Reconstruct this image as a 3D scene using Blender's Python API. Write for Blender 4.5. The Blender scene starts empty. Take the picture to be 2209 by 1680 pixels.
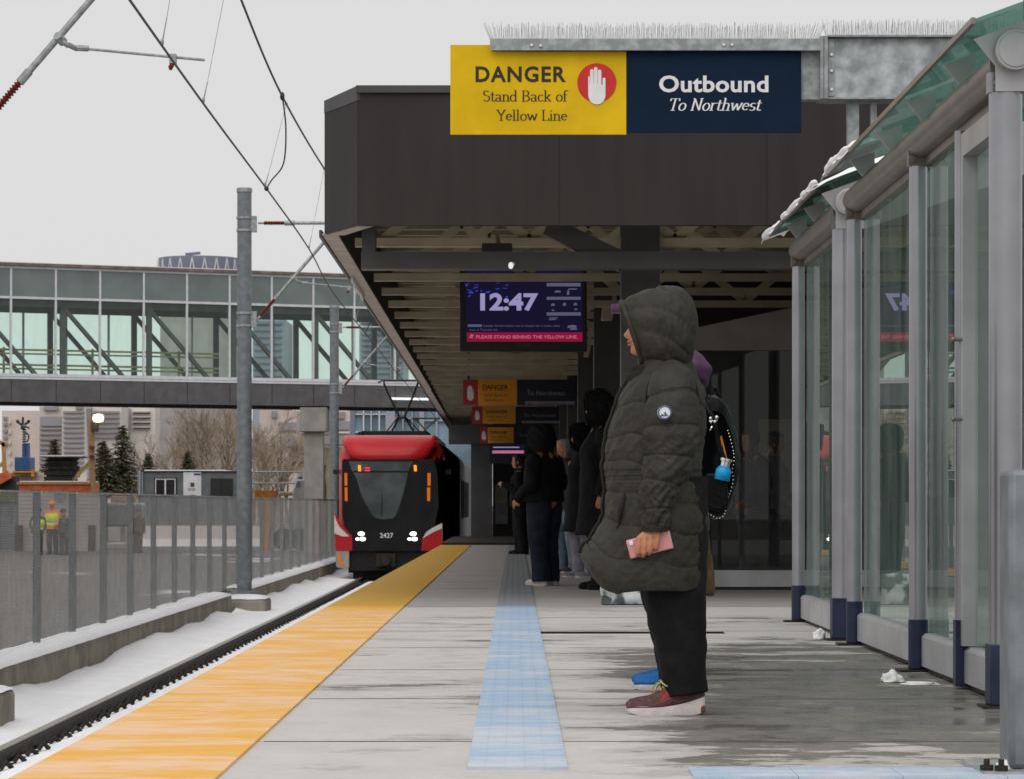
import bpy, bmesh, math, random
from mathutils import Vector, Matrix, noise
R = math.radians
random.seed(7)
S = bpy.context.scene
COL = S.collection
# ---------------------------------------------------------------- camera
F = 6500.0; CX = 1112.0; CY = 1088.0; H = 0.8      # focal length and principal ray, in units of a 2209 px wide picture
cam_d = bpy.data.cameras.new('camera')
cam = bpy.data.objects.new('camera', cam_d); COL.objects.link(cam)
cam.location = (0, 0, H); cam.rotation_euler = (R(90), 0, 0)
cam_d.sensor_width = 36; cam_d.lens = F / 2209 * 36
cam_d.shift_x = -0.0034; cam_d.shift_y = 0.1121
cam_d.clip_start = 0.1; cam_d.clip_end = 6000
cam_d.dof.use_dof = True; cam_d.dof.focus_distance = 14.0; cam_d.dof.aperture_fstop = 20
S.camera = cam
# ---------------------------------------------------------------- sky, sun, exposure: flat winter overcast
W = bpy.data.worlds.new('World'); S.world = W; W.use_nodes = True
nt = W.node_tree; nt.nodes.clear()
sky = nt.nodes.new('ShaderNodeTexSky'); sky.sky_type = 'NISHITA'; sky.sun_disc = False
sky.sun_elevation = R(54); sky.sun_rotation = R(198); sky.air_density = 1.0; sky.dust_density = 4.0
mx = nt.nodes.new('ShaderNodeMix'); mx.data_type = 'RGBA'; mx.inputs[0].default_value = 0.955
mx.inputs[7].default_value = (7.5, 7.45, 7.45, 1)
bg = nt.nodes.new('ShaderNodeBackground'); bg.inputs[1].default_value = 0.1
wo = nt.nodes.new('ShaderNodeOutputWorld')
nt.links.new(sky.outputs[0], mx.inputs[6]); nt.links.new(mx.outputs[2], bg.inputs[0]); nt.links.new(bg.outputs[0], wo.inputs[0])
sun_d = bpy.data.lights.new('sun', 'SUN'); sun_d.energy = 1.3; sun_d.angle = R(60); sun_d.color = (1, 0.97, 0.93)
sun = bpy.data.objects.new('sun', sun_d); COL.objects.link(sun)
sun.rotation_euler = (R(36), 0, R(-18))
S.view_settings.view_transform = 'Standard'; S.view_settings.look = 'None'; S.view_settings.exposure = 0.0
S.cycles.max_bounces = 8; S.cycles.transparent_max_bounces = 24; S.cycles.glossy_bounces = 4
S.cycles.caustics_reflective = False; S.cycles.caustics_refractive = False
S.cycles.use_denoising = True

# ---------------------------------------------------------------- material helpers
def new_mat(name):
    m = bpy.data.materials.new(name); m.use_nodes = True
    return m, m.node_tree, m.node_tree.nodes['Principled BSDF']
def c4(c): return (c[0], c[1], c[2], 1)
def N(nt, t, **kw):
    n = nt.nodes.new(t)
    for k, v in kw.items(): setattr(n, k, v)
    return n
def pm(name, col, rough=0.6, metal=0.0, var=0.12, ns=6.0, bump=0.08, bs=60.0, col2=None, lo=0.4, hi=0.65, spec=0.4, stretch=(1, 1, 1), detail=5, dist=0.01):
    """noise-varied principled material; col2 gives patches of a second colour of the thing itself"""
    m, nt, b = new_mat(name)
    tc = N(nt, 'ShaderNodeTexCoord'); mp = N(nt, 'ShaderNodeMapping'); mp.inputs['Scale'].default_value = stretch
    nt.links.new(tc.outputs['Object'], mp.inputs[0])
    n1 = N(nt, 'ShaderNodeTexNoise'); n1.inputs['Scale'].default_value = ns; n1.inputs['Detail'].default_value = detail
    nt.links.new(mp.outputs[0], n1.inputs[0])
    cr = N(nt, 'ShaderNodeValToRGB')
    cr.color_ramp.elements[0].position = lo; cr.color_ramp.elements[1].position = hi
    a = [max(0, x * (1 - var)) for x in col]; z = [min(1, x * (1 + var)) for x in (col2 or col)]
    cr.color_ramp.elements[0].color = c4(a); cr.color_ramp.elements[1].color = c4(z)
    nt.links.new(n1.outputs[0], cr.inputs[0]); nt.links.new(cr.outputs[0], b.inputs['Base Color'])
    b.inputs['Roughness'].default_value = rough; b.inputs['Metallic'].default_value = metal
    b.inputs['Specular IOR Level'].default_value = spec
    if bump > 0:
        n2 = N(nt, 'ShaderNodeTexNoise'); n2.inputs['Scale'].default_value = bs; n2.inputs['Detail'].default_value = 4
        nt.links.new(mp.outputs[0], n2.inputs[0])
        bp = N(nt, 'ShaderNodeBump'); bp.inputs['Strength'].default_value = bump; bp.inputs['Distance'].default_value = dist
        nt.links.new(n2.outputs[0], bp.inputs['Height']); nt.links.new(bp.outputs[0], b.inputs['Normal'])
    return m
def emit(name, col, s):
    m, nt, b = new_mat(name); b.inputs['Specular IOR Level'].default_value = 0.0; b.inputs['Roughness'].default_value = 0.9
    b.inputs['Base Color'].default_value = c4([x * 0.3 for x in col]); b.inputs['Emission Color'].default_value = c4(col); b.inputs['Emission Strength'].default_value = s
    return m
def glass(name, tint, refl=1.0, dirt=0.0, dirt_col=(0.5, 0.55, 0.53), rough=0.0, lit=False):
    """architectural pane: tinted transmission + Fresnel (Schlick) mirror on the outer face, and a thin film of dirt"""
    m = bpy.data.materials.new(name); m.use_nodes = True; nt = m.node_tree; nt.nodes.clear()
    out = N(nt, 'ShaderNodeOutputMaterial'); tr = N(nt, 'ShaderNodeBsdfTransparent'); tr.inputs[0].default_value = c4(tint)
    gl = N(nt, 'ShaderNodeBsdfGlossy'); gl.inputs['Roughness'].default_value = rough; gl.inputs[0].default_value = (0.95, 0.98, 0.96, 1)
    geo = N(nt, 'ShaderNodeNewGeometry'); dot = N(nt, 'ShaderNodeVectorMath', operation='DOT_PRODUCT')
    nt.links.new(geo.outputs['Normal'], dot.inputs[0]); nt.links.new(geo.outputs['Incoming'], dot.inputs[1])
    ab = N(nt, 'ShaderNodeMath', operation='ABSOLUTE'); nt.links.new(dot.outputs['Value'], ab.inputs[0])
    om = N(nt, 'ShaderNodeMath', operation='SUBTRACT'); om.inputs[0].default_value = 1; nt.links.new(ab.outputs[0], om.inputs[1])
    pw = N(nt, 'ShaderNodeMath', operation='POWER'); pw.inputs[1].default_value = 5; nt.links.new(om.outputs[0], pw.inputs[0])
    ma = N(nt, 'ShaderNodeMath', operation='MULTIPLY_ADD'); ma.inputs[1].default_value = 0.92 * refl; ma.inputs[2].default_value = 0.07 * refl; nt.links.new(pw.outputs[0], ma.inputs[0])
    fr = N(nt, 'ShaderNodeMath', operation='SUBTRACT'); fr.inputs[0].default_value = 1; nt.links.new(geo.outputs['Backfacing'], fr.inputs[1])
    mu = N(nt, 'ShaderNodeMath', operation='MULTIPLY'); nt.links.new(ma.outputs[0], mu.inputs[0]); nt.links.new(fr.outputs[0], mu.inputs[1])
    mixn = N(nt, 'ShaderNodeMixShader'); nt.links.new(mu.outputs[0], mixn.inputs[0]); nt.links.new(tr.outputs[0], mixn.inputs[1]); nt.links.new(gl.outputs[0], mixn.inputs[2])
    last = mixn
    if dirt > 0:
        df = N(nt, 'ShaderNodeBsdfTranslucent' if lit else 'ShaderNodeBsdfDiffuse'); df.inputs[0].default_value = c4(dirt_col)
        m2 = N(nt, 'ShaderNodeMixShader')
        tc = N(nt, 'ShaderNodeTexCoord'); nn = N(nt, 'ShaderNodeTexNoise'); nn.inputs['Scale'].default_value = 5; nn.inputs['Detail'].default_value = 6; mpg = N(nt, 'ShaderNodeMapping'); mpg.inputs['Scale'].default_value = (1, 1, 0.22)
        nt.links.new(tc.outputs['Object'], mpg.inputs[0]); nt.links.new(mpg.outputs[0], nn.inputs[0])
        mm = N(nt, 'ShaderNodeMapRange'); mm.inputs[1].default_value = 0.3; mm.inputs[2].default_value = 0.75; mm.inputs[3].default_value = dirt * 0.3; mm.inputs[4].default_value = dirt * 2.2; nt.links.new(nn.outputs[0], mm.inputs[0])
        nt.links.new(mm.outputs[0], m2.inputs[0]); nt.links.new(mixn.outputs[0], m2.inputs[1]); nt.links.new(df.outputs[0], m2.inputs[2])
        last = m2
    nt.links.new(last.outputs[0], out.inputs[0])
    return m

M = {}
M['charcoal'] = pm('charcoal_panel', (0.036, 0.032, 0.031), 0.6, 0, 0.10, 5, 0.03, 90, spec=0.2, stretch=(1, 1, 0.12))
M['mesh_wire'] = pm('bright_mesh_wire', (0.42, 0.42, 0.42), 0.6, 0.0, 0.15, 6, 0, 60)
M['bridge_girder'] = pm('grey_girder_cladding', (0.115, 0.110, 0.115), 0.6, 0, 0.12, 3, 0.03, 60)
M['header_grey'] = pm('grey_header_panel', (0.17, 0.16, 0.155), 0.6, 0, 0.12, 3, 0.03, 60)
M['fence_post'] = pm('dark_galvanised_post', (0.070, 0.080, 0.083), 0.6, 0.0, 0.15, 9, 0.05, 40)
M['charcoal_steel'] = pm('charcoal_steel', (0.062, 0.060, 0.060), 0.5, 0, 0.12, 3, 0.03, 60)
M['beige_steel'] = pm('beige_painted_steel', (0.46, 0.41, 0.30), 0.55, 0, 0.12, 3, 0.04, 50)
M['soffit'] = pm('soffit_board', (0.40, 0.36, 0.26), 0.7, 0, 0.18, 1.5, 0.08, 30)
M['trim'] = pm('beige_trim', (0.52, 0.44, 0.38), 0.6, 0, 0.12, 4, 0.04, 60)
M['galv'] = pm('galvanised_steel', (0.36, 0.38, 0.39), 0.5, 0.35, 0.22, 18, 0.06, 60)
M['galv_spangle'] = pm('galvanised_spangle', (0.30, 0.32, 0.33), 0.45, 0.3, 0.05, 9, 0.05, 30, col2=(0.55, 0.58, 0.60), lo=0.38, hi=0.66)
M['pole'] = pm('galvanised_pole', (0.20, 0.218, 0.232), 0.5, 0.2, 0.15, 9, 0.05, 40)
M['alu'] = pm('satin_aluminium', (0.37, 0.37, 0.395), 0.30, 0.8, 0.06, 5, 0.02, 120)
M['alu_panel'] = pm('aluminium_panel', (0.44, 0.44, 0.45), 0.42, 0.3, 0.12, 3, 0.03, 60)
M['navy_base'] = pm('navy_post_base', (0.014, 0.020, 0.055), 0.55, 0, 0.3, 8, 0.08, 50)
M['bronze_tube'] = pm('bronze_grey_tube', (0.25, 0.225, 0.205), 0.4, 0.5, 0.1, 4, 0.02, 80)
M['rust'] = pm('red_insulator', (0.17, 0.03, 0.022), 0.35, 0, 0.2, 30, 0.05, 60)
M['wire'] = pm('dark_copper_wire', (0.055, 0.05, 0.048), 0.5, 0.4, 0.2, 30, 0, 1)
M['spike'] = pm('stainless_spike', (0.55, 0.53, 0.52), 0.4, 0.4, 0.2, 30, 0, 1)
M['yellow_sign'] = pm('yellow_sign_face', (0.78, 0.50, 0.008), 0.6, 0, 0.09, 3, 0.02, 40, spec=0.15)
M['navy_sign'] = pm('navy_sign_face', (0.006, 0.019, 0.046), 0.7, 0, 0.15, 2, 0.02, 40, spec=0.12)
M['sign_black'] = pm('sign_black_lettering', (0.025, 0.02, 0.012), 0.5, 0, 0.1, 10, 0, 1)
M['sign_white'] = pm('sign_white_lettering', (0.82, 0.82, 0.84), 0.5, 0, 0.04, 10, 0, 1)
M['sign_red'] = pm('sign_red_disc', (0.62, 0.025, 0.022), 0.4, 0, 0.06, 6, 0, 1)
M['amber_sign'] = pm('amber_sign_face', (0.80, 0.32, 0.02), 0.4, 0, 0.06, 4, 0.02, 40)
M['dark_red_sign'] = pm('dark_red_sign_face', (0.42, 0.03, 0.025), 0.4, 0, 0.06, 4, 0.02, 40)
M['ink_sign'] = pm('ink_blue_sign_face', (0.010, 0.014, 0.030), 0.4, 0, 0.1, 4, 0.02, 40)
M['concrete'] = pm('weathered_concrete', (0.29, 0.265, 0.215), 0.85, 0, 0.22, 2.5, 0.25, 30, dist=0.02)
M['conc_col'] = pm('column_concrete', (0.30, 0.285, 0.26), 0.8, 0, 0.14, 2.0, 0.1, 20)
M['rail'] = pm('rail_steel_side', (0.030, 0.024, 0.020), 0.6, 0.3, 0.3, 20, 0.15, 40)
M['rail_top'] = pm('polished_rail_head', (0.42, 0.38, 0.32), 0.3, 0.8, 0.15, 12, 0.03, 40, stretch=(8, 0.4, 1))
M['ballast'] = pm('dark_ballast', (0.030, 0.027, 0.025), 0.9, 0, 0.5, 40, 0.8, 30, dist=0.03)
M['black'] = pm('black_plastic', (0.012, 0.012, 0.013), 0.45, 0, 0.2, 10, 0.03, 60)
M['black_gloss'] = pm('black_gloss', (0.008, 0.008, 0.009), 0.12, 0, 0.2, 5, 0, 60)
M['white_frame'] = pm('white_mullion', (0.70, 0.70, 0.74), 0.45, 0, 0.06, 6, 0, 60)
M['spandrel'] = pm('grey_green_spandrel', (0.175, 0.215, 0.212), 0.3, 0, 0.12, 0.8, 0.02, 20)
M['truss'] = pm('bridge_truss_steel', (0.085, 0.085, 0.085), 0.6, 0, 0.15, 3, 0.03, 30)
M['olive_rail'] = pm('olive_handrail', (0.27, 0.23, 0.11), 0.5, 0, 0.15, 6, 0, 30)
M['bridge_roof'] = pm('bridge_roofing', (0.20, 0.16, 0.14), 0.8, 0, 0.25, 3, 0.1, 20)
M['train_red'] = pm('train_red_paint', (0.46, 0.014, 0.020), 0.3, 0, 0.05, 3, 0.01, 20, spec=0.25)
M['train_white'] = pm('train_white_paint', (0.72, 0.68, 0.62), 0.3, 0, 0.08, 4, 0.02, 20)
M['train_grey'] = pm('train_grey_skirt', (0.33, 0.31, 0.28), 0.45, 0, 0.12, 5, 0.04, 20)
M['train_black'] = pm('train_black_mask', (0.010, 0.0095, 0.010), 0.22, 0, 0.3, 2, 0.0, 20, spec=0.22)
M['train_side'] = pm('train_dark_side', (0.014, 0.012, 0.013), 0.9, 0, 0.15, 3, 0.0, 20, spec=0.0)
M['train_silver'] = pm('train_silver_side', (0.20, 0.20, 0.205), 0.8, 0.0, 0.1, 3, 0.02, 20)
M['train_roof'] = pm('train_roof_grey', (0.10, 0.10, 0.10), 0.7, 0, 0.2, 4, 0.1, 20)
M['windscreen_reflection'] = pm('windscreen_sky_reflection', (0.050, 0.062, 0.064), 0.12, 0, 0.35, 1.6, 0.0, 20, spec=0.6)  # painted sky reflection; the black mask around it is the actual glass
M['under'] = pm('dark_running_gear', (0.014, 0.013, 0.013), 0.75, 0.1, 0.4, 12, 0.2, 20)
M['skin'] = pm('skin', (0.50, 0.215, 0.115), 0.55, 0, 0.10, 18, 0.04, 200, dist=0.002)
M['skin_red'] = pm('skin_lips', (0.40, 0.12, 0.09), 0.5, 0, 0.08, 20, 0.02, 200)
M['olive_coat'] = pm('olive_puffer_fabric', (0.030, 0.0275, 0.021), 0.6, 0, 0.16, 14, 0.55, 45, dist=0.008, spec=0.3)
M['olive_dark'] = pm('dark_olive_lining', (0.012, 0.010, 0.008), 0.8, 0, 0.2, 14, 0.3, 150)
M['black_cloth'] = pm('black_cloth', (0.008, 0.008, 0.009), 0.8, 0, 0.3, 12, 0.4, 120, dist=0.005, spec=0.2)
M['black_coat'] = pm('black_coat_wool', (0.009, 0.009, 0.010), 0.85, 0, 0.3, 8, 0.4, 90, dist=0.006, spec=0.15)
M['navy_cloth'] = pm('navy_trouser_cloth', (0.016, 0.020, 0.032), 0.85, 0, 0.2, 10, 0.35, 120, dist=0.006, spec=0.2)
M['lilac_cloth'] = pm('lilac_grey_cloth', (0.26, 0.25, 0.30), 0.85, 0, 0.12, 10, 0.3, 120)
M['denim'] = pm('pale_denim', (0.18, 0.24, 0.32), 0.85, 0, 0.18, 14, 0.3, 150)
M['grey_cloth'] = pm('dark_grey_cloth', (0.05, 0.05, 0.052), 0.85, 0, 0.2, 10, 0.3, 120)
M['brown_cloth'] = pm('brown_work_cloth', (0.10, 0.075, 0.055), 0.85, 0, 0.2, 10, 0.3, 120)
M['tan_cloth'] = pm('tan_bag_cloth', (0.155, 0.095, 0.042), 0.8, 0, 0.2, 16, 0.4, 90)
M['purple_cloth'] = pm('purple_quilted_cloth', (0.095, 0.036, 0.100), 0.65, 0, 0.15, 14, 0.4, 90, dist=0.006)
M['hair'] = pm('dark_hair', (0.012, 0.009, 0.008), 0.5, 0, 0.3, 40, 0.5, 60, stretch=(4, 4, 0.6))
M['hair_grey'] = pm('grey_hair', (0.36, 0.34, 0.33), 0.6, 0, 0.2, 40, 0.5, 60)
M['shoe_mauve'] = pm('mauve_knit_upper', (0.12, 0.055, 0.062), 0.8, 0, 0.25, 60, 0.5, 250, dist=0.003)
M['shoe_red'] = pm('red_shoe_overlay', (0.42, 0.035, 0.03), 0.6, 0, 0.2, 30, 0.1, 100)
M['sole_white'] = pm('white_foam_sole', (0.64, 0.58, 0.56), 0.65, 0, 0.10, 25, 0.1, 80)
M['sole_brown'] = pm('brown_rubber_sole', (0.13, 0.06, 0.03), 0.7, 0, 0.2, 25, 0.1, 80)
M['lace'] = pm('pale_lime_lace', (0.50, 0.48, 0.20), 0.8, 0, 0.1, 40, 0.2, 200)
M['shoe_blue'] = pm('blue_canvas_upper', (0.012, 0.115, 0.36), 0.8, 0, 0.15, 40, 0.3, 200)
M['pink'] = pm('pink_phone_case', (0.66, 0.30, 0.29), 0.4, 0, 0.06, 20, 0.02, 60)
M['chrome'] = pm('bright_metal', (0.75, 0.74, 0.72), 0.18, 1.0, 0.05, 20, 0, 60)
M['bottle_blue'] = pm('cyan_bottle', (0.005, 0.33, 0.70), 0.3, 0, 0.08, 10, 0, 60)
M['leather'] = pm('black_patent_leather', (0.005, 0.005, 0.006), 0.35, 0, 0.3, 14, 0.35, 50, spec=0.12)
M['vest'] = pm('hi_vis_yellow', (0.62, 0.72, 0.02), 0.7, 0, 0.1, 12, 0.2, 60)
M['vest_orange'] = pm('hi_vis_orange', (0.80, 0.20, 0.03), 0.7, 0, 0.1, 12, 0.2, 60)
M['timber'] = pm('raw_timber', (0.46, 0.27, 0.11), 0.8, 0, 0.2, 6, 0.2, 30, stretch=(6, 6, 1))
M['orange_paint'] = pm('red_orange_paint', (0.60, 0.13, 0.05), 0.6, 0, 0.2, 4, 0.1, 20)
M['amber_paint'] = pm('amber_paint', (0.68, 0.27, 0.015), 0.5, 0, 0.15, 4, 0.1, 20)
M['blue_paint'] = pm('blue_equipment_paint', (0.03, 0.09, 0.24), 0.5, 0, 0.15, 4, 0.05, 20)
M['cream_paint'] = pm('cream_painted_steel', (0.60, 0.53, 0.32), 0.6, 0, 0.1, 3, 0.05, 20)
M['white_paint'] = pm('white_painted_steel', (0.68, 0.68, 0.70), 0.5, 0, 0.08, 3, 0.03, 20)
M['grey_siding'] = pm('grey_trailer_siding', (0.15, 0.165, 0.172), 0.6, 0, 0.12, 3, 0.1, 20)
M['dark_glass'] = pm('dark_window_glass', (0.018, 0.018, 0.020), 0.15, 0, 0.2, 2, 0, 20)
M['rust_mesh'] = pm('dark_rubble', (0.022, 0.020, 0.019), 0.9, 0, 0.4, 8, 0.7, 14, dist=0.05)
M['bark'] = pm('winter_bark', (0.20, 0.155, 0.115), 0.9, 0, 0.2, 3, 0.1, 20)
M['twig'] = pm('tan_winter_twigs', (0.27, 0.215, 0.155), 0.9, 0, 0.2, 1.5, 0, 20)
M['needle'] = pm('spruce_needles', (0.115, 0.110, 0.060), 0.85, 0, 0.45, 2.5, 0, 20)
M['grass'] = pm('muted_grass', (0.10, 0.13, 0.055), 0.95, 0, 0.3, 1.0, 0.3, 20)
M['tower_beige'] = pm('beige_precast', (0.66, 0.57, 0.51), 0.85, 0, 0.05, 0.08, 0, 20)
M['tower_white'] = pm('pale_precast', (0.72, 0.66, 0.62), 0.85, 0, 0.05, 0.08, 0, 20)
M['tower_pink'] = pm('pinkish_precast', (0.60, 0.51, 0.47), 0.85, 0, 0.05, 0.08, 0, 20)
M['band_grey'] = pm('grey_window_band', (0.32, 0.30, 0.33), 0.4, 0, 0.1, 0.1, 0, 20)
M['glass_blue'] = pm('blue_curtain_wall', (0.20, 0.29, 0.36), 0.25, 0, 0.35, 0.25, 0, 20)
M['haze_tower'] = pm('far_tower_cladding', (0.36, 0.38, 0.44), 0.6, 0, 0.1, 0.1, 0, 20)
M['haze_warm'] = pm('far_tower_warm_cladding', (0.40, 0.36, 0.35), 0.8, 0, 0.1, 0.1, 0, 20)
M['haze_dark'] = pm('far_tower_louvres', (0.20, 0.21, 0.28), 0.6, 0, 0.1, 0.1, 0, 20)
M['lamp_on'] = emit('floodlight_glow', (1.0, 0.86, 0.55), 9)
M['headlight'] = emit('headlight_glow', (1.0, 0.97, 0.90), 3)
M['led_amber'] = emit('amber_led', (1.0, 0.30, 0.02), 1.3)
M['led_red'] = emit('red_led', (1.0, 0.05, 0.07), 0.9)
M['amber_glow_dim'] = emit('dim_amber_glow', (0.9, 0.22, 0.02), 0.45)
M['tube_light'] = emit('white_tube_light', (0.95, 0.97, 1.0), 1.0)
M['screen_bg'] = emit('screen_indigo', (0.012, 0.009, 0.034), 0.7)
M['screen_text'] = emit('screen_lilac_text', (0.36, 0.33, 0.58), 0.8)
M['screen_dim'] = emit('screen_dim_text', (0.13, 0.13, 0.21), 0.7)
M['screen_red'] = emit('screen_crimson', (0.26, 0.008, 0.045), 0.85)
M['screen_pink'] = emit('screen_pink_text', (0.52, 0.16, 0.24), 0.85)
M['screen_blue'] = emit('screen_blue_sparks', (0.03, 0.07, 0.55), 0.9)
M['white_lamp'] = emit('small_white_lamp', (0.9, 0.88, 0.88), 0.8)
M['glass_shelter'] = glass('shelter_glass', (0.70, 0.79, 0.76), 0.9, 0.13, (0.36, 0.47, 0.43))
M['glass_roof'] = glass('green_roof_glass', (0.43, 0.58, 0.53), 0.6, 0.17, (0.18, 0.36, 0.31), lit=True)
M['glass_bridge'] = glass('bridge_glass', (0.935, 0.998, 0.970), 0.6, 0.015, (0.4, 0.55, 0.5))
M['glass_dark'] = glass('tinted_station_glass', (0.72, 0.74, 0.72), 0.4, 0.02, (0.3, 0.3, 0.3))

def snow_mat():
    m, nt, b = new_mat('snow')
    tc = N(nt, 'ShaderNodeTexCoord')
    n1 = N(nt, 'ShaderNodeTexNoise'); n1.inputs['Scale'].default_value = 1.6; n1.inputs['Detail'].default_value = 6
    nt.links.new(tc.outputs['Object'], n1.inputs[0])
    cr = N(nt, 'ShaderNodeValToRGB'); cr.color_ramp.elements[0].position = 0.35; cr.color_ramp.elements[1].position = 0.65
    cr.color_ramp.elements[0].color = (0.88, 0.885, 0.915, 1); cr.color_ramp.elements[1].color = (0.94, 0.94, 0.96, 1)
    nt.links.new(n1.outputs[0], cr.inputs[0])
    n5 = N(nt, 'ShaderNodeTexNoise'); n5.inputs['Scale'].default_value = 22; n5.inputs['Detail'].default_value = 3; nt.links.new(tc.outputs['Object'], n5.inputs[0])
    mr = N(nt, 'ShaderNodeMapRange'); mr.inputs[1].default_value = 0.66; mr.inputs[2].default_value = 0.78; mr.inputs[4].default_value = 0.55; nt.links.new(n5.outputs[0], mr.inputs[0])
    mxs = N(nt, 'ShaderNodeMix', data_type='RGBA'); nt.links.new(mr.outputs[0], mxs.inputs[0]); nt.links.new(cr.outputs[0], mxs.inputs[6]); mxs.inputs[7].default_value = (0.42, 0.37, 0.33, 1)
    nt.links.new(mxs.outputs[2], b.inputs['Base Color'])
    b.inputs['Roughness'].default_value = 0.75; b.inputs['Specular IOR Level'].default_value = 0.2
    n2 = N(nt, 'ShaderNodeTexNoise'); n2.inputs['Scale'].default_value = 14; n2.inputs['Detail'].default_value = 6
    nt.links.new(tc.outputs['Object'], n2.inputs[0])
    bp = N(nt, 'ShaderNodeBump'); bp.inputs['Strength'].default_value = 0.35; bp.inputs['Distance'].default_value = 0.03
    nt.links.new(n2.outputs[0], bp.inputs['Height']); nt.links.new(bp.outputs[0], b.inputs['Normal'])
    return m
M['snow'] = snow_mat()

# ---------------------------------------------------------------- objects: meshes, things, parts
ORG = {}
class MB:
    """collects shapes and links them as ONE mesh object"""
    def __init__(s): s.v = []; s.f = []; s.m = []; s.mi = 0; s.mats = []
    def use(s, mat):
        if mat not in s.mats: s.mats.append(mat)
        s.mi = s.mats.index(mat); return s
    def add(s, vs, fs):
        o = len(s.v); s.v.extend([Vector(q) for q in vs])
        for f in fs: s.f.append([o + i for i in f]); s.m.append(s.mi)
        return s
    def box(s, x0, x1, y0, y1, z0, z1):
        x0, x1 = min(x0, x1), max(x0, x1); y0, y1 = min(y0, y1), max(y0, y1); z0, z1 = min(z0, z1), max(z0, z1)
        return s.add([(x0, y0, z0), (x1, y0, z0), (x1, y1, z0), (x0, y1, z0), (x0, y0, z1), (x1, y0, z1), (x1, y1, z1), (x0, y1, z1)],
                     [(0, 3, 2, 1), (4, 5, 6, 7), (0, 1, 5, 4), (1, 2, 6, 5), (2, 3, 7, 6), (3, 0, 4, 7)])
    def bar(s, p, q, w, h, up=(0, 0, 1)):
        p = Vector(p); q = Vector(q); t = (q - p).normalized(); u = Vector(up)
        a = t.cross(u)
        if a.length < 1e-4: a = t.cross(Vector((1, 0, 0)))
        a.normalize(); b = a.cross(t).normalized(); a *= w / 2; b *= h / 2
        return s.add([p - a - b, p + a - b, p + a + b, p - a + b, q - a - b, q + a - b, q + a + b, q - a + b],
                     [(0, 1, 2, 3), (7, 6, 5, 4), (0, 4, 5, 1), (1, 5, 6, 2), (2, 6, 7, 3), (3, 7, 4, 0)])
    def tube(s, pts, r, n=10, cap=True):
        pts = [Vector(p) for p in pts]; k = len(pts)
        rs = r if isinstance(r, (list, tuple)) else [r] * k
        o = []; ref = None
        for i, p in enumerate(pts):
            t = (pts[min(i + 1, k - 1)] - pts[max(i - 1, 0)]).normalized()
            if ref is None:
                ref = Vector((0, 0, 1)) if abs(t.z) < 0.9 else Vector((1, 0, 0))
            a = (ref - t * ref.dot(t)).normalized(); b = t.cross(a); ref = a
            o.extend([p + (a * math.cos(2 * math.pi * j / n) + b * math.sin(2 * math.pi * j / n)) * rs[i] for j in range(n)])
        fs = [(i * n + j, i * n + (j + 1) % n, (i + 1) * n + (j + 1) % n, (i + 1) * n + j) for i in range(k - 1) for j in range(n)]
        if cap: fs += [tuple(range(n - 1, -1, -1)), tuple((k - 1) * n + j for j in range(n))]
        return s.add(o, fs)
    def cyl(s, p, q, r0, r1=None, n=16): return s.tube([p, q], [r0, r0 if r1 is None else r1], n)
    def prism(s, poly, origin, ax, ay, depth):
        """2-D polygon in the plane origin + ax*u + ay*v, given thickness along ax x ay"""
        origin = Vector(origin); ax = Vector(ax); ay = Vector(ay); nrm = ax.cross(ay).normalized() * depth; k = len(poly)
        vs = [origin + ax * u + ay * v for u, v in poly]; vs += [p + nrm for p in vs]
        return s.add(vs, [tuple(range(k - 1, -1, -1)), tuple(range(k, 2 * k))] + [(i, (i + 1) % k, k + (i + 1) % k, k + i) for i in range(k)])
    def lathe(s, prof, c=(0, 0, 0), n=20):
        c = Vector(c); k = len(prof)
        vs = [c + Vector((r * math.cos(2 * math.pi * j / n), r * math.sin(2 * math.pi * j / n), z)) for r, z in prof for j in range(n)]
        fs = [(i * n + j, i * n + (j + 1) % n, (i + 1) * n + (j + 1) % n, (i + 1) * n + j) for i in range(k - 1) for j in range(n)]
        return s.add(vs, fs + [tuple(range(n - 1, -1, -1)), tuple((k - 1) * n + j for j in range(n))])
    def ball(s, c, r, n=10, sc=(1, 1, 1)):
        c = Vector(c); m = max(4, n // 2 + 1); vs = [c + Vector((0, 0, -r * sc[2]))]
        for i in range(1, m):
            t = math.pi * i / m
            vs += [c + Vector((r * sc[0] * math.sin(t) * math.cos(2 * math.pi * j / n), r * sc[1] * math.sin(t) * math.sin(2 * math.pi * j / n), -r * sc[2] * math.cos(t))) for j in range(n)]
        vs.append(c + Vector((0, 0, r * sc[2]))); top = len(vs) - 1
        fs = [(0, 1 + (j + 1) % n, 1 + j) for j in range(n)]
        fs += [(1 + i * n + j, 1 + i * n + (j + 1) % n, 1 + (i + 1) * n + (j + 1) % n, 1 + (i + 1) * n + j) for i in range(m - 2) for j in range(n)]
        fs += [(top, 1 + (m - 2) * n + j, 1 + (m - 2) * n + (j + 1) % n) for j in range(n)]
        return s.add(vs, fs)
    def grid(s, nu, nv, fn, closed_u=False):
        vs = [fn(i, j) for j in range(nv) for i in range(nu)]
        fs = [(j * nu + i, j * nu + (i + 1) % nu, (j + 1) * nu + (i + 1) % nu, (j + 1) * nu + i) for j in range(nv - 1) for i in range(nu if closed_u else nu - 1)]
        return s.add(vs, fs)
    def text(s, body, origin, ax, ay, h, bold=0.0, shear=0.0, sx=1.0, align='CENTER', depth=0.003, space=1.0, width=None):
        vs, fs = text_mesh(body, bold, shear, align, space)
        if width:
            xs = [v[0] for v in vs]; sx = width / ((max(xs) - min(xs)) * h)
        origin = Vector(origin); ax = Vector(ax); ay = Vector(ay); nz = ax.cross(ay)
        return s.add([origin + ax * (v[0] * h * sx) + ay * (v[1] * h) + nz * (v[2] * depth) for v in vs], fs)
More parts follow.
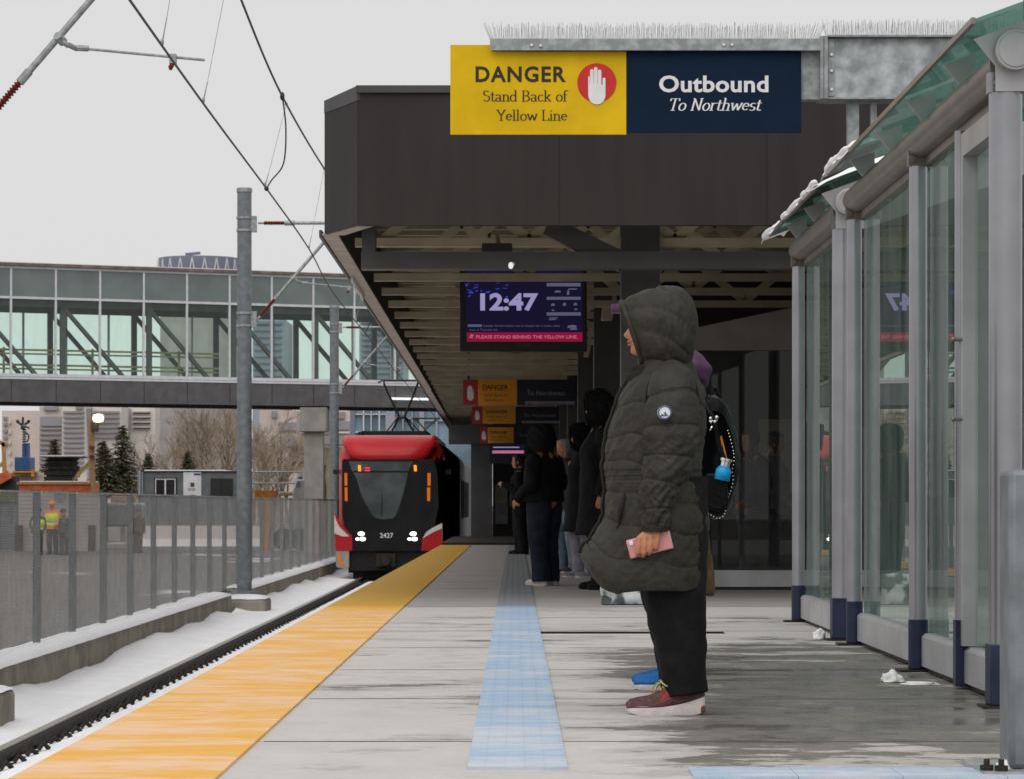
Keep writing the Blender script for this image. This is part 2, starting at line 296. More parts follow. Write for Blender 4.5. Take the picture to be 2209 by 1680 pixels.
    def build(s, name, mat=None, parent=None, smooth=False, label=None, local=False, bevel=0, base=None):
        me = bpy.data.meshes.new(name)
        off = Vector((0, 0, 0))
        if parent is not None and not local: off = ORG[parent]
        elif parent is None and s.v and not local:
            xs = [p.x for p in s.v]; ys = [p.y for p in s.v]; zs = [p.z for p in s.v]
            off = Vector(((min(xs) + max(xs)) / 2, (min(ys) + max(ys)) / 2, min(zs))) if base is None else Vector(base)
        me.from_pydata([p - off for p in s.v], [], s.f)
        if mat is not None and not s.mats: me.materials.append(mat)
        for mm in s.mats: me.materials.append(mm)
        if s.mats:
            for p, i in zip(me.polygons, s.m): p.material_index = i
        if smooth:
            for p in me.polygons: p.use_smooth = True
        if not smooth:
            for p in me.polygons: p.use_smooth = True
            me.update(); me.set_sharp_from_angle(angle=R(34))
        me.update()
        o = bpy.data.objects.new(name, me); COL.objects.link(o)
        if parent is not None: o.parent = parent; ORG[o] = ORG[parent]
        else: o.location = off; ORG[o] = off
        if label: o['label'] = label
        if bevel:
            b = o.modifiers.new('bevel', 'BEVEL'); b.width = bevel; b.segments = 2; b.limit_method = 'ANGLE'; b.angle_limit = R(40)
        return o
_tc = {}
def text_mesh(body, bold, shear, align, space):
    key = (body, bold, shear, align, space)
    if key in _tc: return _tc[key]
    cu = bpy.data.curves.new('lettering', 'FONT'); cu.body = body; cu.size = 1.38; cu.offset = bold; cu.shear = shear; cu.align_x = align
    cu.space_character = space; cu.extrude = 0.5; cu.resolution_u = 3
    ob = bpy.data.objects.new('lettering', cu); COL.objects.link(ob)
    dg = bpy.context.evaluated_depsgraph_get(); dg.update()
    me = bpy.data.meshes.new_from_object(ob.evaluated_get(dg))
    vs = [tuple(v.co) for v in me.vertices]; fs = [tuple(p.vertices) for p in me.polygons]
    bpy.data.objects.remove(ob); bpy.data.curves.remove(cu); bpy.data.meshes.remove(me)
    _tc[key] = (vs, fs); return vs, fs
def tag(o, label, cat, group=None, kind=None):
    o['label'] = label; o['category'] = cat
    if group: o['group'] = group
    if kind: o['kind'] = kind
    return o
def struct(o): o['kind'] = 'structure'; return o
def thing(name, label, cat, loc=(0, 0, 0), rz=0, group=None):
    o = bpy.data.objects.new(name, None); COL.objects.link(o); o.empty_display_size = 0.2
    o.location = loc; o.rotation_euler = (0, 0, rz); ORG[o] = Vector(loc)
    return tag(o, label, cat, group)
def kids(o): return [c for c in ALLK.get(o, [])]
def copy_tree(o, loc, rz=None, label=None, scale=None):
    c = o.copy(); COL.objects.link(c); c.location = loc
    if rz is not None: c.rotation_euler = (0, 0, rz)
    if scale: c.scale = scale
    if label: c['label'] = label
    for ch in list(o.children):
        d = ch.copy(); COL.objects.link(d); d.parent = c
        for g in list(ch.children):
            e = g.copy(); COL.objects.link(e); e.parent = d
    return c
def P(x, y, Y): return Vector(((x - CX) * Y / F, Y, H + (CY - y) * Y / F))
def px(x, Y): return (x - CX) * Y / F
def pz(y, Y): return H + (CY - y) * Y / F
XA = Vector((1, 0, 0)); YA = Vector((0, 1, 0)); ZA = Vector((0, 0, 1))
# ================================================================= ground, platform, track
PJ = [-12.0, 3.4, 5.65, 7.9, 10.18, 12.42, 14.6, 16.85, 19.1, 21.35, 23.57] + [23.57 + 2.6 * i for i in range(1, 15)] + [72.0]
XE = -1.47                                                    # platform edge
def cr_node(nt, stops):
    cr = N(nt, 'ShaderNodeValToRGB'); e = cr.color_ramp.elements
    while len(e) > 1: e.remove(e[-1])
    e[0].position = stops[0][0]; e[0].color = c4(stops[0][1])
    for p, c in stops[1:]:
        q = e.new(p); q.color = c4(c)
    return cr
def mth(nt, op, a, b=None, c=None):
    n = N(nt, 'ShaderNodeMath', operation=op)
    for i, x in enumerate((a, b, c)):
        if x is None: continue
        if isinstance(x, (int, float)): n.inputs[i].default_value = x
        else: nt.links.new(x, n.inputs[i])
    return n.outputs[0]
def mrange(nt, v, a, b, c=0.0, d=1.0):
    n = N(nt, 'ShaderNodeMapRange'); nt.links.new(v, n.inputs[0])
    for i, x in enumerate((a, b, c, d)): n.inputs[i + 1].default_value = x
    n.interpolation_type = 'SMOOTHSTEP'
    return n.outputs[0]
def noise_n(nt, vec, scale, detail=5, stretch=(1, 1, 1), loc=(0, 0, 0), rough=0.55):
    mp = N(nt, 'ShaderNodeMapping'); mp.inputs['Scale'].default_value = stretch; mp.inputs['Location'].default_value = loc
    nt.links.new(vec, mp.inputs[0])
    n = N(nt, 'ShaderNodeTexNoise'); n.inputs['Scale'].default_value = scale; n.inputs['Detail'].default_value = detail; n.inputs['Roughness'].default_value = rough
    nt.links.new(mp.outputs[0], n.inputs[0]); return n.outputs[0]
def mixc(nt, f, a, b):
    m = N(nt, 'ShaderNodeMix', data_type='RGBA')
    if isinstance(f, (int, float)): m.inputs[0].default_value = f
    else: nt.links.new(f, m.inputs[0])
    for i, x in ((6, a), (7, b)):
        if isinstance(x, tuple): m.inputs[i].default_value = c4(x)
        else: nt.links.new(x, m.inputs[i])
    return m.outputs[2]
def bumpn(nt, b, h, strength, dist):
    bp = N(nt, 'ShaderNodeBump'); bp.inputs['Strength'].default_value = strength; bp.inputs['Distance'].default_value = dist
    nt.links.new(h, bp.inputs['Height']); nt.links.new(bp.outputs[0], b.inputs['Normal'])
def platform_mat():
    m, nt, b = new_mat('frosted_platform_concrete')
    tc = N(nt, 'ShaderNodeTexCoord'); v = tc.outputs['Object']
    sp = N(nt, 'ShaderNodeSeparateXYZ'); nt.links.new(v, sp.inputs[0])
    x, y = sp.outputs[0], sp.outputs[1]
    region = mth(nt, 'MULTIPLY', mth(nt, 'MULTIPLY', mrange(nt, x, 0.25, 0.85), mrange(nt, y, 8.4, 10.2)), mrange(nt, y, 15.0, 18.8, 1, 0))
    mid = mth(nt, 'MULTIPLY', mrange(nt, y, 9.5, 12.0), mrange(nt, y, 20.0, 23.0, 1, 0))
    n1 = mth(nt, 'ADD', mth(nt, 'MULTIPLY', noise_n(nt, v, 0.7, 3, (1.0, 0.8, 1), (3.1, 1.7, 0)), 0.50), mth(nt, 'ADD', mth(nt, 'MULTIPLY', noise_n(nt, v, 2.4, 5, (0.55, 1.0, 1), (1.1, 0.7, 0), 0.6), 0.62), mth(nt, 'MULTIPLY', noise_n(nt, v, 9.0, 5, (0.5, 1.0, 1), (4.1, 2.7, 0), 0.75), 0.42)))
    n1 = mth(nt, 'ADD', n1, -0.27)
    s = mth(nt, 'ADD', n1, mth(nt, 'ADD', mth(nt, 'MULTIPLY', region, 0.215), mth(nt, 'MULTIPLY', mid, 0.035)))
    wet = mrange(nt, s, 0.635, 0.655)
    film = mrange(nt, s, 0.55, 0.585)
    n2 = mth(nt, 'ADD', mth(nt, 'MULTIPLY', noise_n(nt, v, 3.2, 10, (1, 0.8, 1), (0, 0, 0), 0.75), 0.75), mth(nt, 'MULTIPLY', noise_n(nt, v, 38, 4, (0.7, 1, 1)), 0.27))
    frost = cr_node(nt, [(0.3, (0.475, 0.452, 0.435)), (0.55, (0.56, 0.533, 0.515)), (0.75, (0.625, 0.60, 0.58))]); nt.links.new(n2, frost.inputs[0])
    bare = cr_node(nt, [(0.3, (0.30, 0.285, 0.28)), (0.7, (0.40, 0.385, 0.38))]); nt.links.new(n2, bare.inputs[0])
    wetc = cr_node(nt, [(0.3, (0.085, 0.079, 0.066)), (0.55, (0.18, 0.17, 0.15)), (0.75, (0.23, 0.22, 0.20))]); nt.links.new(n2, wetc.inputs[0])
    under = mrange(nt, y, 23.52, 23.62)
    dry = mixc(nt, film, frost.outputs[0], (0.435, 0.41, 0.39))
    dry = mixc(nt, under, dry, bare.outputs[0])
    wetu = mth(nt, 'MULTIPLY', wet, mrange(nt, y, 22.5, 23.5, 1, 0.0))
    nt.links.new(mixc(nt, wetu, dry, wetc.outputs[0]), b.inputs['Base Color'])
    nt.links.new(mrange(nt, s, 0.60, 0.86, 0.78, 0.16), b.inputs['Roughness'])
    b.inputs['Specular IOR Level'].default_value = 0.45
    n3 = noise_n(nt, v, 70, 3)
    hb = mth(nt, 'MULTIPLY', n3, mrange(nt, s, 0.62, 0.75, 1.0, 0.05))
    bumpn(nt, b, hb, 0.25, 0.004)
    return m
def tactile_mat(name, strong, frosty, under_canopy, ribs):
    m, nt, b = new_mat(name)
    tc = N(nt, 'ShaderNodeTexCoord'); v = tc.outputs['Object']
    sp = N(nt, 'ShaderNodeSeparateXYZ'); nt.links.new(v, sp.inputs[0]); x, y = sp.outputs[0], sp.outputs[1]
    n1 = noise_n(nt, v, 2.2, 8, (0.5, 0.9, 1), (7, 2, 0), 0.68); n2 = noise_n(nt, v, 12.0, 6, (0.4, 1, 1))
    fr = mth(nt, 'ADD', mth(nt, 'MULTIPLY', n1, 0.7), mth(nt, 'MULTIPLY', n2, 0.35))
    f = mth(nt, 'MULTIPLY', mrange(nt, fr, 0.44 if not ribs else 0.45, 0.62 if not ribs else 0.66), mrange(nt, y, 22.0, 23.7, 1.0, 0.0))
    base = mixc(nt, mrange(nt, y, 23.0, 24.0), strong, under_canopy)  # tile colour turns darker and duller from the canopy front on
    nt.links.new(mixc(nt, f, base, frosty), b.inputs['Base Color'])
    b.inputs['Roughness'].default_value = 0.62; b.inputs['Specular IOR Level'].default_value = 0.35
    if ribs:
        wv = mth(nt, 'SINE', mth(nt, 'MULTIPLY', x, 2 * math.pi / 0.06)); hh = mrange(nt, wv, -0.2, 0.5)
    else:
        a = mth(nt, 'SINE', mth(nt, 'MULTIPLY', x, 2 * math.pi / 0.06)); c = mth(nt, 'SINE', mth(nt, 'MULTIPLY', y, 2 * math.pi / 0.06))
        hh = mrange(nt, mth(nt, 'MULTIPLY', mth(nt, 'ADD', a, 1.0), mth(nt, 'ADD', c, 1.0)), 1.2, 2.6)
    hh = mth(nt, 'ADD', hh, mth(nt, 'MULTIPLY', n2, 0.6))
    bumpn(nt, b, hh, 0.30, 0.004)
    return m
M['platform'] = platform_mat()
M['tac_yellow'] = tactile_mat('yellow_tactile_tile', (0.82, 0.42, 0.04), (0.84, 0.55, 0.34), (0.60, 0.33, 0.03), False)
M['tac_blue'] = tactile_mat('blue_tactile_tile', (0.34, 0.48, 0.66), (0.59, 0.62, 0.66), (0.245, 0.26, 0.28), True)
def yard_mat():
    m, nt, b = new_mat('yard_asphalt')
    tc = N(nt, 'ShaderNodeTexCoord'); v = tc.outputs['Object']
    n1 = noise_n(nt, v, 0.22, 6, (1, 0.35, 1), (1.5, 4, 0)); n2 = noise_n(nt, v, 1.2, 6)
    asp = cr_node(nt, [(0.3, (0.075, 0.068, 0.062)), (0.7, (0.13, 0.118, 0.108))]); nt.links.new(n2, asp.inputs[0])
    sn = mrange(nt, n1, 0.60, 0.68)
    nt.links.new(mixc(nt, sn, asp.outputs[0], (0.62, 0.60, 0.62)), b.inputs['Base Color'])
    b.inputs['Roughness'].default_value = 0.85; bumpn(nt, b, n2, 0.3, 0.03)
    return m
M['yard'] = yard_mat()

g = MB(); g.box(-3000, 3000, -400, 5200, -1.9, -1.45)
struct(g.build('ground', M['yard'], base=(0, 0, 0)))
g = MB(); g.box(-1500, -5.22, -60, 4800, -1.6, -0.92)
struct(g.build('yard', M['yard'], base=(0, 0, 0)))
g = MB()
for a, b_ in zip(PJ[:-1], PJ[1:]): g.box(XE, 9.0, a + 0.008, b_ - 0.008, -0.25, 0)
struct(g.build('platform', M['platform'], base=(0, 0, 0)))
g = MB(); g.box(XE + 0.12, 9.0, PJ[0], PJ[-1], -1.5, -0.26)
struct(g.build('platform_base', M['concrete'], base=(0, 0, 0)))
g = MB()
for i in range(-10, 99):
    a = 5.65 + i * 0.61
    if a + 0.61 < 59.6: g.box(XE + 0.003, XE + 0.6, a + 0.0008, a + 0.6092, 0.0, 0.009)
struct(g.build('yellow_tactile_strip', M['tac_yellow'], base=(0, 0, 0)))
g = MB()
for i in range(0, 180):
    a = 9.10 + i * 0.305
    if a < 59: g.box(-0.145, 0.157, a + 0.001, a + 0.304, 0.0, 0.008 + 0.0008 * (i % 3 == 0))
for i in range(0, 16):
    a = 0.52 + i * 0.305; g.box(a + 0.001, a + 0.304, 8.785, 9.09, 0.0, 0.008)
struct(g.build('blue_tactile_strip', M['tac_blue'], base=(0, 0, 0)))
g = MB(); g.box(0.145, 1.30, 18.70, 18.84, -0.02, 0.004)
for i in range(5): g.box(0.15, 1.295, 18.712 + i * 0.026, 18.722 + i * 0.026, 0.004, 0.008)
tag(g.build('drain_grate', M['under']), 'narrow black slot drain set across the frosty platform', 'drain')
M['joint'] = pm('dirty_slab_joint', (0.19, 0.17, 0.15), 0.9, 0, 0.3, 4, 0.1, 30)
for yj in PJ[1:-1]:
    def jf(i, j):
        x = XE + 0.62 + i * 0.05; wd = 0.006 + 0.010 * (0.5 + noise.noise(Vector((x * 1.7, yj, 2.2)))) + 0.03 * max(0, noise.noise(Vector((x * 0.8, yj * 3, 7.7)))) ** 1.5
        return (x, yj + (j - 0.5) * 2 * wd + 0.008 * noise.noise(Vector((x * 3, yj, 0))), 0.0012)
    g = MB(); g.grid(140, 2, jf); struct(g.build('platform_joint', M['joint']))
# low dark brown slab over the platform's far end, up to the station house
g = MB(); g.box(XE, 3.4, 59.9, 71.9, 0.003, 0.05)
struct(g.build('platform_end_slab', M['rail'], base=(0, 0, 0)))

# --- track: rails, ballast, snow
TC = -3.08
def snow_left(i, j):
    t = i / 27; x = -4.78 + t * (4.78 - 3.845); y = -8 + j * 0.35
    n = noise.noise(Vector((x * 1.2, y * 0.33, 1.0))); n2 = noise.noise(Vector((x * 5, y * 2.2, 5.0)))
    z = -1.035 + 0.018 * n2 + (1 - t) ** 2.2 * (0.10 + 0.14 * n) + 0.02 * n * (1 - t)
    return (x, y, z)
g = MB(); g.grid(28, 700, snow_left)
struct(g.build('track_snow', M['snow'], smooth=True, base=(0, 0, 0)))
def snow_right(i, j):
    t = i / 11; y = -8 + j * 0.0815
    ph = (y / 0.57) % 1.0; edge = -3.765 + 0.055 * math.exp(-((ph - 0.5) / 0.14) ** 2) - 0.012 * noise.noise(Vector((0, y * 3, 0)))
    x = edge + t * (-1.36 - edge)
    z = -1.062 - 0.02 * math.exp(-t * 22) + 0.02 * noise.noise(Vector((x * 3, y * 1.7, 3))) - 0.03 * (1 - min(1, t * 40))
    return (x, y, z)
g = MB(); g.grid(12, 1000, snow_right)
struct(g.build('trackside_snow', M['snow'], smooth=True, base=(0, 0, 0)))
g = MB(); g.box(-5.0, -1.36, -40, 400, -1.6, -1.165)
struct(g.build('track_bed', M['ballast'], base=(0, 0, 0)))
def rail_thing(x):
    t = thing('rail', 'steel running rail with dark side, half buried in snow' if x < TC else 'steel running rail hidden close under the platform edge', 'rail', (x, 0, -1.15), group='track rails')
    m = MB(); m.prism([(-0.07, 0), (0.07, 0), (0.07, 0.012), (0.012, 0.03), (0.010, 0.105), (0.036, 0.118), (0.036, 0.150), (-0.036, 0.150), (-0.036, 0.118), (-0.010, 0.105), (-0.012, 0.03), (-0.07, 0.012)], (x, 400, -1.15), XA, ZA, 440)
    m.build('rail_web', M['rail'], t)
    m = MB(); m.box(x - 0.034, x + 0.034, -40, 400, -0.999, -0.990); m.build('rail_head', M['rail_top'], t)
    if x < TC:
        m = MB(); 
        for i in range(170):
            y = 2.1 + i * 0.57; m.box(x + 0.07, x + 0.13, y - 0.04, y + 0.04, -1.15, -1.09); m.tube([(x + 0.13, y - 0.02, -1.08), (x + 0.165, y, -1.035), (x + 0.205, y + 0.02, -1.08)], 0.02, 7)
        m.build('rail_clip', M['rail'], t)['kind'] = 'stuff'
rail_thing(TC - 0.7175); rail_thing(TC + 0.7175)

# --- kerb walls with snow caps, pole pedestals
def kerb(y0, y1, lab):
    t = thing('concrete_kerb', lab, 'kerb', (-4.95, (y0 + y1) / 2, -1.2), group='kerb walls along the track')
    m = MB(); n = int((y1 - y0) / 1.5)
    m.box(-5.16, -4.75, y0, y1, -1.3, -0.70); m.build('wall', M['concrete'], t, bevel=0.02)
    k = int((y1 - y0) / 0.12)
    def cap(i, j):
        a = i / 12; y = y0 + 0.02 + j * (y1 - y0 - 0.04) / (k - 1)
        e = 0.012 * noise.noise(Vector((y * 2.3, 0, 4))); e2 = 0.02 * noise.noise(Vector((y * 1.1, 3, 4)))
        x = -5.24 + a * (0.515 + e); h = max(0.0, math.sin(math.pi * min(1, a * 1.0))) ** 0.45
        end = min(1, min(j, k - 1 - j) / 4) ** 0.5
        return (x, y, -0.705 + (0.065 + e2) * h * (0.3 + 0.7 * end))
    m = MB(); m.grid(13, k, cap); m.build('snow_cap', M['snow'], t, smooth=True)
kerb(26.9, 50.4, 'long snow capped concrete kerb wall in front of the near fence panels')
kerb(53.9, 73.0, 'snow capped concrete kerb wall beyond the pole, running up beside the train')
kerb(73.4, 130.0, 'far stretch of snow capped concrete kerb wall hidden behind the train')
def pedestal(x0, x1, y, zt, lab):
    t = thing('pole_footing', lab, 'footing', ((x0 + x1) / 2, y, -1.2), group='concrete footings of the overhead line poles')
    m = MB(); m.box(x0, x1, y - 0.62, y + 0.62, -1.3, zt); m.build('footing_block', M['concrete'], t, bevel=0.05)
    def cap(i, j):
        a = i / 12; b = j / 12; h = (math.sin(math.pi * a) * math.sin(math.pi * b)) ** 0.35
        return (x0 + 0.01 + a * (x1 - x0 - 0.02), y - 0.61 + b * 1.22, zt + 0.002 + 0.07 * h + 0.01 * noise.noise(Vector((a * 5, b * 5, y))))
    m = MB(); m.grid(13, 13, cap); m.build('snow_cap', M['snow'], t, smooth=True)
pedestal(-5.15, -4.25, 25.0, -0.76, 'snow topped concrete footing at the left edge of the picture')
pedestal(-5.15, -4.28, 52.2, -0.82, 'snow topped concrete footing under the tall grey pole by the fence')
pedestal(-5.45, -4.70, 84.0, -0.82, 'snow topped concrete footing under the far grey pole')

# ================================================================= fence of fine welded mesh
FX = -5.02
ft = thing('mesh_fence', 'long grey fine mesh fence with square posts standing on the kerb', 'fence', (FX, 60, -0.72))
ys = [21.4 + 2.55 * i for i in range(36)]
for y in ys:
    m = MB(); m.box(FX - 0.04, FX + 0.036, y - 0.025, y + 0.025, -0.74, 0.955); m.box(FX - 0.1, FX + 0.1, y - 0.1, y + 0.1, -0.70, -0.685)
    m.build('fence_post', M['fence_post'], ft)
for a, b_ in zip(ys[:-1], ys[1:]):
    m = MB(); y0 = a + 0.05; y1 = b_ - 0.05
    z = -0.66
    while z < 0.92:
        m.box(FX + 0.040, FX + 0.0425, y0, y1, z, z + 0.0019); z += 0.0165
    yy = y0
    while yy < y1:
        m.box(FX + 0.043, FX + 0.0455, yy, yy + 0.0021, -0.66, 0.925); yy += 0.076
    m.box(FX + 0.030, FX + 0.052, y0, y1, 0.925, 0.945)
    m.build('mesh_panel', M['mesh_wire'], ft)

# ================================================================= overhead line
def ocs(x, y, lab):
    t = thing('overhead_line_pole', lab, 'pole', (x, y, -0.78), group='overhead line poles along the track')
    top = 6.33; r = 0.126
    m = MB(); m.cyl((x, y, -0.75), (x, y, top - 0.07), r * 1.04, r, 24); m.cyl((x, y, -0.752), (x, y, -0.70), r * 1.9, r * 1.9, 24); m.build('pole', M['pole'], t, smooth=False)
    m = MB(); m.cyl((x, y, top - 0.07), (x, y, top), r * 1.1, r * 1.08, 24); m.build('pole_cap', M['galv'], t)
    for zc in (4.03, 5.70):
        m = MB()
        for dz in (-0.11, 0.11): m.cyl((x, y, zc + dz - 0.02), (x, y, zc + dz + 0.02), r * 1.13, None, 24)
        m.box(x + r * 0.9, x + r + 0.09, y - 0.05, y + 0.05, zc - 0.14, zc + 0.14); m.build('clamp', M['galv'], t)
    def ins(p, q, r0):
        m = MB(); p = Vector(p); q = Vector(q); k = 13; pts = []; rr = []
        for i in range(k * 2 + 1): pts.append(p.lerp(q, i / (k * 2))); rr.append(r0 if i % 2 else r0 * 0.5)
        m.tube(pts, rr, 14); m.build('insulator', M['rust'], t)
    A = Vector((x + 0.2, y, 4.00)); d = Vector((1.0, 0, 1.16)).normalized()
    ins(A + d * 0.12, A + d * 0.52, 0.039)
    m = MB(); m.cyl(A - d * 0.02, A + d * 0.12, 0.024, None, 12); m.cyl(A + d * 0.5, A + d * 0.63, 0.038, None, 12); m.cyl(A + d * 0.6, A + d * 2.75, 0.0295, None, 14)
    m.build('cantilever_tube', M['galv'], t)
    B = Vector((x + 0.24, y, 5.72)); ins(B + XA * 0.10, B + XA * 0.48, 0.042)
    m = MB(); m.cyl(B, B + XA * 0.12, 0.02, None, 10); m.cyl(B + XA * 0.46, B + XA * 0.64, 0.045, None, 12); m.tube([B + XA * 0.6, B + XA * 1.62], 0.03, 12)
    m.build('top_bracket', M['galv'], t)
    C = A + d * 1.0
    m = MB(); m.cyl(C + Vector((0.0, -0.04, 0.015)), C + Vector((0.04, 0.04, -0.03)), 0.04, None, 12)
    m.tube([C + Vector((0.03, 0, -0.02)), C + Vector((0.09, 0, -0.07))], 0.022, 8); m.tube([C + Vector((0.09, -0.02, -0.06)), C + Vector((0.16, 0.02, -0.09))], 0.024, 8)
    e = Vector((x + 2.1, y, 4.57)); m.tube([C + Vector((0.16, 0, -0.085)), C + Vector((0.26, 0, -0.09))], 0.026, 8); m.tube([C + Vector((0.22, 0, -0.09)), e], 0.0122, 10)
    m.build('steady_arm', M['galv'], t)
    m = MB(); s = e + Vector((-0.27, 0, 0)); m.box(s.x - 0.03, s.x + 0.03, y - 0.03, y + 0.03, 4.54, 4.62)
    m.build('arm_clamp', M['galv'], t)
    m = MB(); m.tube([s + Vector((-0.01, 0, -0.03)), s + Vector((-0.01, 0, -0.045)), s + Vector((-0.02, 0, -0.06)), s + Vector((-0.02, 0, -0.085))], [0.018, 0.022, 0.022, 0.012], 10); m.build('wire_insulator', M['rust'], t)
ocs(-4.74, 25.6, 'overhead line pole beyond the left edge, only its slanted arm in view')
ocs(-4.75, 52.8, 'tall grey overhead line pole nearest the fence gap')
ocs(-5.05, 84.0, 'far grey overhead line pole just left of the tram')
def cat(pts, n):
    out = []; pts = [Vector(p) for p in pts]
    for i in range(len(pts) - 1):
        p0 = pts[max(i - 1, 0)]; p1 = pts[i]; p2 = pts[i + 1]; p3 = pts[min(i + 2, len(pts) - 1)]
        for k in range(n):
            t = k / n
            out.append(0.5 * ((2 * p1) + (p2 - p0) * t + (2 * p0 - 5 * p1 + 4 * p2 - p3) * t * t + (3 * p1 - p0 - 3 * p2 + p3) * t ** 3))
    out.append(pts[-1]); return out
CW = [(-2.72, 8, 4.56), (-2.86, 25.6, 4.49), (-2.96, 36, 4.545), (-3.02, 44, 4.53), (-3.18, 52.8, 4.48), (-3.15, 68, 4.36), (-3.1, 82, 4.215), (-3.1, 130, 4.2)]
g = MB(); g.tube(cat(CW, 8), 0.0105, 8); tag(g.build('contact_wire', M['wire']), 'lower dark contact wire running above the track to the tram', 'wire')
MW = [(-2.5, 8, 6.6), (-2.58, 20, 6.15), (-2.62, 25.6, 5.88), (-2.65, 29.1, 5.67), (-2.7, 34.8, 5.52), (-2.8, 44.2, 5.71), (-2.87, 52.8, 6.05), (-2.95, 68, 5.5), (-3.1, 84, 6.0), (-3.1, 130, 5.6)]
MWp = cat(MW, 8); g = MB(); g.tube(MWp, 0.0125, 8); tag(g.build('messenger_wire', M['wire']), 'upper dark messenger wire sagging above the contact wire', 'wire')
def on(pts, y):
    for a, b in zip(pts[:-1], pts[1:]):
        if a.y <= y <= b.y: return a.lerp(b, (y - a.y) / (b.y - a.y))
CWp = cat(CW, 8)
for y, lab in ((24.3, 'thin dropper wire nearest the camera, left of the slanted arm end'), (27.8, 'thin dropper wire second from the camera'), (35.6, 'thin dropper wire beside the curved jumper cable'), (44.1, 'thin dropper wire just before the canopy corner'), (60, 'thin dropper wire far along the overhead line'), (69, 'thin dropper wire farthest off, in front of the footbridge')):
    a, b = on(CWp, y), on(MWp, y)
    g = MB(); g.tube([a, b], 0.0028, 6); g.ball(a + Vector((0, 0, 0.03)), 0.022, 8, (0.7, 1, 1.4)); g.tube([a + Vector((0, 0, 0.03)), a.lerp(b, 0.16)], 0.005, 6); g.ball(b, 0.02, 8)
    tag(g.build('dropper_wire', M['galv']), lab, 'wire', 'dropper wires')
a, b = on(CWp, 35.8), on(MWp, 34.9)
g = MB(); g.tube(cat([b, b + Vector((0.03, 0.15, -0.35)), b.lerp(a, 0.7) + Vector((0.13, 0.2, 0.0)), a + Vector((0.06, 0, 0.10)), a], 8), 0.009, 8); g.ball(a, 0.03, 8); g.ball(b, 0.035, 8, (0.8, 1, 1.5))
tag(g.build('jumper_cable', M['wire']), 'curved dark jumper cable linking the two overhead wires', 'cable')
a, b = on(CWp, 63.5), on(MWp, 62.5)
g = MB(); g.tube(cat([b, b.lerp(a, 0.6) + Vector((0.12, 0, 0)), a], 8), 0.009, 8)
tag(g.build('jumper_cable', M['wire']), 'smaller far jumper cable seen before the footbridge glass', 'cable')

# ================================================================= canopy
CYF = 24.0; ZB = 3.02; ZT = 4.13
def edge_x(y): return -1.50 - 0.5 * (y - 25) / 83
cl = (px(700, 24.75), 24.75); cr_ = (px(771, 24.0), 24.0)
cv = thing('station_canopy', 'long dark charcoal station canopy over the platform', 'canopy', (1.5, 60, 0))
m = MB(); m.box(cr_[0], 7.5, 24.0, 24.10, ZB, ZT - 0.06)
m.build('fascia', M['charcoal'], cv)
m = MB()
for x in (0.345, 2.0, 3.65): m.box(x, x + 0.003, 23.996, 24.0, ZB + 0.01, ZT - 0.07)
m.build('panel_seam', M['black'], cv)
m = MB(); m.box(cr_[0] - 0.01, 7.5, 23.97, 24.15, ZT - 0.058, ZT); m.build('coping', M['charcoal_steel'], cv)
m = MB(); d = Vector((cl[0] - cr_[0], cl[1] - cr_[1], 0)).normalized(); nn = Vector((-d.y, d.x, 0)) * -1
p0 = Vector((cr_[0], cr_[1], 0)); L = (Vector((cl[0], cl[1], 0)) - p0).length
m.prism([(0.002, ZB + 0.012), (L, ZB), (L, ZT - 0.12), (0.002, ZT - 0.06)], p0, d, ZA, 0.08)
m.build('corner_fascia', M['charcoal'], cv)
m = MB(); m.prism([(0, ZT - 0.119), (L + 0.01, ZT - 0.119 - 0.002), (L + 0.01, ZT - 0.02), (0, ZT - 0.0)], p0 - Vector((0, 0.01, 0)), d, ZA, 0.1); m.build('corner_coping', M['charcoal_steel'], cv)
YE = 104.0
m = MB(); a = Vector((cl[0], cl[1] + 0.01, 0)); b = Vector((edge_x(YE), YE, 0))
m.prism([(0, ZB + 0.003), ((b - a).length, ZB + 0.003), ((b - a).length, ZT - 0.02), (0, ZT - 0.02)], a, (b - a).normalized(), ZA, 0.08); m.build('side_fascia', M['charcoal'], cv)
dirn = (b - a).normalized(); right = Vector((dirn.y, -dirn.x, 0))
m = MB(); m.add([a + ZA * (ZB - 0.012) - right * 0.02, b + ZA * (ZB - 0.012) - right * 0.02, b + ZA * (ZB - 0.012) + right * 0.11, a + ZA * (ZB - 0.012) + right * 0.11,
                 a + ZA * (ZB + 0.002) - right * 0.02, b + ZA * (ZB + 0.002) - right * 0.02, b + ZA * (ZB + 0.002) + right * 0.11, a + ZA * (ZB + 0.002) + right * 0.11],
                [(0, 3, 2, 1), (4, 5, 6, 7), (0, 1, 5, 4), (1, 2, 6, 5), (2, 3, 7, 6), (3, 0, 4, 7)])
m.build('edge_trim', M['trim'], cv)
m = MB(); m.add([a + ZA * (ZB - 0.03) - right * 0.045, b + ZA * (ZB - 0.03) - right * 0.045, b + ZA * (ZB - 0.03) - right * 0.022, a + ZA * (ZB - 0.03) - right * 0.022,
                 a + ZA * (ZB + 0.03) - right * 0.045, b + ZA * (ZB + 0.03) - right * 0.045, b + ZA * (ZB + 0.03) - right * 0.022, a + ZA * (ZB + 0.03) - right * 0.022],
                [(0, 3, 2, 1), (4, 5, 6, 7), (0, 1, 5, 4), (1, 2, 6, 5), (2, 3, 7, 6), (3, 0, 4, 7)])
m.build('drip_edge', M['charcoal_steel'], cv)
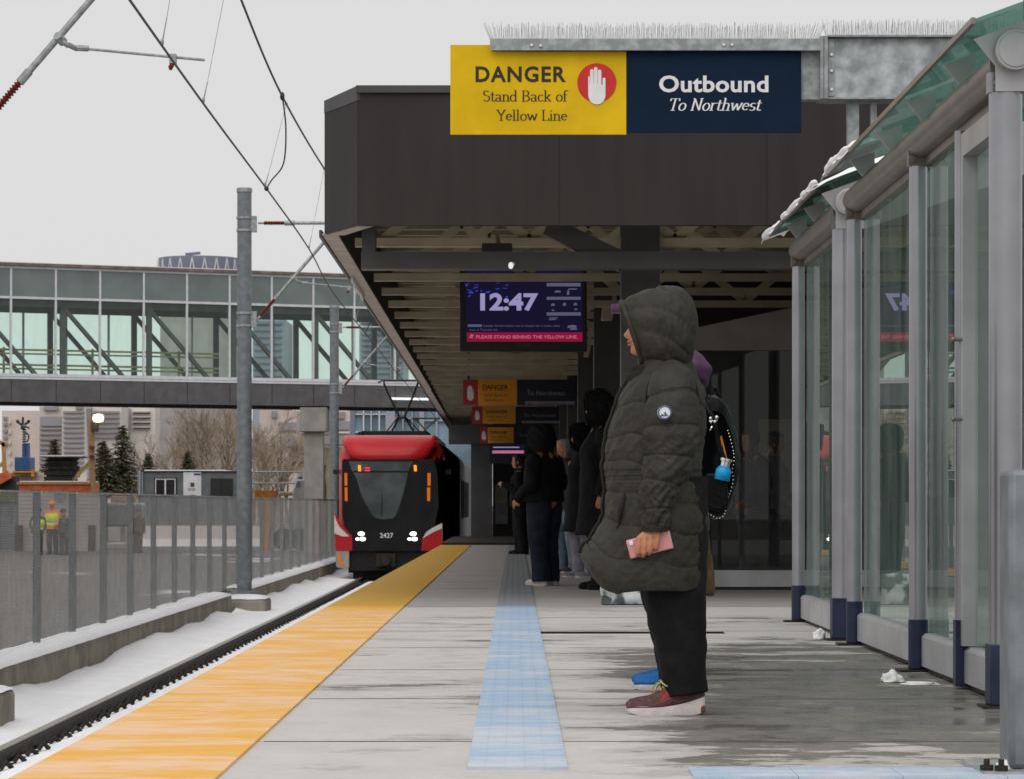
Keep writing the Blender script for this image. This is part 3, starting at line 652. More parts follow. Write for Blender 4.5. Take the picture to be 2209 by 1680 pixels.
m = MB(); m.add([(cl[0] + 0.02, cl[1] + 0.03, ZB - 0.01), (cr_[0], 24.12, ZB + 0.001), (cr_[0] + 0.12, 24.12, ZB + 0.001), (cl[0] + 0.16, cl[1] + 0.06, ZB - 0.01),
                 (cl[0] + 0.02, cl[1] + 0.03, ZB + 0.02), (cr_[0], 24.12, ZB + 0.02), (cr_[0] + 0.12, 24.12, ZB + 0.02), (cl[0] + 0.16, cl[1] + 0.06, ZB + 0.02)],
                [(0, 1, 2, 3), (7, 6, 5, 4), (0, 4, 5, 1), (1, 5, 6, 2), (2, 6, 7, 3), (3, 7, 4, 0)])
m.build('corner_trim', M['trim'], cv)
m = MB(); m.add([(cl[0] + 0.06, cl[1] + 0.1, 3.72), (cr_[0] + 0.1, 24.12, 3.72), (7.5, 24.12, 3.72), (7.5, YE, 3.72), (edge_x(YE) + 0.06, YE, 3.72),
                 (cl[0] + 0.06, cl[1] + 0.1, 3.86), (cr_[0] + 0.1, 24.12, 3.86), (7.5, 24.12, 3.86), (7.5, YE, 3.86), (edge_x(YE) + 0.06, YE, 3.86)],
                [(0, 1, 2, 3, 4), (9, 8, 7, 6, 5), (0, 5, 6, 1), (1, 6, 7, 2), (2, 7, 8, 3), (3, 8, 9, 4), (4, 9, 5, 0)])
m.build('roof_deck', M['soffit'], cv)
i = 0; y = 26.0
while y < YE:
    m = MB(); x0 = edge_x(y) + 0.12
    m.box(x0, 7.4, y, y + 0.10, ZB + 0.0, ZB + 0.075)
    m.box(x0, 7.4, y + 0.012, y + 0.088, ZB + 0.56, ZB + 0.69)
    k = 0; x = x0 + 0.25 + 0.55 * (i % 2)
    while x < 6.0:
        m.bar((x, y + 0.05, ZB + 0.07), (x + 0.62, y + 0.05, ZB + 0.57), 0.085, 0.03, up=(0, 1, 0)); m.bar((x + 0.63, y + 0.05, ZB + 0.57), (x + 1.25, y + 0.05, ZB + 0.07), 0.085, 0.03, up=(0, 1, 0)); x += 1.26
    m.build('purlin', M['beige_steel'], cv)
    m = MB()
    for q in range(2): m.box(x0, 7.4, y + 0.72 + q * 0.66, y + 0.86 + q * 0.66, 3.60, 3.72)
    m.build('deck_rib', M['soffit'], cv)
    y += 2.0; i += 1
# end portal: tie beam, hanger, brace
m = MB(); m.box(px(780, 24.6), 7.4, 24.5, 24.72, pz(583, 24.6), pz(546, 24.6)); m.build('tie_beam', M['charcoal_steel'], cv)
m = MB(); m.box(px(782, 24.6), px(811, 24.6), 24.5, 24.72, pz(546, 24.6), ZB + 0.66); m.build('hanger', M['charcoal_steel'], cv)
m = MB(); m.bar((px(1180, 24.6), 24.61, ZB + 0.05), (px(1345, 24.6), 24.61, pz(568, 24.6)), 0.16, 0.14, up=(0, 1, 0)); m.build('brace', M['charcoal_steel'], cv)
for k in range(6):
    y = 25.9 + 9.0 * k
    m = MB(); m.box(0.91, 1.24, y, y + 0.34, 0.0, 3.7); m.box(0.88, 1.27, y - 0.03, y + 0.37, 0.0, 0.03); m.build('column', M['charcoal_steel'], cv)
# small lamp and camera box on the tie beam
t = thing('spot_lamp', 'small lit white lamp on the dark tie beam under the canopy front', 'lamp', (px(1102, 24.3), 24.3, pz(580, 24.3)))
m = MB(); m.ball(P(1102, 574, 24.38), 0.026, 10, (0.8, 0.8, 1.1)); m.build('bulb', M['white_lamp'], t, smooth=True)
m = MB(); m.cyl(P(1106, 571, 24.42), P(1108, 569, 24.498), 0.018, None, 10); m.build('bracket', M['galv'], t)
t = thing('camera_box', 'grey junction box with a short stem standing on the tie beam', 'box', (px(1072, 25), 25, pz(545, 25)))
m = MB(); m.box(px(1040, 25), px(1105, 25), 24.8, 25.1, pz(552, 25), pz(530, 25)); m.build('housing', M['charcoal_steel'], t, bevel=0.01)
m = MB(); m.cyl(P(1076, 534, 25), P(1073, 508, 25), 0.018, None, 8); m.build('stem', M['trim'], t)
for (x0, x1, ya, yb, Y, lab) in ((1297, 1329, 654, 692, 34.5, 'pale loudspeaker fixed high beside the dark column left of the hood'), (1259, 1276, 747, 771, 43.5, 'smaller pale loudspeaker right below the edge of the screen')):
    t = thing('loudspeaker', lab, 'speaker', (px((x0 + x1) / 2, Y), Y, pz(yb, Y)), group='loudspeakers on the columns')
    m = MB(); m.prism([(0, 0), (px(x1, Y) - px(x0, Y) - 0.04, 0), (px(x1, Y) - px(x0, Y), pz(ya, Y) - pz(yb, Y)), (0.02, pz(ya, Y) - pz(yb, Y))], (px(x0, Y), Y + 0.15, pz(yb, Y)), XA, ZA, 0.15); m.build('cabinet', M['trim'], t, bevel=0.01)
    m = MB(); m.bar(P(x1 - 4, ya, Y + 0.1), P(x1 - 4, ya - 48, Y + 0.1), 0.05, 0.05); m.build('bracket', M['trim'], t)

t = thing('icicle_row', 'short row of small bright icicles on the canopy edge in front of the bridge glass', 'icicles', (edge_x(31), 31, 2.9))
m = MB(); rs = random.Random(9)
for k in range(16):
    y = 29.2 + k * 0.16; L_ = rs.uniform(0.03, 0.10)
    m.tube([(edge_x(y) - 0.055, y, ZB - 0.03), (edge_x(y) - 0.055, y, ZB - 0.03 - L_ * 0.6), (edge_x(y) - 0.055, y, ZB - 0.03 - L_)], [0.022, 0.014, 0.003], 7)
m.build('icicles', M['snow'], t, smooth=True)['kind'] = 'stuff'
# ================================================================= serif lettering drawn with a broad nib
def arc(cx, cy, rx, ry, a0, a1, n=14): return [(cx + rx * math.cos(R(a0 + (a1 - a0) * i / n)), cy + ry * math.sin(R(a0 + (a1 - a0) * i / n))) for i in range(n + 1)]
def ser(x, y, w=0.13): return [(x - w, y), (x + w, y)]
GL = {
 'S': (0.56, [arc(.28, .76, .19, .22, 35, 270) + arc(.28, .28, .22, .26, 90, -145)]),
 't': (0.36, [[(.15, .86), (.15, .14)] + arc(.26, .13, .11, .11, 180, 330), [(.0, .62), (.33, .62)]]),
 'a': (0.50, [arc(.20, .46, .16, .16, 160, 0) + [(.36, .44), (.36, .08)] + arc(.44, .08, .07, .06, 200, 300), arc(.20, .17, .16, .16, 20, 340)]),
 'n': (0.56, [[(.11, .62), (.11, .02)], arc(.27, .44, .16, .17, 165, 0) + [(.43, .4), (.43, .02)], ser(.11, .02), ser(.43, .02), [(.0, .61), (.11, .61)]]),
 'd': (0.56, [arc(.23, .31, .19, .30, 40, 320), [(.42, 1.02), (.42, .02)], [(.31, 1.02), (.42, 1.02)], [(.42, .02), (.53, .03)]]),
 'B': (0.66, [[(.13, .99), (.13, .02)], [(.02, .98), (.28, .98)] + arc(.30, .75, .20, .23, 90, -90) + [(.13, .52)], [(.28, .52)] + arc(.31, .27, .24, .25, 90, -90) + [(.02, .02)]]),
 'c': (0.46, [arc(.24, .31, .19, .30, 45, 320)]),
 'k': (0.56, [[(.11, 1.02), (.11, .02)], ser(.11, .02), [(.0, 1.02), (.11, 1.02)], [(.42, .61), (.13, .30)], [(.22, .38), (.46, .02)], ser(.44, .02, .10), ser(.40, .61, .10)]),
 'o': (0.52, [arc(.26, .31, .20, .30, 0, 360, 24)]),
 'f': (0.36, [arc(.26, .86, .13, .15, 40, 180) + [(.13, .8), (.13, .02)], [(.0, .62), (.30, .62)], ser(.13, .02)]),
 'Y': (0.68, [[(.08, .99), (.34, .46), (.34, .02)], [(.60, .99), (.34, .46)], ser(.34, .02), ser(.09, .99, .11), ser(.59, .99, .10)]),
 'e': (0.48, [[(.07, .36), (.41, .36)] + arc(.24, .33, .18, .28, 10, 320, 22)]),
 'l': (0.28, [[(.13, 1.02), (.13, .02)], ser(.13, .02), [(.02, 1.02), (.13, 1.02)]]),
 'w': (0.76, [[(.06, .61), (.22, .02)], [(.22, .02), (.38, .58)], [(.38, .58), (.54, .02)], [(.54, .02), (.70, .61)], ser(.07, .61, .09), ser(.69, .61, .08)]),
 'L': (0.58, [[(.14, .99), (.14, .02)], ser(.14, .99), [(.03, .02), (.52, .02), (.54, .22)]]),
 'i': (0.28, [[(.13, .62), (.13, .02)], ser(.13, .02), [(.02, .61), (.13, .61)], [(.13, .86), (.13, .95)]]),
 'T': (0.64, [[(.32, .98), (.32, .02)], [(.03, .80), (.05, .98), (.59, .98), (.61, .80)], ser(.32, .02, .14)]),
 'N': (0.74, [[(.13, .99), (.13, .02)], [(.13, .98), (.58, .02)], [(.58, .99), (.58, .02)], ser(.13, .02, .11), ser(.58, .99, .11), [(.02, .99), (.13, .99)]]),
 'r': (0.40, [[(.11, .62), (.11, .02)], ser(.11, .02), arc(.26, .44, .15, .17, 165, 50), [(.0, .61), (.11, .61)]]),
 'h': (0.56, [[(.11, 1.02), (.11, .02)], arc(.27, .44, .16, .17, 165, 0) + [(.43, .4), (.43, .02)], ser(.11, .02), ser(.43, .02), [(.0, 1.02), (.11, 1.02)]]),
 's': (0.42, [arc(.21, .46, .14, .15, 35, 270) + arc(.21, .16, .16, .15, 90, -145)]),
 ' ': (0.30, []),
}
def serif_text(mb, body, origin, h, width, nibx=0.062, niby=0.024, shear=0.0, depth=0.002):
    tot = sum(GL[c][0] for c in body); sx = width / (tot * h); x = 0; o = Vector(origin); k = 0
    for c in body:
        w, strokes = GL[c]
        for st in strokes:
            k += 1; yo = -0.001 - 0.00012 * (k % 9)
            pts = [((x + u + shear * v) * sx * h, v * h) for u, v in st]; a_, b_ = nibx * h, niby * h
            off = []
            for i in range(len(pts)):
                p, q = pts[max(i - 1, 0)], pts[min(i + 1, len(pts) - 1)]
                dx, dz = q[0] - p[0], q[1] - p[1]; l = math.hypot(dx, dz) or 1e-6; nx, nz = -dz / l, dx / l
                q_ = math.sqrt(a_ * a_ * nx * nx + b_ * b_ * nz * nz); off.append((a_ * a_ * nx / q_, b_ * b_ * nz / q_))
            vs = []
            for (u, v), (ox, oz) in zip(pts, off): vs += [o + Vector((u + ox, yo - depth, v + oz)), o + Vector((u - ox, yo - depth, v - oz))]
            mb.add(vs, [(2 * i, 2 * i + 1, 2 * i + 3, 2 * i + 2) for i in range(len(pts) - 1)])
        x += w

# ================================================================= the big near sign on its galvanised gantry
YS = 20.5
def X_(x): return px(x, YS)
def Z_(y): return pz(y, YS)
gt = thing('sign_gantry', 'galvanised steel beam with two posts carrying the big yellow and navy sign', 'gantry', (X_(1860), YS + 0.2, 0))
m = MB(); m.box(X_(1060), X_(1769), YS + 0.035, YS + 0.16, Z_(214), Z_(90)); m.build('beam', M['galv'], gt)
m = MB(); m.box(X_(1057), X_(1771), YS - 0.045, YS + 0.17, Z_(89), Z_(86.5)); m.box(X_(1057), X_(1768), YS - 0.05, YS - 0.042, Z_(112), Z_(87)); m.build('beam_lip', M['galv'], gt)
m = MB(); m.box(X_(1768), X_(1775), YS - 0.055, YS + 0.20, Z_(216), Z_(81)); m.box(X_(1776), X_(1784), YS - 0.06, YS + 0.20, Z_(216), Z_(81)); m.build('splice_plate', M['galv'], gt)
m = MB(); m.box(X_(1784), X_(2330), YS + 0.0, YS + 0.16, Z_(213), Z_(84)); m.build('spangled_beam', M['galv_spangle'], gt)
m = MB(); m.box(X_(1784), X_(2330), YS - 0.06, YS + 0.2, Z_(83), Z_(79)); m.box(X_(1784), X_(2330), YS - 0.06, YS + 0.2, Z_(217), Z_(213.5)); m.box(X_(1786), X_(1799), YS - 0.02, YS - 0.002, Z_(210), Z_(86)); m.build('beam_flange', M['galv'], gt)
for (x, y) in ((1147, 101), (1166, 102), (1560, 100), (1578, 100), (1793, 120), (1793, 155), (1793, 195), (2185, 120)):
    m = MB(); yy = YS - 0.05 if x < 1700 else YS - 0.02; m.cyl((X_(x), yy - 0.012, Z_(y)), (X_(x), yy, Z_(y)), 0.011, 0.013, 6); m.build('bolt', M['chrome'], gt)
m = MB(); m.box(X_(1830), X_(1855), YS + 0.05, YS + 0.13, 0, Z_(216)); m.build('post', M['galv'], gt)
m = MB(); m.box(X_(1881), X_(1894), YS + 0.06, YS + 0.12, 0, Z_(216)); m.build('post', M['galv'], gt)
m = MB(); m.box(X_(2215), X_(2245), YS + 0.05, YS + 0.14, 0, Z_(-70)); m.build('post', M['galv'], gt)
rs = random.Random(3)
for (xa, xb, zy, tall) in ((1050, 1764, 86.5, 34), (1775, 2180, 79, 34)):
    m = MB(); x = xa + 8; m.box(X_(xa + 8), X_(xb), YS + 0.02, YS + 0.05, Z_(zy), Z_(zy - 1.2))
    while x < xb:
        for q in range(2):
            e = (x - xa) / (xb - xa); lean = rs.uniform(-3, 3) + (-18 * max(0, 1 - e * 22)) + 18 * max(0, 1 - (1 - e) * 22)
            hh = tall * rs.uniform(0.72, 1.12); yo = rs.uniform(-0.07, 0.07)
            m.tube([(X_(x), YS + 0.035, Z_(zy)), (X_(x + lean), YS + 0.035 + yo, Z_(zy - hh))], 0.0011, 3, False)
        x += 2.1
    m.build('bird_spikes', M['spike'], gt)['kind'] = 'stuff'
ys_ = thing('danger_sign', 'big yellow DANGER stand back sign with red hand disc on the gantry', 'sign', (X_(1160), YS, Z_(290)))
m = MB(); m.box(X_(971.5), X_(1351), YS, YS + 0.03, Z_(291), Z_(112.5)); m.box(X_(971.5), X_(1062), YS, YS + 0.03, Z_(112.5) - 0.0001, Z_(98)); m.build('sign_panel', M['yellow_sign'], ys_)
m = MB(); m.text('DANGER', (X_(1121), YS - 0.001, Z_(177)), XA, ZA, (33.2) * YS / F, bold=0.035, width=(1218.7 - 1024) * YS / F, space=1.12); m.build('lettering', M['sign_black'], ys_)
m = MB()
serif_text(m, 'Stand Back of', (X_(1041), YS, Z_(220)), 23.4 * YS / F, 184 * YS / F); serif_text(m, 'Yellow Line', (X_(1071), YS, Z_(261.3)), 22.8 * YS / F, 153 * YS / F)
m.build('lettering', M['sign_black'], ys_)
m = MB(); m.cyl((X_(1287.5), YS - 0.003, Z_(179.8)), (X_(1287.5), YS, Z_(179.8)), 42.2 * YS / F, None, 48); m.build('disc', M['sign_red'], ys_)
def hand_poly(s):
    """white raised palm: wrist-less palm with four fingers and thumb, unit = finger height ~1"""
    pts = arc(0, -0.42, 0.33, 0.36, 180, 360, 14)
    pts += [(0.33, -0.10), (0.33, 0.20)] + arc(0.275, 0.20, 0.055, 0.05, 0, 180, 6) + [(0.22, -0.03), (0.19, -0.03)]
    for x0, top in ((0.105, 0.50), (-0.045, 0.60), (-0.195, 0.52)):
        pts += [(x0 + 0.068, 0.02), (x0 + 0.068, top)] + arc(x0, top, 0.068, 0.06, 0, 180, 6) + [(x0 - 0.068, 0.02)]
    pts += [(-0.275, 0.02), (-0.275, 0.26)] + arc(-0.305, 0.26, 0.03, 0.05, 0, 180, 5) + [(-0.335, 0.0)]
    return [(u * s, v * s) for u, v in pts]
def add_hand(mb, c, s, yo=-0.006): mb.prism(hand_poly(s), Vector(c) + Vector((0, yo, 0)), XA, ZA, 0.002)
m = MB(); add_hand(m, (X_(1287.5), YS, Z_(183)), 56 * YS / F, -0.004); m.build('hand_symbol', M['sign_white'], ys_)
bs = thing('outbound_sign', 'navy Outbound To Northwest sign beside the yellow sign on the gantry', 'sign', (X_(1540), YS, Z_(287)))
m = MB(); m.box(X_(1351.3), X_(1728.5), YS - 0.002, YS + 0.03, Z_(287), Z_(112)); m.build('sign_panel', M['navy_sign'], bs)
m = MB(); m.text('Outbound', (X_(1540), YS - 0.003, Z_(199)), XA, ZA, 35.5 * YS / F, bold=0.035, width=236 * YS / F, space=1.04); m.build('lettering', M['sign_white'], bs)
m = MB(); serif_text(m, 'To Northwest', (X_(1440), YS - 0.002, Z_(240)), 26.3 * YS / F, 200 * YS / F, 0.072, 0.026, shear=0.22); m.build('lettering', M['sign_white'], bs)

# ================================================================= information screen
YT = 30.5
def TX(zx): return px(zx * .20545 + 949.2, YT)
def TZ(zy): return pz(zy * .20545 + 552.2, YT)
tv = thing('information_screen', 'large hanging screen showing 12:47 and a crimson safety message', 'screen', (TX(876), YT, TZ(1005)))
m = MB(); m.box(TX(208), TX(1542), YT, YT + 0.14, TZ(1008), TZ(110)); m.build('casing', M['black'], tv, bevel=0.01)
m = MB(); m.box(TX(272), TX(1497), YT - 0.004, YT - 0.0005, TZ(906), TZ(150)); m.build('display', M['screen_bg'], tv)
m = MB(); m.box(TX(282), TX(1495), YT - 0.007, YT - 0.0045, TZ(905), TZ(808)); m.build('message_band', M['screen_red'], tv)
m = MB(); m.text('PLEASE STAND BEHIND THE YELLOW LINE.', (TX(912), YT - 0.0075, TZ(872)), XA, ZA, TZ(838) - TZ(872), bold=0.02, width=TX(1445) - TX(380))
m.box(TX(318), TX(352), YT - 0.009, YT - 0.0075, TZ(845), TZ(832)); m.box(TX(310), TX(345), YT - 0.009, YT - 0.0075, TZ(866), TZ(853)); m.build('message_text', M['screen_pink'], tv)
m = MB(); m.text('12:47', (TX(696), YT - 0.005, TZ(570)), XA, ZA, TZ(397) - TZ(570), bold=0.05, width=TX(1000) - TX(392)); m.build('clock_text', M['screen_text'], tv)
m = MB()
for (a, b, c, d) in ((1120, 1475, 290, 325), (1120, 1475, 435, 466), (1120, 1478, 598, 632), (292, 440, 725, 750)): m = MB(); m.box(TX(a), TX(b), YT - 0.006, YT - 0.0045, TZ(d), TZ(c)); m.build('heading_bar', M['screen_dim'], tv)
m = MB()
m.text('Canada, Nordic leaders vow to deepen ties in trade, safety', (TX(858), YT - 0.005, TZ(748)), XA, ZA, TZ(727) - TZ(748), width=TX(1262) - TX(455))
m.text('meet at Thursday talk', (TX(455), YT - 0.005, TZ(790)), XA, ZA, TZ(770) - TZ(790), width=TX(605) - TX(305))
for (x, y, w, h) in ((1235, 378, 34, 12), (1345, 388, 14, 26), (1185, 516, 20, 14), (1305, 512, 18, 18), (1420, 510, 20, 14), (1390, 352, 50, 7), (1185, 575, 16, 8), (1425, 565, 18, 8), (1190, 655, 50, 6), (1180, 672, 40, 6), (1385, 745, 50, 16), (1400, 772, 40, 10)):
    m.prism([(-w, -h), (w * .9, -h), (w, h * .4), (w * .2, h), (-w * .8, h * .5)], (TX(x), YT - 0.005, TZ(y)), XA * (TX(1) - TX(0)), ZA * (TZ(0) - TZ(1)), 0.0004 / (TX(1) - TX(0)) ** 0)
m.build('screen_details', M['screen_dim'], tv)
m = MB(); rs = random.Random(5)
for k in range(34):
    x = 280 + 430 * rs.random() ** 1.4; y = 200 + 290 * rs.random() ** 1.5; w = rs.uniform(6, 26); h = rs.uniform(2, 8); sl = rs.uniform(-8, 8)
    m.prism([(-w, -h - sl), (w, -h + sl), (w, h + sl), (-w, h - sl)], (TX(x), YT - 0.0048 - 0.0001 * (k % 5), TZ(y)), XA * (TX(1) - TX(0)), ZA * (TZ(0) - TZ(1)), 0.0003)
m.build('screen_sparks', M['screen_blue'], tv)
m = MB(); m.box(TX(795), TX(960), YT - 0.006, YT - 0.0005, TZ(962), TZ(915)); m.build('maker_plate', M['grey_cloth'], tv)
for x in (500, 1250):
    m = MB(); m.box(TX(x), TX(x + 30), YT + 0.06, YT + 0.11, TZ(110), 3.72); m.build('hanger', M['charcoal_steel'], tv)

# ================================================================= the smaller signs further along, hung under the canopy
def far_sign(x0, x1, x2, x3, y0, y1, Y, lab, txt=True, strip=True):
    t = thing('hanging_danger_sign', lab, 'sign', (px((x0 + x3) / 2, Y), Y, pz(y1, Y)), group='amber danger signs under the canopy')
    k = Y / F; h = (y1 - y0)
    m = MB(); m.box(px(x0, Y), px(x1, Y), Y, Y + 0.08, pz(y1, Y), pz(y0, Y)); m.build('red_panel', M['dark_red_sign'], t)
    m = MB(); m.box(px(x1, Y) + 0.002, px(x2, Y), Y - 0.002, Y + 0.08, pz(y1, Y), pz(y0, Y)); m.build('amber_panel', M['amber_sign'], t)
    m = MB(); m.box(px(x2, Y) + 0.002, px(x3, Y), Y - 0.004, Y + 0.08, pz(y1, Y), pz(y0, Y)); m.build('navy_panel', M['ink_sign'], t)
    m = MB(); add_hand(m, (px((x0 + x1) / 2, Y), Y, pz(y0 + h * 0.5, Y)), h * 0.40 * k, -0.004); m.build('hand_symbol', M['sign_white'], t)
    m = MB(); m.text('DANGER', (px((x1 + x2) / 2 - 5, Y), Y - 0.003, pz(y0 + h * 0.40, Y)), XA, ZA, h * 0.19 * k, bold=0.03, width=(x2 - x1) * 0.66 * k)
    m.text('Stand Back of', (px((x1 + x2) / 2 - 5, Y), Y - 0.003, pz(y0 + h * 0.64, Y)), XA, ZA, h * 0.11 * k, width=(x2 - x1) * 0.60 * k)
    m.text('Yellow Line', (px((x1 + x2) / 2 - 8, Y), Y - 0.003, pz(y0 + h * 0.84, Y)), XA, ZA, h * 0.11 * k, width=(x2 - x1) * 0.48 * k); m.build('lettering', M['sign_black'], t)
    m = MB(); m.text('To Northwest', (px((x2 + x3) / 2, Y), Y - 0.005, pz(y0 + h * 0.60, Y)), XA, ZA, h * 0.19 * k, bold=0.01, width=(x3 - x2) * 0.66 * k); m.build('lettering', M['lilac_cloth'], t)
    if strip:
        m = MB(); m.box(px(x2, Y) + 0.14, px(x3, Y), Y - 0.008, Y - 0.0045, pz(y1, Y) + 0.01, pz(y1 - h * 0.16, Y)); m.build('route_strip', M['lilac_cloth'], t)
        m = MB(); m.text('201', (px(x2 + (x3 - x2) * 0.22, Y), Y - 0.009, pz(y1 - h * 0.03, Y)), XA, ZA, h * 0.10 * k, bold=0.02); m.build('lettering', M['sign_black'], t)
    for x in (x0 + 12, x3 - 12):
        m = MB(); m.cyl((px(x, Y), Y + 0.04, pz(y0, Y)), (px(x, Y), Y + 0.04, 3.72), 0.02, None, 8); m.build('hanger', M['charcoal_steel'], t)
far_sign(999, 1031, 1115, 1240, 820, 873, 52.5, 'nearest of the small amber danger signs, directly below the screen')
far_sign(1018, 1041, 1112, 1216, 876, 913, 66.0, 'middle amber danger sign, tucked under a nearer one')
far_sign(1036, 1052, 1108, 1180, 921, 955, 71.6, 'lowest and dimmest amber danger sign, farthest along the platform', True, False)
Y2 = 71.0
t = thing('small_screen', 'small far screen with a pink message band, beside the dark column', 'screen', (px(1096, Y2), Y2, pz(1000, Y2)))
m = MB(); m.box(px(1056, Y2), px(1140, Y2), Y2, Y2 + 0.12, pz(1000, Y2), pz(955, Y2)); m.build('casing', M['black'], t)
m = MB(); m.box(px(1060, Y2), px(1132, Y2), Y2 - 0.006, Y2 - 0.001, pz(979, Y2), pz(959, Y2)); m.build('display', M['screen_bg'], t)
m = MB(); m.box(px(1062, Y2), px(1130, Y2), Y2 - 0.01, Y2 - 0.0065, pz(977, Y2), pz(971, Y2)); m.build('message_band', M['screen_pink'], t)
m = MB(); m.box(px(1064, Y2), px(1120, Y2), Y2 - 0.01, Y2 - 0.0065, pz(965, Y2), pz(963, Y2)); m.build('text_line', M['screen_text'], t)

# ================================================================= glass shelters on the right
GX = 1.985
def shelter(name_lab, yn, yf, posts, wide_near, door=None, roof=None, snow=None):
    t = thing('glass_shelter', name_lab, 'shelter', (2.6, (yn + yf) / 2, 0), group='glass shelters on the platform')
    x = 1.935
    for y in posts:
        wide = (y == yn); r = 0.066 if wide else 0.044
        m = MB(); m.cyl((x, y, 0.25), (x, y, 2.42), r, None, 24); m.build('post', M['alu'], t, smooth=False)
        m = MB(); m.cyl((x, y, 0.012), (x, y, 0.25), r + 0.004, None, 24) if not wide else m.box(x - r - 0.004, x + r + 0.004, y - r - 0.004, y + r + 0.004, 0.012, 0.25); m.build('post_base', M['navy_base'], t, bevel=0.004)
        m = MB(); m.box(x - 0.10, x + 0.10, y - 0.09, y + 0.09, 0.001, 0.010); m.build('base_plate', M['rail'], t)
        m = MB(); m.box(x - r - 0.006, x + r + 0.02, y - 0.03, y + 0.03, 2.42, 2.50)
        for dx in (-0.035, 0.04): m.cyl((x + dx, y - 0.045, 2.452), (x + dx, y - 0.029, 2.452), 0.017, 0.02, 8)
        m.build('bracket', M['bronze_tube'] if not wide else M['alu'], t)
    m = MB(); m.cyl((1.945, yn, 2.535), (1.945, yf + 0.05, 2.535), 0.072, None, 24); m.box(1.965, 2.02, yn, yf, 2.425, 2.475); m.build('beam_tube', M['bronze_tube'], t, smooth=False)
    m = MB(); m.cyl((1.955, yn - 0.13, 2.575), (1.955, yn - 0.09, 2.575), 0.078, None, 32); m.cyl((1.955, yn - 0.135, 2.575), (1.955, yn - 0.13, 2.575), 0.066, 0.072, 32); m.build('end_cap', M['alu_panel'], t)
    # gable end plate
    m = MB(); m.prism([(1.80, 2.625), (3.35, 3.18), (3.35, 2.86), (2.06, 2.42), (1.885, 2.42), (1.885, 2.52)], (0, yn - 0.06, 0), XA, ZA, 0.012); m.build('gable_plate', M['alu_panel'], t)
    ra, rb = roof
    sl = 0.365
    def rz_(X): return 2.655 + (X - 1.773) * sl
    m = MB(); m.add([(1.773, ra, rz_(1.773)), (3.4, ra, rz_(3.4)), (3.4, rb, rz_(3.4)), (1.773, rb, rz_(1.773)),
                     (1.773, ra, rz_(1.773) + 0.016), (3.4, ra, rz_(3.4) + 0.016), (3.4, rb, rz_(3.4) + 0.016), (1.773, rb, rz_(1.773) + 0.016)],
                    [(0, 3, 2, 1), (4, 5, 6, 7), (0, 1, 5, 4), (1, 2, 6, 5), (2, 3, 7, 6), (3, 0, 4, 7)])
    m.build('roof_glass', M['glass_roof'], t)
    m = MB(); m.box(1.758, 1.774, ra, rb, 2.652, 2.676); m.build('eave_strip', M['bronze_tube'], t)
    y = ra + 0.95
    while y < rb - 0.2:
        m = MB(); m.prism([(1.784, 2.630), (1.915, 2.676), (1.915, 2.61), (1.85, 2.545)], (0, y, 0), XA, ZA, 0.016); m.build('roof_fin', M['alu_panel'], t)
        m = MB(); m.bar((2.0, y, rz_(2.0) - 0.05), (3.4, y, rz_(3.4) - 0.05), 0.04, 0.07); m.build('rafter', M['alu_panel'], t)
        y += 1.17
    m = MB(); m.box(3.32, 3.40, yn, yf, rz_(3.36) - 0.13, rz_(3.36) - 0.05); m.build('rear_beam', M['bronze_tube'], t)
    for y in (yn, yf):
        m = MB(); m.cyl((3.36, y, 0), (3.36, y, rz_(3.36) - 0.13), 0.045, None, 16); m.build('rear_post', M['alu'], t)
    ps = sorted(posts)
    for a, b in zip(ps[:-1], ps[1:]):
        dr = door and abs(a - door[0]) < 0.01
        m = MB(); m.box(GX, GX + 0.010, a + 0.03, b - 0.03, 0.18, 2.33 if dr else 2.425); m.build('glass_pane', M['glass_shelter'], t)
        m = MB(); m.prism([(1.945, 0.028), (2.02, 0.028), (2.02, 0.185), (1.962, 0.185), (1.945, 0.168)], (0, b - 0.05, 0), XA, ZA, b - a - 0.1); m.build('kick_panel', M['alu_panel'], t)
        m = MB(); m.box(1.968, 1.99, a + 0.06, b - 0.06, 0.004, 0.026); m.build('bottom_rail', M['rail'], t)
        if dr:
            m = MB(); m.box(1.95, 2.0, a + 0.06, b - 0.05, 2.332, 2.415); m.build('door_header', M['alu_panel'], t)
    if snow:
        for (sy0, sy1, x0, x1, hh) in snow:
            k = max(10, int((sy1 - sy0) / 0.045))
            def cap(i, j):
                a = i / 8; b = j / (k - 1); y = sy0 + b * (sy1 - sy0); jit = noise.noise(Vector((y * 6, 1.3, yn)))
                X = x0 + (x1 - x0) * a - 0.02 * (jit if i == 0 else 0); h_ = (math.sin(math.pi * min(1.0, a * 0.9 + 0.08)) ** 0.6) * (min(1, 3.5 * min(b, 1 - b) + 0.1) ** 0.6)
                return (X, y, rz_(X) + (0.004 if 0 < i < 8 else -0.012) + hh * h_ * (0.75 + 0.45 * noise.noise(Vector((y * 4.5, a * 3, 2.2)))))
            m = MB(); m.grid(9, k, cap); q = max(8, int((sy1 - sy0) / 0.05)); pts = []; rr = []
            for j in range(q + 1):
                y = sy0 + (sy1 - sy0) * j / q; e = min(1, 4 * min(j, q - j) / q + 0.15) ** 0.5; n_ = noise.noise(Vector((y * 1.9, 5.1, yn))) + 0.35 * noise.noise(Vector((y * 7, 2.1, yn)))
                rr.append(max(0.006, (0.027 + 0.013 * n_) * e)); pts.append((1.762 - 0.012 * n_, y, 2.682 + 0.010 * n_))
            m.tube(pts, rr, 10); m.build('snow_cap', M['snow'], t, smooth=True)
    return t
s1 = shelter('nearer glass shelter with an unsnowed teal roof edge', 11.9, 17.2, [11.9, 14.48, 17.2], True, None, (11.62, 17.0), [(15.9, 17.25, 1.735, 1.97, 0.085)])
t = s1
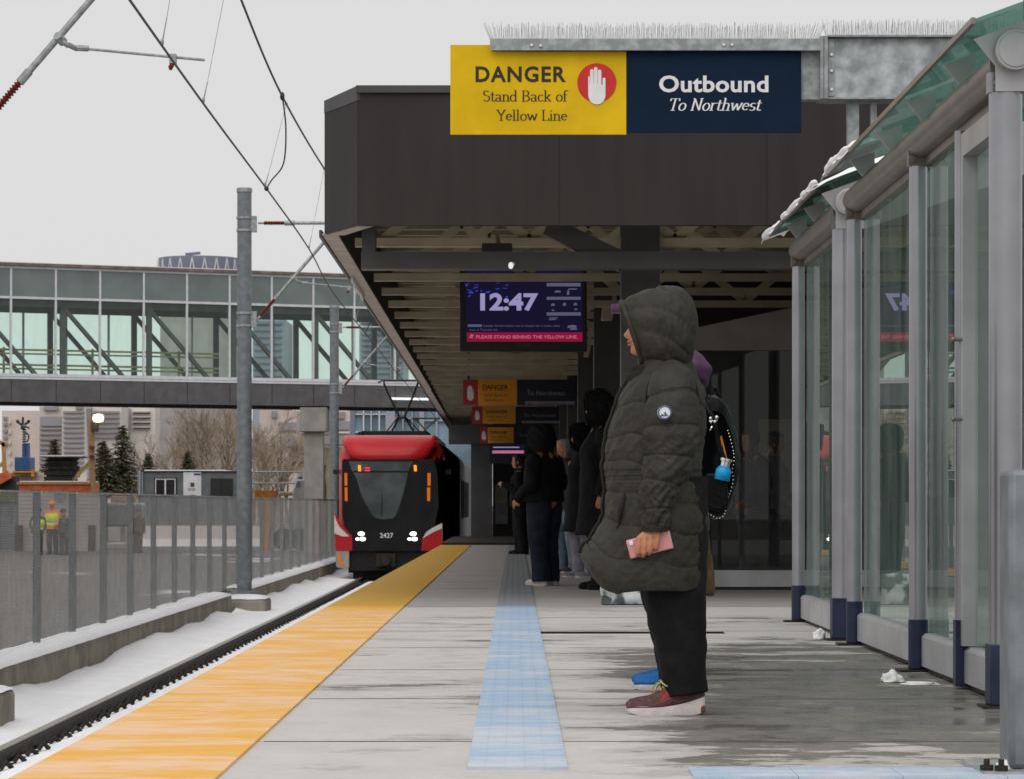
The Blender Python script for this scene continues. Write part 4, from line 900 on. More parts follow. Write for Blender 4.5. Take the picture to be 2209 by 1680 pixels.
m = MB(); m.cyl((1.935, 13.1, 0.25), (1.935, 13.1, 2.42), 0.026, None, 16); m.build('door_mullion', M['alu'], t)
m = MB(); m.box(1.908, 1.962, 13.06, 13.14, 0.012, 0.30); m.build('mullion_base', M['navy_base'], t)
m = MB(); m.box(1.93, 1.995, 11.98, 13.06, 2.30, 2.40); m.box(1.93, 1.995, 11.98, 12.03, 0.19, 2.30); m.box(1.93, 1.995, 13.0, 13.06, 0.19, 2.30); m.build('door_frame', M['alu_panel'], t)
m = MB()
for z in (1.51, 1.17): m.cyl((1.93, 13.02, z), (1.895, 13.02, z), 0.008, None, 10); m.ball((1.893, 13.02, z), 0.012, 8)
m.build('door_handle', M['bronze_tube'], t)
s2 = shelter('farther glass shelter with snow along its roof edge', 17.8, 20.6, [17.8, 20.6], True, None, (17.72, 20.9), [(17.66, 18.6, 1.735, 2.45, 0.085), (18.5, 19.9, 1.74, 1.95, 0.06), (20.5, 21.35, 1.735, 1.90, 0.08)])

# ================================================================= station building under the canopy (right) and the end house
YB = 28.3
sb = thing('station_kiosk', 'dark glazed station enclosure with pale sill panel under the canopy', 'building', (4.3, YB + 3, 0))
m = MB(); m.box(1.30, 7.4, YB, YB + 0.14, 0.03, 0.165); m.box(1.30, 7.4, YB + 0.01, YB + 0.13, 0.165, 0.185); m.build('sill_panel', M['alu_panel'], sb)
m = MB(); m.box(1.30, 7.4, YB + 0.02, YB + 0.12, 0.0, 0.03); m.build('skirting', M['black'], sb)
xs = [1.30, 3.05, 4.5, 5.95, 7.4]
for x in xs:
    m = MB(); m.box(x - 0.025, x + 0.025, YB - 0.01, YB + 0.08, 0.187, 2.24); m.build('mullion', M['charcoal_steel'], sb)
for a, b in zip(xs[:-1], xs[1:]):
    m = MB(); m.box(a + 0.026, b - 0.026, YB + 0.03, YB + 0.042, 0.187, 2.238); m.build('glass_pane', M['glass_dark'], sb)
m = MB(); m.prism([(1.25, 2.242), (7.45, 2.242), (7.45, 3.66), (1.25, 2.36)], (0, YB + 0.14, 0), XA, ZA, 0.16); m.build('sloped_header', M['header_grey'], sb)
m = MB(); m.box(1.30, 7.4, YB + 7.0, YB + 7.2, 0, 3.6); m.build('rear_wall', M['charcoal'], sb)
m = MB(); m.box(7.42, 7.6, YB - 4, YE, 0, 3.70); m.build('side_wall', M['charcoal'], sb)
m = MB()
for k in range(5): m.box(1.9 + k * 0.95, 2.35 + k * 0.95, YB + 6.95, YB + 6.99, 0.9, 1.7 + 0.1 * (k % 2))
m.build('wall_poster', M['soffit'], sb)
t = thing('litter_bin', 'squat dark grey bin standing behind the kiosk glass', 'bin', (px(1640, 29.5), 29.5, 0))
m = MB(); m.lathe([(0.19, 0), (0.20, 0.02), (0.22, 0.62), (0.235, 0.64), (0.235, 0.70), (0.21, 0.71)], (px(1640, 29.5), 29.5, 0), 20); m.build('drum', M['grey_cloth'], t)
m = MB(); m.lathe([(0.16, 0.711), (0.15, 0.76), (0.06, 0.78)], (px(1640, 29.5), 29.5, 0), 20); m.build('lid', M['black'], t)
eh = thing('station_house', 'dark station house closing the far end of the platform', 'building', (3.0, 74, 0))
m = MB(); m.box(px(1016, 72), px(1062, 72), 72.0, 72.5, 0.003, pz(957, 72)); m.build('corner_pier', M['charcoal_steel'], eh)
m = MB(); m.box(px(1062, 72) + 0.003, 7.4, 72.9, 73.3, 0.003, ZB - 0.02); m.build('end_wall', M['charcoal'], eh)
m = MB(); m.box(px(968, 72), 7.4, 71.9, 72.6, pz(957, 72) + 0.003, pz(915, 72)); m.build('lintel_beam', M['charcoal_steel'], eh)
m = MB(); m.box(px(1068, 72), px(1095, 72), 72.84, 72.89, pz(1130, 72), pz(1045, 72)); m.build('notice_board', M['lilac_cloth'], eh)
m = MB(); m.box(px(1070, 72), px(1093, 72), 72.80, 72.838, pz(1085, 72), pz(1050, 72)); m.build('poster', M['soffit'], eh)

# ================================================================= foreground post at the right edge, snow lumps
t = thing('steel_post', 'thick galvanised steel post bolted down at the right edge of the picture', 'post', (1.62, 9.0, 0))
m = MB(); m.box(px(2172, 9.0), px(2172, 9.0) + 0.24, 8.95, 9.15, 0.012, 0.905); m.build('post_body', M['pole'], t, bevel=0.018)
m = MB(); m.box(px(2112, 8.95), 1.95, 8.86, 9.3, 0.001, 0.014); m.build('base_plate', M['galv'], t)
for x, y in ((1.395, 8.92), (1.435, 8.90), (1.85, 8.92)):
    m = MB(); m.cyl((x, y, 0.014), (x, y, 0.03), 0.020, None, 6); m.cyl((x, y, 0.03), (x, y, 0.048), 0.009, None, 8); m.build('bolt', M['rail'], t)
def lump(c, r, lab, sc=(1, 1, 0.6), seed=0):
    m = MB(); m.ball((0, 0, 0), 1, 28, (1, 1, 1))
    for v in m.v:
        n = noise.noise(v * 1.7 + Vector((seed, 0, 0))) * 0.35 + noise.noise(v * 4 + Vector((0, seed, 0))) * 0.14
        q = v * (1 + n); v.x, v.y, v.z = c[0] + q.x * r * sc[0], c[1] + q.y * r * sc[1], max(0.002, c[2] + q.z * r * sc[2])
    tag(m.build('snow_lump', M['snow'], smooth=True), lab, 'snow', 'lumps of snow on the platform')
lump((px(1925, 13.6), 13.6, 0.0), 0.052, 'largest snow lump on the platform, below the middle shelter post', (1, 1, 0.95), 1)
lump((px(1985, 13.4), 13.4, 0.0), 0.05, 'flat dirty snow lump right of the largest one', (1.7, 1.2, 0.3), 2)
lump((px(1767, 17.9), 17.9, 0.02), 0.045, 'small white snow lump left of the thick navy post base', (0.9, 0.9, 0.9), 3)
lump((px(2195, 9.1), 9.02, 0.0), 0.055, 'snow heap against the foot of the steel post', (1.6, 1.2, 0.9), 6)
# mottled bag standing behind the woman
t = thing('salt_bag', 'mottled pale grey-green bag on the ground behind the coat', 'bag', (px(1345, 24.2), 24.2, 0))
m = MB()
def bagf(i, j):
    a = 2 * math.pi * i / 28; z = j / 9
    ex = 0.6; cx_, sy_ = math.cos(a), math.sin(a)
    x = math.copysign(abs(cx_) ** ex, cx_) * 0.185 * (1 - 0.35 * max(0, z - 0.55)); y = math.copysign(abs(sy_) ** ex, sy_) * 0.13 * (1 - 0.5 * max(0, z - 0.5))
    n = noise.noise(Vector((x * 9, y * 9, z * 3))) * 0.025
    return (px(1345, 24.2) + x + n, 24.2 + y + n, 0.004 + 0.25 * z * (1 + 0.25 * noise.noise(Vector((a * 2, 0.4, 1)))))
m.grid(28, 10, bagf, True); m.f.append([9 * 28 + i for i in range(28)]); m.m.append(0)
M['bag'] = pm('mottled_bag', (0.10, 0.13, 0.12), 0.75, 0, 0.2, 9, 0.5, 14, col2=(0.50, 0.54, 0.54), lo=0.46, hi=0.56)
m.build('sack', M['bag'], t, smooth=True)
m = MB(); m.box(px(1300, 24.2), px(1392, 24.2), 24.02, 24.38, 0.001, 0.006); m.build('base_board', M['navy_sign'], t)
# ================================================================= glazed footbridge over the track
BO = Vector((-17.62, 103.0, 0)); phi = math.atan2(5.5, 11.9)
BU = Vector((math.cos(phi), math.sin(phi), 0)); BD = Vector((-math.sin(phi), math.cos(phi), 0))
def Bp(s, d, z): return BO + BU * s + BD * d + ZA * z
def bbox_(m, s0, s1, d0, d1, z0, z1):
    c = [Bp(s0, d0, z0), Bp(s1, d0, z0), Bp(s1, d1, z0), Bp(s0, d1, z0), Bp(s0, d0, z1), Bp(s1, d0, z1), Bp(s1, d1, z1), Bp(s0, d1, z1)]
    m.add(c, [(0, 3, 2, 1), (4, 5, 6, 7), (0, 1, 5, 4), (1, 2, 6, 5), (2, 3, 7, 6), (3, 0, 4, 7)]); return m
br = thing('footbridge', 'glazed footbridge with green tinted glass crossing above the track', 'bridge', (-10, 106, 0))
SA, SB, WID = -7.5, 27.6, 4.2; MS = 1.58; m0 = 0.385
def bpart(name, mat, boxes, lab=None):
    m = MB()
    for b in boxes: bbox_(m, *b)
    return m.build(name, mat, br, label=lab)
bpart('girder', M['bridge_girder'], [(SA, SB, 0.0, 0.25, 4.33, 5.07), (SA, SB, WID - 0.25, WID, 4.33, 5.07), (SA, SB, 0.252, WID - 0.252, 4.75, 5.06)])
for k in range(-4, 17): bpart('girder_seam', M['black'], [(m0 + k * MS, m0 + k * MS + 0.02, -0.004, 0.0, 4.35, 5.05)])
bpart('roof_slab', M['bridge_roof'], [(SA, SB, -0.10, WID + 0.1, 8.96, 9.06)])
bpart('snow_line', M['snow'], [(SA, SB, -0.06, 0.7, 9.062, 9.085)])
ks = list(range(-4, 17))
for side, d in ((0, 0.0), (1, WID - 0.08)):
    bpart('sill', M['white_frame'], [(SA, SB, d - 0.02, d + 0.09, 5.075, 5.15), (SA, SB, d - 0.0, d + 0.08, 5.165, 5.27)])
    bpart('transom', M['white_frame'], [(SA, SB, d - 0.01, d + 0.07, 7.83, 7.91)])
    bpart('head_rail', M['white_frame'], [(SA, SB, d - 0.01, d + 0.07, 8.87, 8.955)])
    for k in ks:
        s = m0 + k * MS
        bpart('mullion', M['white_frame'], [(s - 0.035, s + 0.035, d - 0.012, d + 0.075, 5.272, 8.868)])
        if k < 16:
            bpart('glass_pane', M['glass_bridge'], [(s + 0.036, s + MS - 0.036, d + 0.02, d + 0.032, 5.272, 7.828)])
            bpart('spandrel_panel', M['spandrel'], [(s + 0.036, s + MS - 0.036, d + 0.015, d + 0.045, 7.912, 8.868)])
for d, so_ in ((0.32, 0.0), (WID - 0.42, 0.55)):
    bpart('truss_chord', M['truss'], [(SA, SB, d, d + 0.16, 7.60, 7.88), (SA, SB, d, d + 0.16, 5.08, 5.2)])
    for k in range(-3, 8):
        s = 2.32 + 3.12 * k + so_
        m = MB(); m.bar(Bp(s, d + 0.08, 7.62), Bp(s + 2.25, d + 0.08, 5.15), 0.12, 0.20, up=BD); m.build('truss_diagonal', M['truss'], br)
        bpart('truss_post', M['truss'], [(s - 0.09, s + 0.09, d, d + 0.15, 5.2, 7.62)])
for d in (0.62,):
    m = MB()
    for z in (6.12, 5.60): bbox_(m, SA, 8.1, d, d + 0.05, z - 0.04, z + 0.03); bbox_(m, SA, 8.1, d + 0.0, d + 0.04, z - 0.17, z - 0.11)
    for k in range(-4, 6, 2): bbox_(m, m0 + k * MS - 0.1, m0 + k * MS - 0.03, d + 0.051, d + 0.1, 5.08, 6.2)
    m.build('handrail', M['olive_rail'], br)
bpart('ceiling', M['spandrel'], [(SA, SB, 0.1, WID - 0.1, 8.0, 8.86)])
m = MB(); bbox_(m, 14.4, 16.2, -0.16, -0.06, 4.60, 4.68); m.build('strip_light', M['tube_light'], br)
bpart('bracing', M['charcoal_steel'], [(14, 17, 0.6, 1.6, 4.50, 4.74)])
pr = thing('bridge_pier', 'square concrete pier with a thicker cap under the footbridge', 'pier', (-7.15, 108, -1.2))
m = MB(); m.box(-7.52, -6.86, 107.3, 108.2, -1.4, 3.40); m.build('shaft', M['conc_col'], pr)
m = MB(); m.box(-7.66, -6.72, 107.1, 108.9, 3.402, 4.26); m.build('cap', M['conc_col'], pr, bevel=0.02)
m = MB(); m.cyl((-7.1, 107.8, 4.261), (-7.1, 107.8, 4.328), 0.4, 0.45, 20); m.build('bearing', M['black'], pr)

# ================================================================= tram
YF = 74.15; KX = 87.6
def fx(zx): return (zx * .2568 + 483.2 - 1112) / KX
def fz(zy): return .8 + (1088 - (zy * .2568 + 862.9)) / KX
def fp(q): return [(fx(a), fz(b)) for a, b in q]
tr = thing('tram', 'red and black light rail tram numbered 2427 arriving with headlights lit', 'tram', (TC, YF, -0.99))
def sect(hw, zb, zt, rt, rb, n=8):
    """closed outline, clockwise from bottom right, 4*n + corners"""
    q = []
    for (cx_, cz, r, a0) in ((hw - rb, zb + rb, rb, -90), (hw - rt, zt - rt, rt, 0), (-hw + rt, zt - rt, rt, 90), (-hw + rb, zb + rb, rb, 180)):
        for i in range(n + 1): a = R(a0 + 90 * i / n); q.append((cx_ + r * math.cos(a), cz + r * math.sin(a)))
    return q
def loft_body(secs, name, pick, parent, mats):
    m = MB(); k = len(secs[0][1]); vs = [(TC + x, y, z) for y, q in secs for x, z in q]
    for mt in mats: m.use(mt)
    m.add(vs, [])
    for j in range(len(secs) - 1):
        for i in range(k):
            f = [j * k + i, (j + 1) * k + i, (j + 1) * k + (i + 1) % k, j * k + (i + 1) % k]
            c = sum((m.v[t] for t in f), Vector()) / 4
            m.f.append(f); m.m.append(pick(c.x - TC, c.y, c.z))
    m.f.append(list(range(k))); m.m.append(pick(0, secs[0][0], 0.5))
    m.f.append([(len(secs) - 1) * k + i for i in range(k)][::-1]); m.m.append(0)
    return m.build(name, None, parent, smooth=False)
def pick(x, y, z):
    if x < -1.0 and y > YF + 0.03 and y < YF + 1.2 and z > -0.7: return 0
    if x > 1.0 and y > YF + 0.02 and z < 1.95: return 4
    if x > 0.6 and y > YF + 0.9 and z < 2.3: return 4
    if y < YF + 0.2 and z < 1.92: return 1
    if z > 2.25 and y > YF + 1.3: return 3
    if z > 1.90 and y < YF + 1.6: return 0
    if x < 0 and y < YF + 1.2: return 0
    if y < YF + 0.7 and z < 1.92: return 1
    if -0.05 < z < 1.9: return 1
    if z <= -0.05: return 0 if y < YF + 2.2 else 2
    return 1
secs = [(YF + 0.25, sect(1.06, -0.62, 1.90, 0.14, 0.2)), (YF + 0.32, sect(1.14, -0.70, 1.95, 0.18, 0.2)), (YF + 0.45, sect(1.22, -0.72, 2.10, 0.30, 0.15)), (YF + 0.65, sect(1.28, -0.72, 2.30, 0.42, 0.12)),
        (YF + 0.95, sect(1.315, -0.72, 2.44, 0.5, 0.1)), (YF + 1.3, sect(1.325, -0.72, 2.50, 0.5, 0.1)), (YF + 2.2, sect(1.325, -0.72, 2.51, 0.45, 0.1)), (YF + 21, sect(1.325, -0.72, 2.51, 0.45, 0.1))]
loft_body(secs, 'body', pick, tr, [M['train_red'], M['train_black'], M['train_silver'], M['train_roof'], M['train_side']])
# red visor over the windscreen: a rounded, raked brow
def visor(i, j):
    u = i / 20 * 2 - 1; v = j / 10
    hw = 0.93 + (1.17 - 0.93) * min(1, v * 2.2) - 0.10 * max(0, v - 0.55)
    bulge = 1 - 0.55 * abs(u) ** 3
    y = YF - 0.14 + 0.95 * v ** 1.6 + 0.20 * abs(u) ** 4; z = 0.03 * v + fz(492) + (fz(296) - fz(492)) * math.sin(v * math.pi / 2) ** 0.9
    return (TC + 0.0 + u * hw - 0.04, y, z)
m = MB(); m.grid(21, 11, visor)
k = len(m.v); m.add([p + Vector((0, 0.25, -0.05)) for p in m.v[:k]], [])
for (i0, i1, st) in ((0, 20, 1),):
    for i in range(20): m.f.append([i, k + i, k + i + 1, i + 1]); m.m.append(0)
    for i in range(20): a = 10 * 21 + i; m.f.append([a, a + 1, k + a + 1, k + a]); m.m.append(0)
    for j in range(10): a = j * 21; m.f.append([a, a + 21, k + a + 21, k + a]); m.m.append(0); b = a + 20; m.f.append([b, k + b, k + b + 21, b + 21]); m.m.append(0)
m.build('visor', M['train_red'], tr, smooth=True)
def plate(name, poly, mat, y0, th=0.03, lab=None, bev=0):
    m = MB(); m.prism(fp(poly), (0, YF + y0, 0), XA, ZA, th); return m.build(name, mat, tr, label=lab, bevel=bev)
plate('face_mask', [(994, 505), (1006, 492), (1745, 492), (1765, 505), (1790, 600), (1800, 900), (1770, 1060), (1690, 1150), (1665, 1262), (1060, 1262), (1075, 1140), (1012, 1060), (994, 960), (992, 600)], M['train_black'], 0.30, 0.325)
plate('windscreen_reflection', [(1048, 512), (1592, 512), (1552, 585), (1540, 640), (1508, 780), (1470, 900), (1448, 958), (1436, 978), (1412, 992), (1340, 998), (1285, 990), (1255, 970), (1225, 925), (1165, 820), (1128, 700), (1108, 640), (1072, 580)], M['windscreen_reflection'], -0.026, 0.012)  # pale plate shaped and coloured as the sky reflected in the black glass
plate('sign_band', [(1085, 592), (1570, 592), (1566, 606), (1092, 606)], M['train_black'], -0.0385, 0.004)
m = MB(); m.prism(fp([(1326, 790), (1334, 790), (1330, 960), (1318, 960)]), (0, YF - 0.04, 0), XA, ZA, 0.015); m.build('wiper', M['black'], tr)
for q in ([(1128, 543), (1151, 543), (1153, 595), (1130, 595)], [(1595, 543), (1618, 543), (1621, 595), (1598, 595)]): plate('marker_light', q, M['led_amber'], -0.04, 0.006)
for q in ([(1183, 562), (1228, 562), (1228, 573), (1183, 573)], [(1183, 583), (1228, 583), (1228, 595), (1183, 595)]): plate('route_display', q, M['led_red'], -0.04, 0.004)
for q in ([(1013, 610), (1036, 610), (1038, 716), (1015, 716)], [(1015, 730), (1038, 730), (1040, 845), (1017, 845)], [(1710, 610), (1736, 610), (1737, 716), (1711, 716)], [(1706, 730), (1734, 730), (1732, 845), (1708, 845)]): plate('side_marker', q, M['amber_glow_dim'], -0.03, 0.006)
for sgn, cx0 in ((0, 1152), (1, 1588)):
    for (dx, dy, r) in ((2, -20, 0.052), (-28, 24, 0.034), (14, 24, 0.048)):
        c = (fx(cx0 + dx), YF - 0.03, fz(1140 + dy)); m = MB(); m.lathe([(r * 1.2, -0.005), (r, 0.02), (r * 0.4, 0.03)], (0, 0, 0), 16)
        for v in m.v: v.x, v.y, v.z = c[0] + v.x * 1.35, c[1] - v.z, c[2] + v.y * 0.85
        m.build('headlight', M['headlight'], tr)
m = MB(); m.text('2427', (fx(1366), YF - 0.026, fz(1153)), XA, ZA, fz(1114) - fz(1155), bold=0.012, width=fx(1422) - fx(1311)); m.build('fleet_number', M['sign_white'], tr)
plate('white_swoosh', [(928, 962), (945, 985), (975, 1045), (1030, 1105), (1072, 1142), (1000, 1143), (960, 1132), (928, 1115)], M['train_white'], 0.40, 0.42)
plate('red_edge', [(930, 940), (945, 955), (985, 1040), (1040, 1098), (1078, 1142), (1068, 1150), (1025, 1112), (970, 1055), (940, 995)], M['train_red'], -0.025, 0.02)
plate('lower_panel', [(934, 1118), (1000, 1145), (1078, 1146), (1078, 1262), (938, 1262)], M['train_red'], 0.42, 0.455)
plate('lower_panel', [(1660, 1262), (1665, 1165), (1700, 1105), (1760, 1065), (1832, 1030), (1835, 1262)], M['train_red'], 0.42, 0.45)
plate('white_swoosh', [(1668, 1160), (1700, 1105), (1760, 1065), (1832, 1030), (1832, 1075), (1760, 1105), (1700, 1140)], M['train_white'], -0.032, 0.003)
plate('skirt', [(940, 1264), (1052, 1264), (1052, 1402), (958, 1406), (942, 1390)], M['train_grey'], 0.42, 0.45)
plate('reflector', [(957, 1290), (978, 1288), (984, 1345), (1020, 1383), (990, 1388), (960, 1352)], M['amber_glow_dim'], -0.032, 0.006)  # unlit amber reflector; its glow is put into the material
m = MB(); m.box(fx(1052), fx(1705), YF + 0.08, YF + 1.2, fz(1430), fz(1264)); m.box(fx(1080), fx(1680), YF + 0.3, YF + 3, -1.02, fz(1432)); m.build('bumper', M['under'], tr)
m = MB(); m.box(fx(1280), fx(1440), YF - 0.02, YF + 0.4, fz(1395), fz(1285)); m.cyl((fx(1360), YF - 0.12, fz(1345)), (fx(1360), YF - 0.02, fz(1345)), 0.12, 0.14, 16); m.build('coupler', M['rail'], tr)
for sx in (-0.7175, 0.7175):
    for yy in (1.6, 3.4, 11, 12.8, 18, 19.8):
        m = MB(); m.cyl((TC + sx - 0.06, YF + yy, -0.67), (TC + sx + 0.06, YF + yy, -0.67), 0.32, None, 24); m.build('wheel', M['under'], tr)
m = MB(); m.box(TC - 1.1, TC + 1.1, YF + 1.2, YF + 20.5, -0.9, -0.60); m.build('underframe', M['under'], tr)
m = MB(); m.box(fx(1115), fx(1690), YF + 2.0, YF + 5.0, 2.50, fz(238)); m.box(fx(1090), fx(1130), YF + 1.8, YF + 2.2, 2.48, fz(248)); m.build('roof_unit', M['under'], tr, bevel=0.03)
m = MB(); m.box(TC - 0.9, TC + 0.9, YF + 10, YF + 20, 2.505, 2.72); m.build('roof_unit', M['train_roof'], tr, bevel=0.05)
for x, y, z in ((-1.40, 0.8, 1.62), (1.40, 0.9, 1.62)):
    m = MB(); m.box(TC + x - 0.06, TC + x + 0.06, YF + y, YF + y + 0.2, z - 0.06, z + 0.06); m.bar((TC + x * 0.93, YF + y + 0.1, z), (TC + x, YF + y + 0.1, z), 0.03, 0.03); m.build('camera_pod', M['black'], tr)
for yy in (3.5, 8.2, 12.8, 17.4):
    m = MB(); m.box(TC + 1.326, TC + 1.332, YF + yy, YF + yy + 1.3, -0.55, 1.75); m.build('door', M['train_side'], tr)
    m = MB(); m.box(TC + 1.3325, TC + 1.338, YF + yy + 0.64, YF + yy + 0.66, -0.5, 1.7); m.build('door_seam', M['train_silver'], tr)
secs2 = [(YF + 21.7, sect(1.30, -0.72, 2.45, 0.45, 0.1)), (YF + 22.2, sect(1.325, -0.72, 2.51, 0.45, 0.1)), (YF + 46, sect(1.325, -0.72, 2.51, 0.45, 0.1))]
loft_body(secs2, 'rear_car', lambda x, y, z: 3 if z > 2.3 else 2, tr, [M['train_red'], M['train_black'], M['train_silver'], M['train_roof']])
for yy in (23.2, 26.4, 29.6, 32.8, 36.0):
    m = MB(); m.box(TC + 1.326, TC + 1.331, YF + yy, YF + yy + 2.4, 0.35, 1.6); m.build('side_window', M['train_side'], tr)
m = MB(); m.box(TC - 1.1, TC + 1.1, YF + 21.0, YF + 21.7, -0.5, 2.3); m.build('gangway', M['under'], tr)
# pantograph
pc = Vector((TC - 0.05, YF + 8.0, 0))
m = MB(); m.tube([pc + Vector((-0.62, 0, 4.10)), pc + Vector((-0.5, 0, 4.165)), pc + Vector((0.5, 0, 4.165)), pc + Vector((0.62, 0, 4.10))], 0.024, 8); m.tube([pc + Vector((-0.5, 0.3, 4.165)), pc + Vector((0.5, 0.3, 4.165))], 0.02, 8)
for s in (-0.46, 0.46): m.tube([pc + Vector((s, 0, 4.15)), pc + Vector((s, 0.15, 4.08)), pc + Vector((s, 0.3, 4.15))], 0.018, 8)
m.build('pantograph_head', M['wire'], tr)
m = MB()
for s in (-1, 1):
    m.tube([pc + Vector((0.46 * s, 0.15, 4.08)), pc + Vector((0.07 * s, 0.9, 3.22)), pc + Vector((0.38 * s + 0.0, 1.8, 2.72))], 0.03, 8)
    m.tube([pc + Vector((0.10 * s, 0.9, 3.22)), pc + Vector((0.55 * s, 1.9, 2.74))], 0.018, 8)
m.tube([pc + Vector((-0.08, 0.9, 3.22)), pc + Vector((0.08, 0.9, 3.22))], 0.05, 8); m.tube([pc + Vector((-0.5, 1.8, 2.72)), pc + Vector((0.5, 1.8, 2.72))], 0.03, 8)
m.build('pantograph_frame', M['wire'], tr); m = MB()
m.tube([pc + Vector((0.9, 3.2, 3.25)), pc + Vector((0.35, 3.2, 2.7))], 0.02, 8); m.tube([pc + Vector((0.3, 3.2, 3.25)), pc + Vector((0.75, 3.2, 2.7))], 0.02, 8); m.tube([pc + Vector((0.2, 3.2, 3.25)), pc + Vector((1.0, 3.2, 3.25))], 0.025, 8)
m.build('pantograph_frame', M['wire'], tr)
m = MB(); m.box(TC - 0.7, TC + 0.7, YF + 9.3, YF + 11.6, 2.512, 2.70); m.build('pantograph_base', M['under'], tr)

# ================================================================= construction yard on the left
def Yx(zx): return zx * .2568
def Yy(zy): return zy * .2568 + 862.9
def zbox(m, a, b, c, d, Y, dep): m.box(px(Yx(a), Y), px(Yx(b), Y), Y, Y + dep, pz(Yy(d), Y), pz(Yy(c), Y)); return m
GZ = -0.92
# site cabin
Y = 130.0
sc = thing('site_cabin', 'grey site cabin with snow on its flat roof and a white door', 'cabin', (px(407, Y), Y, GZ))
m = MB(); m.box(px(Yx(1158), Y), px(Yx(2012), Y), Y, Y + 3, GZ + 0.15, pz(Yy(598), Y))
m.build('wall', M['grey_siding'], sc)
m = MB(); m.box(px(Yx(1150), Y), px(Yx(2030), Y), Y - 0.08, Y + 3.1, pz(Yy(598), Y) + 0.002, pz(Yy(592), Y)); m.build('roof', M['charcoal_steel'], sc)
m = MB(); m.box(px(Yx(1215), Y), px(Yx(1900), Y), Y - 0.1, Y + 3.0, pz(Yy(592), Y) + 0.002, pz(Yy(583), Y)); m.build('snow_cap', M['snow'], sc)
m = MB()
for k in range(70): x = px(Yx(1158), Y) + 0.06 * k * (px(Yx(2012), Y) - px(Yx(1158), Y)) / 4.2; m.box(x, x + 0.02, Y - 0.012, Y, GZ + 0.2, pz(Yy(600), Y))
m.build('siding_rib', M['grey_siding'], sc)['kind'] = 'stuff'
m = MB(); zbox(m, 1296, 1486, 650, 800, Y - 0.05, 0.05); m.build('window', M['black'], sc)
for a, b in ((1312, 1380), (1396, 1464)):
    m = MB(); zbox(m, a, b, 668, 800, Y - 0.06, 0.008); m.build('window_pane', M['dark_glass'], sc)
m = MB(); zbox(m, 1304, 1474, 658, 665, Y - 0.075, 0.012); zbox(m, 1304, 1311, 666, 800, Y - 0.075, 0.012); zbox(m, 1467, 1474, 666, 800, Y - 0.075, 0.012); zbox(m, 1382, 1394, 666, 800, Y - 0.075, 0.012); m.build('window_frame', M['white_frame'], sc)
m = MB(); zbox(m, 1540, 1690, 602, 800, Y - 0.05, 0.05); m.build('door', M['white_paint'], sc)
m = MB(); zbox(m, 1628, 1686, 612, 628, Y - 0.06, 0.008); m.build('door_stripe', M['blue_paint'], sc)
m = MB(); zbox(m, 1600, 1632, 690, 725, Y - 0.06, 0.008); m.build('door_window', M['brown_cloth'], sc)
m = MB(); m.text('EXCEL', (px(Yx(1613), Y), Y - 0.052, pz(Yy(757), Y)), XA, ZA, 0.10, bold=0.02, width=0.32); m.build('door_lettering', M['sign_black'], sc)
m = MB(); zbox(m, 1768, 1956, 655, 800, Y - 0.05, 0.05); m.build('window', M['dark_glass'], sc)
m = MB(); zbox(m, 1855, 1862, 657, 800, Y - 0.06, 0.008); m.build('window_frame', M['black'], sc)
m = MB(); zbox(m, 1162, 1180, 590, 800, Y - 0.12, 0.05); zbox(m, 1190, 1200, 600, 800, Y - 0.12, 0.05); m.build('downpipe', M['galv'], sc)
# pale hoarding behind the workers
Y = 112.0
ho = thing('site_hoarding', 'pale ribbed hoarding with a grey notice behind the workers', 'hoarding', (px(130, Y), Y, GZ))
m = MB(); zbox(m, 155, 830, 775, 1290, Y, 0.1); m.build('panel', M['tower_white'], ho)
m = MB()
for k in range(14): zbox(m, 157, 828, 800 + k * 34, 805 + k * 34, Y - 0.012, 0.011)
m.build('panel_rib', M['tower_pink'], ho)
m = MB(); zbox(m, 452, 548, 758, 850, Y - 0.03, 0.02); m.build('notice', M['galv'], ho)
m = MB(); zbox(m, 740, 800, 1050, 1290, Y - 0.05, 0.04); zbox(m, 120, 190, 1050, 1290, Y - 0.2, 0.1); m.build('post', M['brown_cloth'], ho)
t = thing('site_container', 'dull green shipping container half behind the fence at the left', 'container', (px(10, 116), 116, GZ))
m = MB(); zbox(m, -160, 152, 850, 1290, 116, 2.4); m.build('container_wall', M['grey_siding'], t)
m = MB(); zbox(m, -165, 158, 770, 848, 115.9, 2.5); m.build('container_roof', M['grass'], t)
t = thing('green_tarp_stack', 'green tarpaulin covered stack behind the fence, right of the hoarding', 'stack', (px(265, 118), 118, GZ))
m = MB(); zbox(m, 850, 1190, 860, 1060, 118, 1.5); m.build('tarp', M['spandrel'], t, bevel=0.1)
m = MB(); zbox(m, 930, 1120, 800, 856, 118.1, 1.2); m.build('top_load', M['timber'], t, bevel=0.05)
t = thing('jersey_barrier_row', 'row of pale concrete barriers in front of the cabin', 'barrier', (px(430, 125), 125, GZ))
m = MB(); m.prism([(0, 0), (0.6, 0), (0.38, 0.3), (0.36, 0.85), (0.24, 0.85), (0.22, 0.3)], (px(300, 125), 125, GZ), YA, ZA, (px(560, 125) - px(300, 125))); m.build('barrier', M['tower_white'], t)
